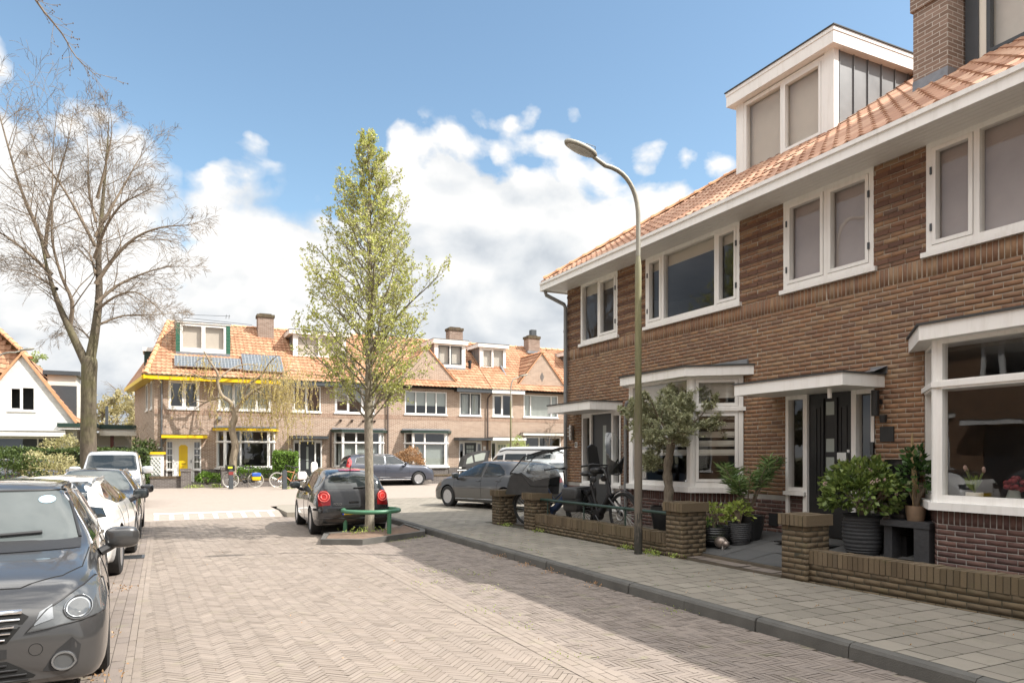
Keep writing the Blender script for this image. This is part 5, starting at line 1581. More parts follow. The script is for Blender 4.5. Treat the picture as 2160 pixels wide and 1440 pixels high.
    def mirror(c, x, y, z, s, mat, big=1.0):
        sc = c.sc; mb = MB(); mb.blob((s * (x + .11) * sc, y * sc, z * sc), (.125 * sc * big, .07 * sc * big, .085 * sc * big), (.6, .75), 20, 12)
        o = mb.build('wing_mirror', mat, c.t, smooth=60)
        m = MB(); m.tube([(s * (x - .06) * sc, (y + .03) * sc, (z - .12) * sc), (s * (x + .05) * sc, y * sc, (z - .06) * sc)], [.04 * sc, .035 * sc], 8); m.build('mirror_foot', M['trim'], o)
        g = MB(); g.blob((s * (x + .11) * sc, (y - .055) * sc, z * sc), (.105 * sc, .02 * sc, .068 * sc), (.6, .7), 16, 8); g.build('mirror_glass', M['carglass'], o, smooth=60)
        return o

    def side_glass(c, outs, frame=None, mat=None):
        for ax in 'LR':
            for pts in outs:
                c.decal('side_window', ax, pts, mat or M['carglass'], .004)
                if frame: c.line('window_trim', ax, pts, .018, frame, .004, closed=True)

    def seams(c, lines, w=.008):
        for ax in 'LR':
            for i, pts in enumerate(lines): c.line('door_seam', ax, pts, w, M['dark'], .0005)

    def handles(c, pts, mat):
        for ax in 'LR':
            for (y, z) in pts: c.line('door_handle', ax, [(y - .09, z), (y + .09, z)], .032, mat, .012)


def sym(p): return [(-x, z) for x, z in reversed(p)]


def box_hatch(L, W, H, zb=.17, hood=.95, belt=.92, cowl=1.02, rear=.30, wsx=.72, roofw=.56, nose=.70, ws0=1.05, ws1=.15, tail0=.15, deck=None, ztail=.95):
    """generic station table. front +y. ws0/ws1: y of windscreen foot and top; tail0: how far the roof end is from the tail"""
    h = L / 2; W2 = W / 2
    return [
        (-h, .36, ztail * .80, .60, W2 * .80, W2 * .75, W2 * .58, ztail * .79),
        (-h + .05, .27, ztail * .98, .75, W2 * .91, W2 * .84, W2 * .64, ztail * .96),
        (-h + tail0 * .7, .23, ztail + (H - ztail) * .55, belt, W2 * .95, W2 * .88, W2 * .66, ztail + (H - ztail) * .50),
        (-h + tail0 + .22, .2, H - .06, belt, W2 * .985, W2 * .91, roofw * .97, H - .13),
        (-h + tail0 + .75, zb, H - .005, belt - .005, W2, W2 * .935, roofw, H - .07),
        (-.1, zb, H, belt - .03, W2, W2 * .94, roofw, H - .065),
        (ws1, zb, H - .02, belt - .04, W2, W2 * .94, roofw * .99, H - .09),
        ((ws0 + ws1) / 2, zb, (H + cowl) / 2 + .02, belt - .05, W2, W2 * .935, (roofw + wsx) / 2, (H + cowl) / 2 - .05),
        (ws0 - .06, zb, cowl + .045, belt - .06, W2, W2 * .93, wsx, cowl - .01),
        (ws0 + .08, zb, cowl - .03, belt - .07, W2 * .995, W2 * .925, wsx + .01, cowl - .06),
        (h - .55, zb + .01, hood, hood - .12, W2 * .99, W2 * .925, W2 * .78, hood - .045),
        (h - .22, zb + .01, nose + .06, nose - .07, W2 * .965, W2 * .89, W2 * .70, nose + .03),
        (h - .06, .19, nose - .06, nose - .16, W2 * .89, W2 * .81, W2 * .60, nose - .09),
        (h, .24, nose - .18, nose - .24, W2 * .76, W2 * .70, W2 * .50, nose - .20)]


# --- dark grey saloon at lower left, nose towards the viewer
GREY = carpaint('graphite_paint', (.030, .030, .031), .12, .28)
A = Car('parked_car', 'dark grey metallic car nearest at lower left, round blue sticker in its windscreen', GREY, (-1.29, 7.5, 0), PI + .07,
        box_hatch(4.70, 1.81, 1.50, hood=.94, belt=.94, cowl=1.06, nose=.80, ws0=1.02, ws1=.18, tail0=.2, roofw=.57, wsx=.72), (1.36, -1.34), 4.70, 1.81, rim='alloy', rimn=5, wr=.33, group='cars parked along the left kerb')
A.decal('windscreen', 'F', [(-.66, 1.03), (.66, 1.03), (.70, 1.08), (.585, 1.385), (.52, 1.425), (-.52, 1.425), (-.585, 1.385), (-.70, 1.08)], M['screen_glass'], .004)
A.line('windscreen_seal', 'F', [(-.69, 1.05), (-.62, 1.28), (-.555, 1.42), (.555, 1.42), (.62, 1.28), (.69, 1.05)], .028, M['trim'], .003)
A.decal('cowl', 'F', [(-.70, .985), (.70, .985), (.70, 1.045), (-.70, 1.045)], M['trim'], .005)
for pts in ([(-.05, 1.04), (.42, 1.10), (.60, 1.075)], [(.62, 1.055), (.1, 1.065), (-.42, 1.085)]): A.line('wiper', 'F', pts, .03, M['trim'], .022)
A.decal('round_sticker', 'F', [(-.43 + .065 * math.cos(q), 1.345 + .032 * math.sin(q)) for q in np.linspace(0, 2 * PI, 18)[:-1]], pm('blue_sticker', (.35, .52, .62), .5), .008)
A.side_glass([[(.98, .99), (.30, 1.395), (-.18, 1.41), (-.20, .98)], [(-.28, .98), (-.26, 1.41), (-1.0, 1.37), (-1.25, 1.0)], [(-1.33, 1.01), (-1.12, 1.34), (-1.75, 1.15), (-1.8, 1.04)]], frame=M['chrome'])
A.seams([[(1.02, .95), (1.0, .5), (.92, .25)], [(-.24, .97), (-.25, .25)], [(-1.25, .97), (-.98, .6), (-.95, .25)]])
A.line('bonnet_seam', 'T', [(-.76, 1.15), (-.72, 1.75), (-.60, 2.0), (-.36, 2.17), (.36, 2.17), (.60, 2.0), (.72, 1.75), (.76, 1.15)], .009, M['dark'], .0005)
HLp = [(.40, .555), (.60, .585), (.86, .625), (.875, .70), (.85, .80), (.80, .84), (.66, .775), (.52, .69)]
for s, P in ((1, HLp), (-1, sym(HLp))):
    o = A.decal('headlight', 'F', P, M['headlamp'], .004, .028); x = .70 * s
    for r, z0, m_ in ((.070, .68, 'lamp_in'), (.062, .68, 'headlamp')): A.decal('projector', 'F', [(x + r * math.cos(q), z0 + r * .82 * math.sin(q)) for q in np.linspace(0, 2 * PI, 22)[:-1]], M[m_], .011 + (.079 - r) * .2, .028, parent=o)
    A.line('lamp_ring', 'F', [(x + .083 * math.cos(q), .68 + .070 * math.sin(q)) for q in np.linspace(0, 2 * PI, 22)[:-1]], .009, M['lamp_in'], .012, parent=o, closed=True)
    A.decal('reflector', 'F', [(s * .45, .60), (s * .56, .63), (s * .55, .72), (s * .48, .68)] if s > 0 else [(s * .48, .68), (s * .55, .72), (s * .56, .63), (s * .45, .60)], M['lamp_in'], .009, .028, parent=o)
    A.line('lamp_edge', 'F', P, .012, M['trim'], .006, parent=o, closed=True)
    fp = [(.50, .29), (.64, .27), (.70, .31), (.72, .44), (.67, .50), (.58, .42)]; fp = fp if s > 0 else sym(fp)
    o = A.decal('fog_lamp', 'F', fp, M['trim'], .004); x = .62 * s
    A.decal('fog_lens', 'F', [(x + .06 * math.cos(q), .345 + .052 * math.sin(q)) for q in np.linspace(0, 2 * PI, 18)[:-1]], M['headlamp'], .010, parent=o)
    A.line('fog_ring', 'F', [(x + .066 * math.cos(q), .345 + .058 * math.sin(q)) for q in np.linspace(0, 2 * PI, 20)[:-1]], .022, M['lamp_in'], .010, parent=o, closed=True)
g = A.decal('grille', 'F', [(-.30, .50), (.30, .50), (.42, .66), (.36, .70), (-.36, .70), (-.42, .66)], M['dark'], .004)
for z, hw, w_ in ((.69, .38, .035), (.645, .37, .016), (.605, .34, .016), (.565, .32, .016), (.525, .29, .016)): A.line('grille_bar', 'F', [(-hw, z), (0, z + .004), (hw, z)], w_, M['chrome'], .010, parent=g)
g = A.decal('lower_grille', 'F', [(-.42, .225), (.42, .225), (.46, .27), (.30, .38), (-.30, .38), (-.46, .27)], M['dark'], .004)
for z, hw in ((.355, .30), (.32, .36), (.285, .41), (.25, .42)): A.line('grille_bar', 'F', [(-hw, z), (hw, z)], .014, M['trim'], .008, parent=g)
A.decal('bumper_cover', 'F', [(-.30, .40), (.30, .40), (.30, .46), (-.30, .46)], M['trim'], .005)
A.line('tow_eye_cover', 'F', [(.46 + .04 * math.cos(q), .44 + .04 * math.sin(q)) for q in np.linspace(0, 2 * PI, 18)[:-1]], .005, M['dark'], .0, closed=True)
A.line('tow_eye_cover', 'F', [(-.46 + .04 * math.cos(q), .44 + .04 * math.sin(q)) for q in np.linspace(0, 2 * PI, 18)[:-1]], .005, M['dark'], .0, closed=True)
for s in (-1, 1):
    A.line('bumper_seam', 'L' if s < 0 else 'R', [(1.72, .66), (1.72, .50), (1.70, .42)], .007, M['dark'], .0)
    A.line('roof_strip', 'T', [(s * .53, .1), (s * .56, -.6), (s * .54, -1.3)], .02, M['trim'], .004)
    A.mirror(.90, .86, 1.02, s, GREY, 1.1)
A.handles([(-.12, .88), (-1.05, .90)], M['chrome'])

# --- white crossover, seen from behind
WHITE = carpaint('white_paint_car', (.76, .75, .73), 0, .3, False)
B = Car('parked_car', 'white crossover seen from behind, between the dark grey car and the black estate', WHITE, (-1.29, 12.45, 0), -.045,
        box_hatch(4.45, 1.83, 1.44, zb=.22, hood=.98, belt=1.0, cowl=1.10, nose=.80, ws0=1.0, ws1=.15, tail0=.62, roofw=.53, wsx=.70, ztail=1.08), (1.34, -1.27), 4.45, 1.83, rim='alloy', wr=.35, group='cars parked along the left kerb')
B.decal('rear_window', 'B', [(-.58, 1.13), (.58, 1.13), (.53, 1.32), (.46, 1.36), (-.46, 1.36), (-.53, 1.32)], M['carglass'], .005)
B.side_glass([[(.95, 1.03), (.30, 1.33), (-.20, 1.35), (-.22, 1.02)], [(-.28, 1.02), (-.26, 1.35), (-.95, 1.31), (-1.45, 1.13), (-1.1, 1.04)]])
for s in (1, -1):
    P = [(.40, .90), (.79, .90), (.74, 1.02), (.62, 1.05), (.36, 1.03)]
    B.decal('tail_light', 'B', P if s > 0 else sym(P), M['carglass'], .006)
    B.line('roof_rail', 'T', [(s * .50, .2), (s * .54, -.4), (s * .52, -1.2)], .035, M['steel'], .03)
    B.mirror(.91, .82, 1.08, s, M['blackgloss'])
    P = [(.42, .34), (.66, .34), (.70, .50), (.42, .50)]
    o = B.decal('rear_reflector', 'B', P if s > 0 else sym(P), M['trim'], .005); B.line('red_strip', 'B', [(s * .45, .47), (s * .66, .47)], .04, M['redlamp'], .012, parent=o)
B.decal('rear_valance', 'B', [(-.62, .26), (.62, .26), (.66, .36), (-.66, .36)], M['trim'], .004)
B.line('tailgate_seam', 'B', [(-.60, 1.12), (-.36, .90), (-.40, .60), (.40, .60), (.36, .90), (.60, 1.12)], .008, M['dark'], .0005)
B.decal('number_plate', 'B', [(-.26, .70), (.26, .70), (.26, .81), (-.26, .81)], M['plate'], .010)
B.line('wiper', 'B', [(0, 1.15), (.35, 1.17)], .025, M['trim'], .015)
B.seams([[(-.25, 1.0), (-.26, .3)], [(.98, 1.0), (.92, .3)], [(-1.15, 1.0), (-.93, .7), (-.92, .3)]])

# --- black estate facing us
BLACK = carpaint('black_paint', (.010, .010, .012), .2, .25)
D = Car('parked_car', 'glossy black estate with roof rails, between the white crossover and the silver van', BLACK, (-1.22, 17.05, 0), PI,
        box_hatch(4.75, 1.84, 1.46, hood=.92, belt=.95, cowl=1.04, nose=.78, ws0=1.05, ws1=.2, tail0=.5, roofw=.55, wsx=.72), (1.42, -1.4), 4.75, 1.84, wr=.34, group='cars parked along the left kerb')
D.decal('windscreen', 'F', [(-.64, 1.02), (.64, 1.02), (.69, 1.07), (.57, 1.37), (.50, 1.40), (-.50, 1.40), (-.57, 1.37), (-.69, 1.07)], M['screen_glass'], .004)
D.side_glass([[(.98, .99), (.30, 1.375), (-.18, 1.385), (-.2, .98)], [(-.28, .98), (-.26, 1.385), (-1.0, 1.36), (-1.2, .99)]], frame=M['chrome'])
for s in (1, -1):
    P = [(.50, .60), (.84, .66), (.82, .74), (.55, .70)]; P = P if s > 0 else sym(P)
    o = D.decal('headlight', 'F', P, M['headlamp'], .006); D.line('light_strip', 'F', [(s * .52, .61), (s * .83, .67)], .02, M['lamp_in'], .01, parent=o)
    P = [(.52, .30), (.76, .33), (.76, .50), (.60, .47)]; P = P if s > 0 else sym(P)
    o = D.decal('air_intake', 'F', P, M['dark'], .004)
    for z in (.34, .40): D.line('intake_bar', 'F', [(s * .56, z), (s * .75, z + .02)], .02, M['chrome'], .008, parent=o)
    D.line('roof_rail', 'T', [(s * .53, .15), (s * .56, -.5), (s * .54, -1.6)], .035, M['steel'], .03)
    D.mirror(.91, .86, 1.03, s, BLACK, 1.05)
g = D.decal('grille', 'F', [(-.36, .30), (.36, .30), (.46, .48), (.40, .70), (-.40, .70), (-.46, .48)], M['dark'], .004); D.line('grille_frame', 'F', [(-.36, .30), (.36, .30), (.46, .48), (.40, .70), (-.40, .70), (-.46, .48)], .02, M['chrome'], .008, parent=g, closed=True)
D.seams([[(-.24, .97), (-.25, .25)], [(1.02, .95), (.95, .25)]]); D.handles([(-.1, .88), (-1.05, .9)], BLACK)

# --- silver van
SILVER = carpaint('silver_paint', (.50, .51, .52), .4, .3)
V = Car('parked_van', 'silver high-roofed small van, farthest of the vehicles along the left kerb', SILVER, (-1.33, 25.2, 0.06), PI,
        box_hatch(4.40, 1.80, 1.83, zb=.18, hood=1.08, belt=1.10, cowl=1.22, nose=.86, ws0=1.25, ws1=.50, tail0=.06, roofw=.68, wsx=.76, ztail=1.3), (1.42, -1.3), 4.40, 1.80, wr=.32, group='cars parked along the left kerb')
V.t['category'] = 'van'
V.decal('windscreen', 'F', [(-.68, 1.20), (.68, 1.20), (.72, 1.24), (.66, 1.66), (.60, 1.69), (-.60, 1.69), (-.66, 1.66), (-.72, 1.24)], M['carglass'], .004)
V.side_glass([[(1.2, 1.12), (.62, 1.62), (.05, 1.66), (.0, 1.1)]])
for s in (1, -1):
    P = [(.48, .66), (.82, .72), (.80, .98), (.58, .90)]; V.decal('headlight', 'F', P if s > 0 else sym(P), M['headlamp'], .006)
    V.mirror(.90, 1.0, 1.22, s, SILVER, 1.35)
    V.line('roof_strip', 'T', [(s * .62, .4), (s * .64, -.6), (s * .62, -1.9)], .03, M['trim'], .004)
V.decal('grille', 'F', [(-.36, .62), (.36, .62), (.44, .74), (-.44, .74)], M['trim'], .005)
mb = MB(); mb.tube([(0, -.1, 1.70), (0, -.16, 1.98)], .006, 6); mb.build('aerial', M['black'], V.t)

# --- black hatchback behind the tree, tail towards us
P_ = Car('parked_car', 'black hatchback with round red tail lights and yellow plate, parked behind the tree guard', BLACK, (3.55, 16.22, 0), -.045,
         box_hatch(3.92, 1.65, 1.467, zb=.2, hood=.98, belt=.95, cowl=1.05, nose=.78, ws0=1.05, ws1=.25, tail0=.28, roofw=.53, wsx=.66, ztail=1.0), (1.30, -1.16), 3.92, 1.65, wr=.30, rim='alloy', rimn=5, group='cars around the junction')
P_.decal('rear_window', 'B', [(-.60, 1.02), (.60, 1.02), (.62, 1.06), (.53, 1.34), (.48, 1.37), (-.48, 1.37), (-.53, 1.34), (-.62, 1.06)], M['carglass'], .005)
P_.decal('brake_light', 'B', [(-.24, 1.395), (.24, 1.395), (.23, 1.425), (-.23, 1.425)], M['redlamp'], .010)
P_.side_glass([[(.98, .99), (.35, 1.35), (-.10, 1.37), (-.12, .98)], [(-.2, .98), (-.18, 1.37), (-.85, 1.34), (-1.1, 1.0)], [(-1.18, 1.02), (-.95, 1.31), (-1.35, 1.24), (-1.45, 1.08)]])
for s in (1, -1):
    P = [(.50, .68), (.74, .66), (.75, .82), (.69, .98), (.58, .99), (.50, .90)]; o = P_.decal('tail_light', 'B', P if s > 0 else sym(P), M['redlamp2'], .006)
    x = .625 * s
    for r, w_ in ((.105, .016), (.055, .014)): P_.line('lamp_ring', 'B', [(x + r * math.cos(q), .86 + r * math.sin(q)) for q in np.linspace(0, 2 * PI, 26)[:-1]], w_, M['redring'], .010, parent=o, closed=True)
    P_.decal('lamp_lens', 'B', [(x + .09 * math.cos(q), .86 + .09 * math.sin(q)) for q in np.linspace(0, 2 * PI, 22)[:-1]], pm('bright_red_lens', (.36, .022, .018), .2), .008, parent=o)
    P_.mirror(.80, .82, 1.02, s, BLACK)
P_.decal('bumper', 'B', [(-.80, .56), (.80, .56), (.80, .61), (-.80, .61)], BLACK, .03)
P_.line('bumper_strip', 'B', [(-.74, .585), (0, .59), (.74, .585)], .022, M['trim'], .012)
P_.line('bumper_edge', 'B', [(-.76, .40), (0, .39), (.76, .40)], .014, M['trim'], .006)
pl = P_.decal('number_plate', 'B', [(-.26, .47), (.26, .47), (.26, .575), (-.26, .575)], M['plate'], .012)
P_.decal('blue_band', 'B', [(-.26, .47), (-.215, .47), (-.215, .575), (-.26, .575)], M['plateblue'], .015, parent=pl)
P_.line('tailgate_seam', 'B', [(-.62, 1.0), (-.48, .86), (-.46, .66), (.46, .66), (.48, .86), (.62, 1.0)], .009, M['dark'], .0)
P_.line('boot_handle', 'B', [(-.10, .735), (.10, .735)], .045, M['trim'], .012)
P_.line('wiper', 'B', [(0, 1.03), (.30, 1.06)], .028, M['trim'], .02)
P_.seams([[(-.16, .96), (-.17, .28)], [(1.0, .95), (.94, .28)], [(-1.15, .98), (-.9, .75), (-.86, .28)]]); P_.handles([(-.04, .86), (-.88, .88)], BLACK)
h, n_ = P_.proj('B', -.35 * .93, .70 * .93, .006)
text('model_lettering', 'POLO', .062, Matrix.Translation(h) @ Matrix.Rotation(PI / 2, 4, 'X'), M['chrome'], P_.t, .003)
mb = MB(); mb.tube([(0, -1.38, 1.30), (0, -1.45, 1.42)], [.012, .006], 6); mb.build('aerial', M['black'], P_.t)

# --- dark blue estate across the junction
BLUE = carpaint('navy_paint', (.04, .046, .066), .4, .28)
X = Car('parked_car', 'large dark blue estate parked across the junction in front of the sunlit row', BLUE, (10.35, 36.0, .10), -PI / 2,
        box_hatch(4.95, 1.92, 1.74, zb=.26, hood=1.12, belt=1.10, cowl=1.2, nose=.94, ws0=.98, ws1=.1, tail0=.28, roofw=.60, wsx=.74, ztail=1.2), (1.52, -1.46), 4.95, 1.92, wr=.37, group='cars around the junction')
X.side_glass([[(.92, 1.16), (.22, 1.58), (-.28, 1.62), (-.30, 1.14)], [(-.36, 1.14), (-.34, 1.62), (-1.10, 1.60), (-1.12, 1.15)], [(-1.2, 1.15), (-1.18, 1.60), (-1.85, 1.50), (-1.95, 1.2)]], frame=M['chrome'])
X.decal('windscreen', 'F', [(-.66, 1.2), (.66, 1.2), (.58, 1.62), (-.58, 1.62)], M['screen_glass'], .004)
X.decal('rear_window', 'B', [(-.62, 1.2), (.62, 1.2), (.55, 1.6), (-.55, 1.6)], M['carglass'], .005)
for ax, s in (('L', -1), ('R', 1)):
    X.decal('tail_light', ax, [(-2.42, .98), (-2.20, 1.02), (-2.10, 1.30), (-2.20, 1.56), (-2.28, 1.56), (-2.24, 1.25)], M['redlamp'], .006)
    X.line('sill_trim', ax, [(-1.0, .34), (1.05, .34)], .05, M['chrome'], .012); X.line('door_crease', ax, [(-1.0, .47), (1.1, .44)], .02, M['chrome'], .006)
    X.line('roof_rail', 'T', [(s * .60, .1), (s * .63, -.6), (s * .6, -1.7)], .035, M['steel'], .03); X.mirror(.95, .75, 1.2, s, BLUE)
for s in (1, -1):
    P = [(.50, .80), (.86, .84), (.84, .96), (.55, .92)]; X.decal('headlight', 'F', P if s > 0 else sym(P), M['headlamp'], .006)
X.decal('spoiler', 'T', [(-.58, -2.28), (.58, -2.28), (.56, -2.1), (-.56, -2.1)], M['blackgloss'], .02)
X.seams([[(-.33, 1.1), (-.34, .35)], [(1.0, 1.1), (.98, .35)], [(-1.15, 1.1), (-1.08, .35)]]); X.handles([(-.15, .98), (-1.0, 1.0)], BLUE)

# --- grey hatchback on the pavement corner
GREY2 = carpaint('gunmetal_paint', (.036, .035, .035), .08, .30)
hd = math.atan2(.30, .954)
Lc = Car('parked_car', 'gunmetal grey hatchback seen side-on behind the brick pillars and the bicycles', GREY2, (8.72, 18.95, .125), hd,
         box_hatch(4.28, 1.82, 1.46, zb=.18, hood=.96, belt=.96, cowl=1.04, nose=.76, ws0=1.02, ws1=.1, tail0=.22, roofw=.54, wsx=.70, ztail=1.0), (1.34, -1.29), 4.28, 1.82, wr=.325, group='cars around the junction')
Lc.side_glass([[(1.02, .98), (.72, 1.14), (.25, 1.355), (-.18, 1.37), (-.20, .965)], [(-.30, .965), (-.28, 1.37), (-.80, 1.33), (-1.16, 1.15), (-1.22, 1.06), (-.98, .985)]], frame=M['trim'])
Lc.decal('windscreen', 'F', [(-.62, 1.03), (.62, 1.03), (.55, 1.36), (-.55, 1.36)], M['screen_glass'], .004); Lc.decal('rear_window', 'B', [(-.58, 1.04), (.58, 1.04), (.5, 1.34), (-.5, 1.34)], M['carglass'], .005)
for s in (1, -1):
    P = [(.45, .62), (.82, .66), (.80, .76), (.5, .74)]; Lc.decal('headlight', 'F', P if s > 0 else sym(P), M['headlamp'], .006)
    P = [(.42, .82), (.76, .80), (.72, .94), (.45, .94)]; Lc.decal('tail_light', 'B', P if s > 0 else sym(P), M['redlamp'], .006); Lc.mirror(.89, .84, .99, s, GREY2)
Lc.seams([[(-.25, .95), (-.27, .3)], [(1.06, .94), (1.0, .55), (.94, .3)], [(-1.2, 1.0), (-.98, .75), (-.95, .3)]]); Lc.handles([(-.12, .84), (-1.02, .86)], GREY2)
for ax in 'LR': Lc.line('sill_crease', ax, [(-.95, .30), (.95, .28)], .02, M['steel'], .002)

# --- white car and white camper behind it
Wc = Car('parked_car', 'white car mostly hidden between the grey hatchback and the corner downpipe', WHITE, (11.35, 21.2, .12), -.02,
         box_hatch(4.1, 1.75, 1.5, zb=.2, hood=.98, belt=.96, cowl=1.05, nose=.78, ws0=1.0, ws1=.2, tail0=.4, roofw=.54, wsx=.68, ztail=1.0), (1.3, -1.2), 4.1, 1.75, wr=.31, group='cars around the junction')
Wc.decal('rear_window', 'B', [(-.58, 1.04), (.58, 1.04), (.5, 1.36), (-.5, 1.36)], M['carglass'], .005); Wc.decal('rear_valance', 'B', [(-.74, .34), (.74, .34), (.72, .72), (-.72, .72)], M['trim'], .006)
Wc.decal('number_plate', 'B', [(-.26, .58), (.26, .58), (.26, .69), (-.26, .69)], M['plate'], .012)
for s in (1, -1): P = [(.45, .80), (.76, .80), (.72, .96), (.5, .96)]; Wc.decal('tail_light', 'B', P if s > 0 else sym(P), M['redlamp'], .008)
Wc.side_glass([[(.95, 1.0), (.3, 1.36), (-.9, 1.36), (-1.1, 1.0)]])
CAMP = carpaint('pearl_white_paint', (.66, .66, .65), .1, .3, False)
Cv = Car('camper_van', 'white camper van with dark side glass and raised roof edge, behind the grey hatchback', CAMP, (13.15, 25.6, .10), hd - .05,
         box_hatch(4.9, 1.90, 2.02, zb=.22, hood=1.15, belt=1.18, cowl=1.3, nose=.9, ws0=1.75, ws1=.95, tail0=.05, roofw=.70, wsx=.78, ztail=1.4), (1.5, -1.5), 4.9, 1.90, wr=.34, group='cars around the junction')
Cv.t['category'] = 'camper van'
Cv.side_glass([[(1.68, 1.24), (1.15, 1.62), (.72, 1.66), (.70, 1.22)], [(.58, 1.22), (.60, 1.70), (-.75, 1.70), (-.75, 1.22)], [(-.82, 1.22), (-.82, 1.70), (-2.2, 1.66), (-2.2, 1.22)]])
Cv.decal('windscreen', 'F', [(-.7, 1.28), (.7, 1.28), (.64, 1.80), (-.64, 1.80)], M['screen_glass'], .004)
for ax in 'LR': Cv.line('roof_gutter', ax, [(-2.25, 1.86), (.6, 1.88), (1.0, 1.80)], .05, M['anth2'], .01)
# --- car half hidden behind the hedge at the left edge
Hc = Car('parked_car', 'dark blue car almost hidden behind the clipped bushes at the left edge', BLUE, (-5.6, 33.2, .1), PI / 2,
         box_hatch(4.5, 1.8, 1.5, belt=.96), (1.35, -1.3), 4.5, 1.8, group='cars around the junction')
Hc.side_glass([[(.95, .99), (.3, 1.38), (-.2, 1.4), (-.2, .98)], [(-.28, .98), (-.26, 1.4), (-.95, 1.36), (-1.2, 1.0)]]); Hc.decal('windscreen', 'F', [(-.64, 1.04), (.64, 1.04), (.56, 1.42), (-.56, 1.42)], M['carglass'], .004)
# ------------------------------------------------------------------ trees and plants
RV = Vector((.8996, -.4368, 0))      # across the view
FV = Vector((.4368, .8996, 0))
G = random.Random(23)


def rvec(g=G):
    while True:
        v = Vector((g.uniform(-1, 1), g.uniform(-1, 1), g.uniform(-1, 1)))
        if .05 < v.length < 1: return v.normalized()


def leaves_np(name, pos, dirs, size, mat, parent, asp=.45, rs=0, fold=.25, label=None):
    """diamond leaves: pos (n,3), dirs (n,3) long axis, size (n,)"""
    pos = np.asarray(pos); d = np.asarray(dirs, dtype=float); n = len(pos); rng = np.random.default_rng(rs)
    size = np.broadcast_to(np.asarray(size, dtype=float), (n,))
    d /= np.linalg.norm(d, axis=1)[:, None] + 1e-9
    q = rng.normal(size=(n, 3)); s = np.cross(d, q); s /= np.linalg.norm(s, axis=1)[:, None] + 1e-9
    u = np.cross(s, d)
    L = size[:, None]
    V = np.stack([pos, pos + d * L * .45 + s * L * asp * .5 + u * L * fold * .3, pos + d * L, pos + d * L * .45 - s * L * asp * .5 + u * L * fold * .3], axis=1).reshape(-1, 3)
    return np_obj(name, V, np.arange(4 * n).reshape(-1, 4), mat, parent, label=label)


def bark(name, c1, c2, sc=(14, 14, 3), moss=None):
    t = NT(name); ob = t.obj(); mp = t.n('ShaderNodeMapping'); t.l(ob, mp.inputs[0]); mp.inputs['Scale'].default_value = sc
    n = t.noise(1.6, 8, .7, mp.outputs[0]); n2 = t.noise(.8, 4, .6, ob)
    col = t.mix(t.math('MULTIPLY_ADD', n.outputs[0], 2.4, -.7, clamp=True), c1, c2)
    if moss: col = t.mix(t.math('MULTIPLY', t.math('MULTIPLY_ADD', n2.outputs[0], 4, -1.8, clamp=True), .6), col, moss)
    t.bsdf(col, .9, 0, t.bump(n.outputs[0], .9, .02), .2)
    return t.mat


RMIN = .0025


def branch(out, tips, p, d, L, r, lev, spec, g):
    """one limb as a tube, then its side shoots. spec[lev] = (children, length ratio, angle, segments, wobble, lift)"""
    ch, lr, ang, seg, wob, lift = spec[lev]
    pts = [p.copy()]; q = p.copy(); v = d.normalized()
    for i in range(seg):
        v = (v + rvec(g) * wob + Vector((0, 0, lift))).normalized(); q = q + v * (L / seg); pts.append(q.copy())
    rad = [max(RMIN, r * (1 - .75 * i / seg)) for i in range(seg + 1)]
    out.append((pts, rad))
    tips.append((pts, lev))
    if lev + 1 < len(spec):
        kids(out, tips, pts, r, L, lev, spec, g)


def kids(out, tips, pts, r, L, lev, spec, g, t0=.18):
    ch, lr, ang = spec[lev][:3]; seg = len(pts) - 1
    for k in range(ch):
        t = t0 + (1 - t0) * (k + g.random()) / ch; x = t * seg; i = min(int(x), seg - 1); a = pts[i].lerp(pts[i + 1], x - i)
        v = (pts[i + 1] - pts[i]).normalized(); side = v.cross(rvec(g))
        if side.length < .05: continue
        side.normalize(); th = ang * g.uniform(.7, 1.25)
        branch(out, tips, a, v * math.cos(th) + side * math.sin(th), L * lr * (1.15 - .6 * t) * g.uniform(.7, 1.2), r * (1 - .72 * t) * .55, lev + 1, spec, g)


def tubes(name, out, mat, parent, n0=9, big=.03):
    mb = MB()
    for pts, rad in out: mb.tube(pts, rad, n0 if rad[0] > big else (5 if rad[0] > .012 else 3), cap=False)
    return mb.build(name, mat, parent, smooth=180, recalc=False)


M['bark_big'] = bark('grey_ridged_bark', (.055, .044, .034), (.155, .128, .098), (9, 9, 2.2), (.17, .17, .07))
M['twig'] = pm('twig_bark', (.19, .148, .108), .9, var=.25)
M['bark_pear'] = bark('speckled_pear_bark', (.13, .105, .08), (.36, .32, .26), (22, 22, 7), (.22, .21, .12))

# --- big bare tree on the left
RMIN = .0052
BT = Vector((-2.55, 32.3, 0))
t = thing('bare_tree', 'big leafless tree with forked trunk rising behind the silver van', 'tree', BT)
U = 28.0 / 1520


def bp(px, py, dz=0.0): return RV * ((px - 190) * U) + FV * dz + Vector((0, 0, 1.62 + (960 - py) * U))


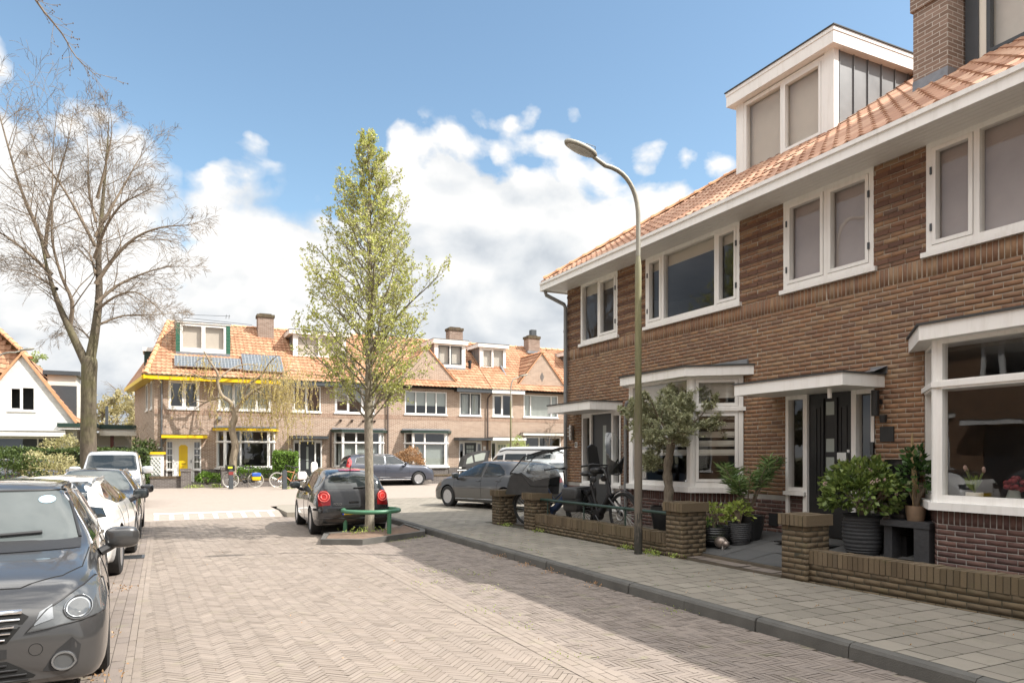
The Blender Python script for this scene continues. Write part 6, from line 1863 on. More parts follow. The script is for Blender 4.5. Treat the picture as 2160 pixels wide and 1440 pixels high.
def poly_pts(P, dep, sub=3):
    n = len(P); out = catmull([tuple(bp(x, y, dep * (i / (n - 1)))) for i, (x, y) in enumerate(P)], sub); return [Vector(o) for o in out]
gb = random.Random(5)
trunk = MB()
tp = poly_pts([(190, 1060), (189, 960), (189, 880), (190, 800), (191, 770), (192, 752)], 0)
trunk.tube(tp, [.36, .33, .30, .29, .285, .28, .275, .27, .27, .27, .275, .28, .28, .27, .24, .18][:len(tp)], 16)
trunk.build('trunk', M['bark_big'], t, smooth=180)
limbs = [([(192, 760), (200, 700), (206, 620), (202, 540), (205, 460), (209, 380), (213, 300), (214, 230)], .6, .20), ([(188, 775), (160, 712), (134, 650), (116, 590), (104, 530), (96, 470)], -.4, .19),
         ([(104, 545), (86, 480), (62, 410), (44, 330), (28, 250), (20, 215)], -1, .09), ([(98, 520), (100, 440), (108, 370), (122, 290), (128, 205)], .9, .08), ([(112, 580), (70, 535), (25, 500), (-40, 470)], -1.2, .085), ([(122, 610), (75, 585), (20, 560), (-50, 545)], 1.6, .07),
         ([(150, 690), (163, 640), (150, 590), (140, 520), (150, 440), (160, 350), (180, 260)], -1.6, .09), ([(206, 640), (236, 600), (282, 568), (325, 548), (362, 542)], 1.5, .08), ([(204, 600), (240, 545), (285, 500), (335, 478), (385, 472), (412, 468)], .3, .09), ([(202, 545), (236, 490), (280, 450), (330, 435), (368, 428)], -1.6, .08),
         ([(203, 500), (228, 430), (248, 370), (268, 310), (290, 265)], 1.4, .07), ([(203, 520), (176, 455), (150, 400), (120, 350), (110, 300)], -1.3, .07), ([(206, 655), (250, 630), (300, 622), (345, 650), (385, 690)], -.9, .065), ([(205, 470), (185, 400), (180, 330), (172, 260)], .4, .06), ([(207, 420), (232, 350), (250, 290), (252, 245)], -.6, .06),
         ([(200, 690), (240, 660), (290, 650), (330, 640)], 2.0, .06), ([(196, 720), (150, 690), (90, 670), (40, 690)], 2.2, .05), ([(204, 580), (170, 530), (130, 500), (80, 480)], 2.2, .06)]
big_limbs = []
out, tips = [], []
spec = [(10, .30, .75, 6, .16, .05), (6, .56, .75, 5, .2, .0), (4, .8, .7, 4, .16, -.02), (0, .5, .8, 3, .2, -.05)]
for P, dep, r in limbs:
    pts = poly_pts(P, dep); n = len(pts); L = sum((b - a).length for a, b in zip(pts[:-1], pts[1:]))
    out.append((pts, [max(.008, r * (1 - .95 * (i / (n - 1)) ** .8)) for i in range(n)]))
    if r > .15:
        big_limbs.append(out.pop())
        kids(out, tips, pts, r * .35, 5.0, 0, [(10, .42, .8, 6, .16, .04)] + spec[1:], gb, .35)
    else: kids(out, tips, pts, r * .6, L, 0, [(16, .36, .7, 6, .16, .07)] + spec[1:], gb, .10)
tubes('crown', out, M['twig'], t)
tubes('limbs', big_limbs, M['bark_big'], t, 14)

# --- young pear tree in its guard
RMIN = .0025
PT = Vector((3.72, 14.16, .11))
t = thing('street_tree', 'slender budding street tree with fresh yellow-green leaves in the ring guard', 'tree', PT)
gp_ = random.Random(9)
tr = [Vector((.0, 0, 0)), Vector((.005, 0, .6)), Vector((-.01, .01, 1.3)), Vector((-.02, .0, 2.1)), Vector((-.01, .01, 3.2)), Vector((.02, .0, 4.4)), Vector((.0, .02, 5.6)), Vector((.0, 0, 6.8)), Vector((-.02, 0, 7.5)), Vector((-.02, .01, 7.9))]
mb = MB(); mb.tube([tr[0] - Vector((0, 0, .05))] + tr, [.115, .10, .088, .085, .085, .072, .058, .045, .032, .018, .008], 14); mb.build('trunk', M['bark_pear'], t, smooth=180)
out, tips = [], []
spec = [(9, .5, .6, 6, .12, .05), (6, .5, .75, 4, .18, .02), (0, .5, .8, 3, .2, .0)]
prof = pchip([2.2, 2.7, 3.4, 4.3, 5.2, 6.2, 7.2, 8.1], [1.05, 1.42, 1.48, 1.32, 1.0, .70, .42, .2])
for k in range(74):
    z = 2.15 + 5.5 * ((k + gp_.random()) / 74) ** 1.2; a = k * 2.4 + gp_.uniform(-.4, .4); L = prof(z) * gp_.uniform(.72, 1.12)
    i = max(j for j in range(len(tr) - 1) if tr[j].z <= z); p = tr[i].lerp(tr[i + 1], (z - tr[i].z) / (tr[i + 1].z - tr[i].z))
    el = .60 + .45 * (z - 2) / 6 + gp_.uniform(-.15, .15)
    branch(out, tips, p, Vector((math.cos(a) * math.cos(el), math.sin(a) * math.cos(el), math.sin(el))), L * 1.2, .008 + .012 * L, 0, spec, gp_)
tubes('branches', out, M['bark_pear'], t, 6)
pos, dr, sz = [], [], []; pos2, dr2, sz2 = [], [], []
for pts, lev in tips:
    for i in range(1, len(pts)):
        k = (6 if i == len(pts) - 1 else 2) if lev == 2 else (1 if lev == 1 else 0)
        for _ in range(k):
            if gp_.random() < .12 + max(0, (pts[i].z - 5.2) * .2): continue
            q = pts[i - 1].lerp(pts[i], gp_.random()) + rvec(gp_) * .02; d = rvec(gp_) + Vector((0, 0, .4))
            if gp_.random() < .62: pos.append(q); dr.append(d); sz.append(gp_.uniform(.034, .070))
            else: pos2.append(q); dr2.append(d); sz2.append(gp_.uniform(.026, .046))
M['leaf_pear'] = leaf_mat('spring_leaves', (.37, .41, .08), (.56, .57, .17), .4); M['bud'] = leaf_mat('pale_buds', (.46, .43, .24), (.60, .56, .36), .3)
leaves_np('leaves', pos, dr, sz, M['leaf_pear'], t, .6, 1); leaves_np('blossom_buds', pos2, dr2, sz2, M['bud'], t, .8, 2)
# ring guard
t = thing('tree_guard', 'green tubular ring guard around the foot of the budding street tree', 'tree guard', (3.74, 14.12, .10))
mb = MB(); mb.tube([(.55 * math.cos(q), .55 * math.sin(q), .43) for q in np.linspace(0, 2 * PI, 49)[:-1]], .042, 12, closed=True); M['guard'] = pm('guard_green', (.055, .16, .09), .45, var=.15, scale=12); mb.build('ring', M['guard'], t, smooth=180)
for a in (-1.15, .6, 2.5):
    mb = MB(); mb.tube([(.55 * math.cos(a), .55 * math.sin(a), -.05), (.55 * math.cos(a), .55 * math.sin(a), .43)], .042, 12); mb.build('leg', M['guard'], t, smooth=60)

# --- yellow-green contorted willow before the yellow-door house
WT_ = Vector((3.15, 37.6, .2)); U2 = .0233
t = thing('weeping_tree', 'small contorted willow with hanging yellow-green strands in front of the pale corner house', 'tree', WT_)
gw = random.Random(31)
def wp(px, py, d=0.0): return RV * ((px - 497) * U2) + FV * d + Vector((0, 0, 1.42 + (960 - py) * U2))
M['bark_w'] = bark('pale_willow_bark', (.17, .13, .09), (.38, .32, .24), (6, 6, 2))
out = []
def wl(P, d, r0, r1):
    pts = [Vector(o) for o in catmull([tuple(wp(x, y, d * i / (len(P) - 1))) for i, (x, y) in enumerate(P)], 4)]; n = len(pts); out.append((pts, [r0 + (r1 - r0) * i / (n - 1) for i in range(n)])); return pts
wl([(496, 1030), (495, 975), (500, 940), (493, 905), (499, 880), (497, 868)], 0, .20, .14)
W_ = [wl([(497, 875), (492, 850), (475, 835), (468, 810), (470, 790), (455, 765), (445, 745)], -.6, .12, .03), wl([(499, 870), (515, 845), (540, 822), (565, 812), (590, 820), (602, 836)], .5, .12, .025), wl([(515, 845), (530, 815), (560, 795), (580, 770), (600, 755)], -.8, .07, .015),
      wl([(480, 838), (455, 840), (430, 848), (405, 845), (372, 862)], .7, .05, .015), wl([(470, 800), (440, 800), (415, 790), (395, 800)], -1.0, .05, .012), wl([(540, 822), (570, 840), (600, 850), (625, 840)], 1.2, .05, .012), wl([(470, 795), (490, 775), (515, 765), (540, 770)], 1.1, .05, .012), wl([(565, 800), (600, 795), (630, 805)], -1.2, .04, .012), wl([(450, 760), (425, 755), (405, 765)], .5, .03, .01), wl([(590, 800), (615, 780), (640, 790)], .2, .035, .01)]
mb = MB()
for pts, rad in out: mb.tube(pts, rad, 7, cap=False)
mb.build('trunk', M['bark_w'], t, smooth=180, recalc=False)
st = MB(); pos, dr, sz = [], [], []
for wi, pts in enumerate(W_):
    for k in range(46 if wi in (1, 2, 5, 7, 9) else 22):
        p = pts[gw.randrange(3, len(pts))] + Vector((gw.gauss(0, .42), gw.gauss(0, .42), gw.gauss(0, .12)))
        L = min(gw.uniform(.7, 2.3) if wi in (1, 2, 5, 7, 9) else gw.uniform(.4, 1.3), p.z - .9); q = [p]; ph = gw.random() * 6
        if L < .3: continue
        n = 7
        for i in range(1, n + 1): q.append(p + Vector((.06 * math.sin(ph + i), .06 * math.cos(ph * 2 + i), -L * i / n)))
        st.tube(q, .006, 3, cap=False)
        for i in range(int(L * 30)):
            x = gw.random() * n; j = min(int(x), n - 1); a = q[j].lerp(q[j + 1], x - j)
            pos.append(a); dr.append(rvec(gw) * .6 + Vector((0, 0, -.8))); sz.append(gw.uniform(.05, .10))
M['leaf_w'] = leaf_mat('willow_catkins', (.46, .36, .10), (.62, .53, .20), .4)
st.build('hanging_twigs', M['bark_w'], t, recalc=False); leaves_np('leaves', pos, dr, sz, M['leaf_w'], t, .38, 4)


# --- generic distant tree
def far_tree(name, label, loc, H, spread, seed, leaf=None, nleaf=3, lsz=.3, r=.22, mat='twig', gp=None, dens=14):
    t = thing(name, label, 'tree', loc, 0, gp); g = random.Random(seed); out, tips = [], []
    tr = [Vector((0, 0, -.1)), Vector((.1, 0, H * .25)), Vector((0, .1, H * .5)), Vector((.05, 0, H * .9))]
    mb = MB(); mb.tube(tr, [r, r * .8, r * .55, r * .1], 8); mb.build('trunk', M['twig'], t, smooth=180)
    spec = [(7, .5, .65, 5, .15, .05), (5, .5, .7, 4, .2, .02), (4, .5, .7, 3, .2, 0), (0, 0, 0, 3, .2, 0)]
    for k in range(dens):
        z = H * (.22 + .66 * k / dens); i = 0 if z < H * .25 else (1 if z < H * .5 else 2); p = tr[i].lerp(tr[i + 1], (z - tr[i].z) / (tr[i + 1].z - tr[i].z)); a = k * 2.4
        e = g.uniform(.4, .9); branch(out, tips, p, Vector((math.cos(a) * math.cos(e), math.sin(a) * math.cos(e), math.sin(e))), spread * g.uniform(.7, 1.1) * (1.15 - .6 * z / H), r * .35, 0, spec, g)
    tubes('branches' if leaf else 'crown', out, M[mat], t, 5)
    if leaf:
        pos, dr, sz = [], [], []
        for pts, lev in tips:
            if lev < 2: continue
            for i in range(1, len(pts)):
                for _ in range(nleaf): pos.append(pts[i] + rvec(g) * lsz * .5); dr.append(rvec(g)); sz.append(lsz * g.uniform(.6, 1.2))
        leaves_np('leaves', pos, dr, sz, M[leaf], t, .6, seed)
M['leaf_y'] = leaf_mat('yellow_blossom', (.42, .36, .16), (.56, .50, .30), .4); M['leaf_pale'] = leaf_mat('pale_spring_leaf', (.35, .42, .16), (.5, .55, .25), .4)
for i, (x, y, H, s, lf, lb) in enumerate(((-7.2, 73, 8.0, 3.6, None, 'hazy bare tree behind the carport, left of the big trunk'), (-4.6, 70, 6.6, 3.4, 'leaf_y', 'yellow blossoming tree behind the carport, half hidden by the big trunk'), (-2.6, 78, 8.6, 3.8, None, 'tall hazy bare tree between the big trunk and the yellow gutter board'), (-1.0, 66, 6.2, 3.0, 'leaf_y', 'yellow blossoming shrub-like tree left of the pale corner house'), (-9.5, 64, 9.0, 2.6, 'leaf_pale', 'pale green tree top behind the white house beside the slim lamp post'))):
    far_tree('background_tree', lb, (x, y, 0), H, s, 40 + i, lf, 1, .20, gp='trees behind the carport')
far_tree('front_garden_tree', 'thin bare shrub trained against the far gabled house above its window', (21.3, 38.6, .2), 4.0, .8, 77, None, r=.05, dens=10)
far_tree('front_garden_tree', 'small yellow-green tree beside the corner of the shaded row, behind the camper van', (23.0, 37.6, .2), 4.0, .9, 78, 'leaf_y', 2, .12, r=.06)
far_tree('front_garden_tree', 'thin bare climber against the side wall of the pale corner house', (-1.0, 38.7, .2), 3.3, .8, 79, None, r=.05, dens=10)


# --- hedges and bushes
M['leaf_hedge'] = leaf_mat('hedge_leaves', (.035, .06, .018), (.10, .14, .035), .2); M['leaf_hedge2'] = leaf_mat('bright_hedge_leaves', (.10, .19, .03), (.20, .32, .05), .3)
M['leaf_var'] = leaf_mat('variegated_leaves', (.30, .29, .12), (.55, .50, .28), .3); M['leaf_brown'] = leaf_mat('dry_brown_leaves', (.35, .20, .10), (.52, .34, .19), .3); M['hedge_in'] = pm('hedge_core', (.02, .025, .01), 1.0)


def hedge(name, label, a, b, th, z0, z1, mat, n, sz, seed, cat='hedge', core=.10):
    a, b = Vector(a), Vector(b); d = b - a; L = d.length; t = thing(name, label, cat, (a.x, a.y, 0), math.atan2(d.y, d.x)); g = random.Random(seed)
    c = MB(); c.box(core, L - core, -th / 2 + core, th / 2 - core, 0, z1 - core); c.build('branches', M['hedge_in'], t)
    ar = [(L * (z1 - z0), 0), (L * (z1 - z0), 1), (L * th, 2), (th * (z1 - z0), 3), (th * (z1 - z0), 4)]; tot = sum(x for x, _ in ar); pos, dr = [], []
    for A, f in ar:
        for _ in range(int(n * A / tot)):
            j = g.gauss(0, .035) - abs(g.gauss(0, .05)); u, v = g.random(), g.random()
            bul = .04 * math.sin(u * L * 2.1 + f) + .03 * math.sin(v * 7 + u * 9)
            if f < 2: s = -1 if f == 0 else 1; p = (u * L, s * (th / 2 + j + bul), z0 + v * (z1 - z0)); nn = Vector((0, s, 0))
            elif f == 2: p = (u * L, (v - .5) * th, z1 + j + bul); nn = Vector((0, 0, 1))
            else: s = -1 if f == 3 else 1; p = ((L if s > 0 else 0) + s * j, (u - .5) * th, z0 + v * (z1 - z0)); nn = Vector((s, 0, 0))
            pos.append(p); dr.append(nn * .7 + rvec(g))
    leaves_np('leaves', pos, dr, np.random.default_rng(seed).uniform(.7, 1.3, len(pos)) * sz, M[mat], t, .65, seed)
    return t


def bush(name, label, loc, rad, mat, n, sz, seed, cat='bush', stems=True, zc=None):
    t = thing(name, label, cat, loc); g = random.Random(seed); pos, dr = [], []
    for _ in range(n):
        v = rvec(g); 
        if v.z < -.5: v.z *= -.5
        k = g.uniform(.55, 1.0) ** .5 * (1 + .12 * math.sin(v.x * 5 + seed) + .1 * math.sin(v.y * 6 + v.z * 4)); p = Vector((v.x * rad[0] * k, v.y * rad[1] * k, rad[2] * (1 + v.z * k) * .55 if zc is None else zc + v.z * rad[2] * k)); pos.append(p); dr.append(v + rvec(g) * .7)
    if stems:
        mb = MB()
        for _ in range(14): v = rvec(g); mb.tube([(0, 0, 0), (v.x * rad[0] * .3, v.y * rad[1] * .3, rad[2] * .4), (v.x * rad[0] * .8, v.y * rad[1] * .8, rad[2] * .9)], [.018, .012, .005], 4, cap=False)
        mb.build('stems', M['twig'], t, recalc=False)
    leaves_np('leaves', pos, dr, np.random.default_rng(seed).uniform(.7, 1.3, n) * sz, M[mat], t, .6, seed)
    return t
hedge('hedge', 'long dark clipped hedge behind the parked silver van, ending beside the yellow door house', (-8.5, 38.3), (-.55, 37.2), 1.1, .1, 1.88, 'leaf_hedge', 15000, .10, 1)
hedge('hedge', 'small bright green clipped hedge block left of the charcoal door', (5.0, 37.5), (6.1, 37.3), .9, .1, 1.78, 'leaf_hedge2', 4500, .085, 2)
bush('bush', 'dark green clipped bush in front of the long hedge at the left edge', (-4.9, 30.6, .1), (1.1, .9, 1.55), 'leaf_hedge', 3500, .10, 3)
bush('bush', 'cream-variegated bush beside the dark clipped bush at the left', (-3.75, 30.9, .1), (.9, .8, 1.5), 'leaf_var', 3000, .09, 4)
bush('bush', 'brownish bush at the very left edge', (-6.2, 30.2, .1), (.6, .6, 1.4), 'leaf_brown', 1500, .10, 5)
bush('bush', 'pale variegated bush in front of the white house window', (-4.6, 43.4, .1), (1.0, .8, 2.3), 'leaf_var', 3000, .12, 6)
bush('bush', 'brown dry clipped bush behind the dark blue estate', (12.05, 37.6, .1), (.95, .6, 1.75), 'leaf_brown', 4500, .09, 7)
bush('bush', 'green bush below the window of the far gabled house', (18.7, 37.8, .2), (.9, .6, 2.2), 'leaf_pale', 2500, .10, 8)
bush('bush', 'low green garden plants beside the yellow door', (1.95, 37.5, .2), (.55, .35, .55), 'leaf_hedge2', 1200, .09, 9)
bush('bush', 'low green garden plants behind the city bicycles', (4.0, 37.7, .2), (1.1, .35, .8), 'leaf_hedge2', 1500, .09, 10)
bush('bush', 'dark evergreen shrub between the hedge and the side wall of the pale corner house', (-.75, 38.5, .2), (.6, .5, 2.0), 'leaf_hedge', 1500, .12, 11)

# --- bare twigs of a tree beside the photographer, hanging in at upper left
t = thing('overhanging_tree', 'tree left of the viewer with bare budding twigs hanging into the sky at upper left', 'tree', (-4.2, 8.6, 0))
g = random.Random(3); o = Vector((-4.2, 8.6, 0)); mb = MB()
mb.tube([(0, 0, 0), (.05, 0, 2), (0, .1, 4.5), (.1, .1, 8.6)], [.2, .17, .13, .04], 10); mb.build('trunk', M['bark_big'], t, smooth=180)
out, tips = [], []
main = [Vector((.05, .1, 6.9)), Vector((.9, .4, 7.6)), Vector((1.9, .8, 7.7)), Vector((2.75, .93, 7.1)), Vector((2.94, .91, 6.67)), Vector((3.2, .78, 6.3)), Vector((3.34, .71, 6.04)), Vector((3.58, .60, 5.80))]
main = [Vector(p) for p in catmull([tuple(p) for p in main], 3)]; n = len(main); out.append((main, [.03 * (1 - i / n) ** 1.4 + .003 for i in range(n)]))
for i in range(11, n - 1):
    for _ in range(1 if i % 2 else 2):
        v = (main[i + 1] - main[i]).normalized() if i + 1 < n else Vector((1, 0, 0)); s = v.cross(rvec(g)).normalized(); branch(out, tips, main[i], v * .8 + s * .6, g.uniform(.12, .42), .0035, 0, [(2, .5, .7, 5, .15, .0), (0, 0, 0, 3, .1, 0)], g)
tubes('crown', out, M['twig'], t, 5); mb = MB()
for pts, lev in tips: mb.blob(tuple(pts[-1]), (.006, .006, .011), (1, 1), 5, 4)
mb.build('buds', M['pipedark'], t)

# ------------------------------------------------------------------ potted plants by the shaded houses
def pot(label, loc, prof, mat, ridges=0, name='plant_pot', cat='pot'):
    t = thing(name, label, cat, loc); mb = MB(); P = prof
    if ridges:
        P = []
        n = ridges * 4
        for i in range(n + 1):
            q = i / n * (len(prof) - 1); j = min(int(q), len(prof) - 2); f = q - j; r = prof[j][0] + (prof[j + 1][0] - prof[j][0]) * f; z = prof[j][1] + (prof[j + 1][1] - prof[j][1]) * f
            P.append((r + .006 * math.sin(i * PI / 2 + .5), z))
    ri, zt = P[-1]; P = P + [(ri - .02, zt), (ri - .03, zt - .04), (.001, zt - .05)]
    mb.lathe(P, (0, 0, 0), 32); mb.build('pot', mat, t, smooth=50)
    s = MB(); s.lathe([(ri - .03, zt - .045), (.001, zt - .035)], (0, 0, 0), 20); s.build('potting_soil', M['soil'], t)
    return t
M['pot_dark'] = pm('charcoal_pot', (.042, .042, .045), .6, var=.3, scale=20, bump=.3); M['pot_black'] = pm('black_pot', (.014, .014, .015), .35, var=.2); M['pot_brown'] = pm('brown_glazed_pot', (.24, .165, .11), .4, var=.35, scale=7)
M['leaf_skim'] = leaf_mat('skimmia_leaves', (.075, .12, .03), (.21, .27, .07), .22, .3); M['leaf_olive'] = leaf_mat('olive_leaves', (.27, .29, .15), (.50, .50, .33), .25, .45); M['leaf_ole'] = leaf_mat('oleander_leaves', (.07, .13, .04), (.19, .26, .09), .25, .4); M['leaf_lime'] = leaf_mat('lime_leaves', (.22, .30, .06), (.40, .46, .12), .35); M['leaf_grass'] = leaf_mat('fescue_blades', (.10, .17, .11), (.25, .27, .12), .3); M['leaf_dark'] = leaf_mat('camellia_leaves', (.03, .07, .02), (.08, .15, .04), .2, .3)
M['pinkbud'] = pm('pink_buds', (.36, .25, .22), .7, var=.2); M['cane'] = pm('bamboo_cane', (.42, .30, .16), .6, var=.2)
pot('big charcoal pot with raised rings holding the pink-budded shrub', (8.10, 6.36, .35), [(.19, 0), (.225, .10), (.245, .25), (.245, .38), (.225, .49), (.235, .52)], M['pot_dark'], 14)
t = bush('potted_shrub', 'round evergreen shrub with pink bud clusters in the big ringed pot', (8.10, 6.36, .82), (.54, .51, .42), 'leaf_skim', 2600, .078, 21, 'shrub', zc=.30)
g = random.Random(2); mb = MB()
for _ in range(20):
    v = rvec(g); v.z = abs(v.z) * .9; c = Vector((v.x * .53, v.y * .5, .30 + v.z * .42))
    for _ in range(9): p = c + rvec(g) * .022; mb.blob(tuple(p), (.009, .009, .010), (1, 1), 6, 4)
mb.build('buds', M['pinkbud'], t)
# stone bench with pot and camellia
t = thing('stone_bench', 'dark stone bench under the brown glazed pot, beside the big ringed pot', 'bench', (8.16, 5.62, .33))
mb = MB(); mb.box(-.16, .30, -.22, .42, .43, .50); mb.build('seat', M['pot_dark'], t); mb = MB(); mb.box(-.15, .29, -.21, -.02, 0, .43); mb.build('leg', M['pot_dark'], t); mb = MB(); mb.box(-.1, .29, .30, .41, 0, .43); mb.build('leg', M['pot_dark'], t)
pot('brown glazed pot on the stone bench', (8.22, 5.72, .83), [(.095, 0), (.112, .1), (.115, .18)], M['pot_brown'])
t = bush('potted_climber', 'dark-leaved climber tied to bamboo canes in the brown pot', (8.22, 5.72, .98), (.17, .17, .34), 'leaf_dark', 260, .085, 22, 'plant', zc=.38)
mb = MB()
for x in (-.05, -.02, .01, .04, .07): mb.tube([(x, 0, 0), (x * 1.6 - .02, .04 + x, .88 + x * .6)], .005, 5)
mb.build('canes', M['cane'], t); mb = MB(); mb.box(.06, .13, -.16, -.155, .40, .52); mb.build('plant_tag', M['cream'], t)
pot('tall black tapered planter with wavy ribs, behind the climber', (8.40, 6.02, .62), [(.12, 0), (.15, .3), (.175, .62), (.21, .95)], M['pot_black'], 9)
mb = MB(); mb.box(8.22, 8.58, 5.84, 6.2, .30, .62); tag(mb.build('planter_plinth', M['black']), 'black block carrying the tall tapered planter', 'plinth')
# group left of the gateway
pot('low wide ribbed bowl planter next to the mossy pillar', (7.53, 8.5, .25), [(.14, 0), (.24, .08), (.285, .2), (.28, .30)], M['pot_black'], 9)
bush('bowl_planting', 'lime-leaved small shrub and grasses in the wide ribbed bowl', (7.53, 8.5, .53), (.20, .2, .34), 'leaf_lime', 230, .065, 23, 'plant')
t = thing('grass_tuft', 'arching strappy grass spilling from the wide ribbed bowl', 'plant', (7.42, 8.52, .52)); g = random.Random(8); mb = MB()
for _ in range(26): a = g.random() * 6.3; l = g.uniform(.18, .32); mb.tube([(0, 0, 0), (math.cos(a) * l * .5, math.sin(a) * l * .5, l * .65), (math.cos(a) * l, math.sin(a) * l, l * .2 - .05)], [.005, .005, .002], 3, cap=False)
mb.build('blades', M['leaf_ole'], t, recalc=False)
pot('grey ribbed pot behind the hedgehog ornament', (7.78, 8.22, .29), [(.13, 0), (.165, .1), (.175, .22), (.165, .33)], M['pot_dark'], 12)
bush('potted_shrub', 'small lime-green leafy shrub in the grey ribbed pot', (7.78, 8.22, .60), (.17, .17, .30), 'leaf_lime', 240, .07, 24, 'shrub')
pot('black tapered pot with the oleander, at the back of the pot group', (8.05, 8.28, .33), [(.15, 0), (.19, .2), (.21, .38)], M['pot_black'])
t = thing('oleander', 'tall oleander with long narrow leaves in front of the striped-blind bay window', 'shrub', (7.98, 8.28, .66)); t.scale = (1.15, 1.15, 1.12); g = random.Random(12); pos, dr, sz = [], [], []; mb = MB()
for k in range(15):
    a = g.random() * 6.3; l = g.uniform(.45, .88); e = Vector((math.cos(a) * l * .48, math.sin(a) * l * .48, l)); mb.tube([(0, 0, 0), tuple(e * .5 + Vector((0, 0, .06))), tuple(e)], [.010, .008, .004], 5, cap=False)
    for i in range(64):
        q = g.uniform(.30, 1.0) ** .6; p = e * q + Vector((0, 0, .06 * (1 - q))); b = g.random() * 6.3; pos.append(p); dr.append(Vector((math.cos(b), math.sin(b), g.uniform(-.2, .9)))); sz.append(g.uniform(.11, .19))
mb.build('stems', M['twig'], t, recalc=False); leaves_np('leaves', pos, dr, sz, M['leaf_ole'], t, .13, 5)
t = thing('hedgehog_ornament', 'small metal hedgehog ornament in front of the ribbed bowl', 'ornament', (7.42, 8.22, .24), .5); mb = MB(); mb.blob((0, 0, .10), (.075, .10, .085), (1, 1), 16, 10); mb.blob((-.03, -.08, .085), (.055, .06, .05), (1, 1), 12, 8); mb.build('body', pm('hammered_metal', (.30, .25, .22), .35, .6, var=.3, scale=30), t, smooth=60)
mb = MB(); mb.blob((-.055, -.14, .10), (.012, .012, .012), (1, 1), 8, 6); mb.build('nose', M['black'], t)
for x in (-.05, .05): mb = MB(); mb.lathe([(.018, 0), (.015, .05)], (x, -.04, 0), 8); mb.build('leg', M['steel'], t)
t = thing('fescue_tuft', 'tuft of blue-green fescue growing from the hedgehog ornament', 'plant', (7.43, 8.26, .36)); g = random.Random(4); mb = MB()
for _ in range(240): v = rvec(g); v.z = abs(v.z) * .8 + .12; l = g.uniform(.14, .25); e = v.normalized() * l; mb.add([(-.0015, 0, 0), (.0015, 0, 0), (e.x, e.y, e.z - .05 * (1 - v.z))], [(0, 1, 2)])
mb.build('blades', M['leaf_grass'], t, recalc=False)
# olive
pot('black square-shouldered pot of the olive tree behind the street lamp', (7.60, 9.72, .27), [(.20, 0), (.25, .3), (.275, .50)], M['pot_black'])
t = thing('olive_tree', 'potted olive tree with grey-green crown in front of the striped-blind bay window', 'tree', (7.60, 9.72, .73)); g = random.Random(14); out, tips = [], []
tk = [Vector(p) for p in catmull([(0, 0, 0), (.03, -.02, .30), (.02, .01, .62), (.05, -.03, .98), (.08, -.05, 1.22)], 4)]; mb = MB(); mb.tube(tk, [.085 - .025 * i / len(tk) + .012 * math.sin(i * 2.1) for i in range(len(tk))], 12); mb.build('trunk', bark('olive_bark', (.10, .08, .06), (.27, .23, .18), (14, 14, 4)), t, smooth=180)
spec = [(8, .5, .6, 6, .13, .03), (6, .55, .7, 4, .2, .0), (0, .5, .8, 3, .2, -.03)]
for k in range(21): a = k * 2.4 + g.uniform(-.3, .3); e = g.uniform(.1, 1.4); branch(out, tips, tk[-1 - k % 4], Vector((math.cos(a) * math.cos(e), math.sin(a) * math.cos(e), math.sin(e))), g.uniform(.62, .98), .018, 0, spec, g)
for k in range(3): branch(out, tips, tk[-8], Vector((-.3, .85, .15)), g.uniform(.4, .6), .008, 0, spec, g)
tubes('branches', out, M['twig'], t, 6); pos, dr, sz = [], [], []
for pts, lev in tips:
    if lev < 1: continue
    for i in range(1, len(pts)):
        v = (pts[i] - pts[i - 1]).normalized()
        for _ in range(9 if lev == 2 else 5): pos.append(pts[i - 1].lerp(pts[i], g.random())); dr.append(v * .6 + rvec(g)); sz.append(g.uniform(.042, .07))
leaves_np('leaves', pos, dr, sz, M['leaf_olive'], t, .36, 9)
# doormat, straw at the bench, ground plants and weeds
t = thing('doormat', 'dark rubber doormat in front of the black panelled door', 'doormat', (8.22, 7.3, .37)); mb = MB(); mb.box(-.26, .26, -.42, .42, 0.0, .018); mb.build('mat', M['black'], t)
def weeds(name, label, pts, mat, n, sz, seed, spread=.08):
    g = random.Random(seed); pos, dr = [], []
    for (x, y, z) in pts:
        for _ in range(n): pos.append((x + g.gauss(0, spread), y + g.gauss(0, spread), z + abs(g.gauss(0, sz * .8)))); dr.append(rvec(g) + Vector((0, 0, .7)))
    o = leaves_np(name, pos, dr, sz, M[mat], None, .5, seed); o['kind'] = 'stuff'
weeds('weeds', '', [(6.60, 8.75, .13), (6.62, 8.95, .13), (6.66, 9.55, .13), (6.58, 12.35, .13), (6.55, 13.75, .13), (6.75, 8.4, .13)], 'leaf_lime', 60, .04, 31, .06)
weeds('ground_cover', '', [(7.1, 9.8, .2), (7.2, 10.0, .2), (7.15, 10.25, .2), (7.3, 9.6, .22), (7.0, 9.45, .2)], 'leaf_skim', 130, .045, 32, .1)
weeds('moss_tufts', '', [(4.3, 13.36, .0), (4.1, 13.28, .0), (4.5, 13.5, .0), (3.9, 13.15, 0), (4.7, 13.65, 0), (3.3, 9.6, 0), (3.6, 9.4, 0), (3.9, 9.0, 0), (3.1, 8.6, 0), (2.95, 6.9, 0), (3.05, 6.1, 0), (3.6, 7.9, 0), (2.9, 5.0, 0), (4.82, 6.0, 0)], 'leaf_lime', 26, .022, 33, .12)
weeds('pit_weeds', '', [(3.45, 13.7, .12), (3.6, 13.95, .12), (3.9, 13.9, .12), (3.3, 13.9, .12)], 'leaf_lime', 22, .05, 34, .10)
weeds('dry_litter', '', [(-.55, 7.4, 0), (-.5, 7.3, 0), (-.42, 9.9, 0), (4.8, 9.4, 0), (4.82, 8.7, 0), (4.83, 7.6, 0), (4.84, 10.4, 0), (-.45, 6.0, 0)], 'leaf_brown', 40, .03, 35, .1)
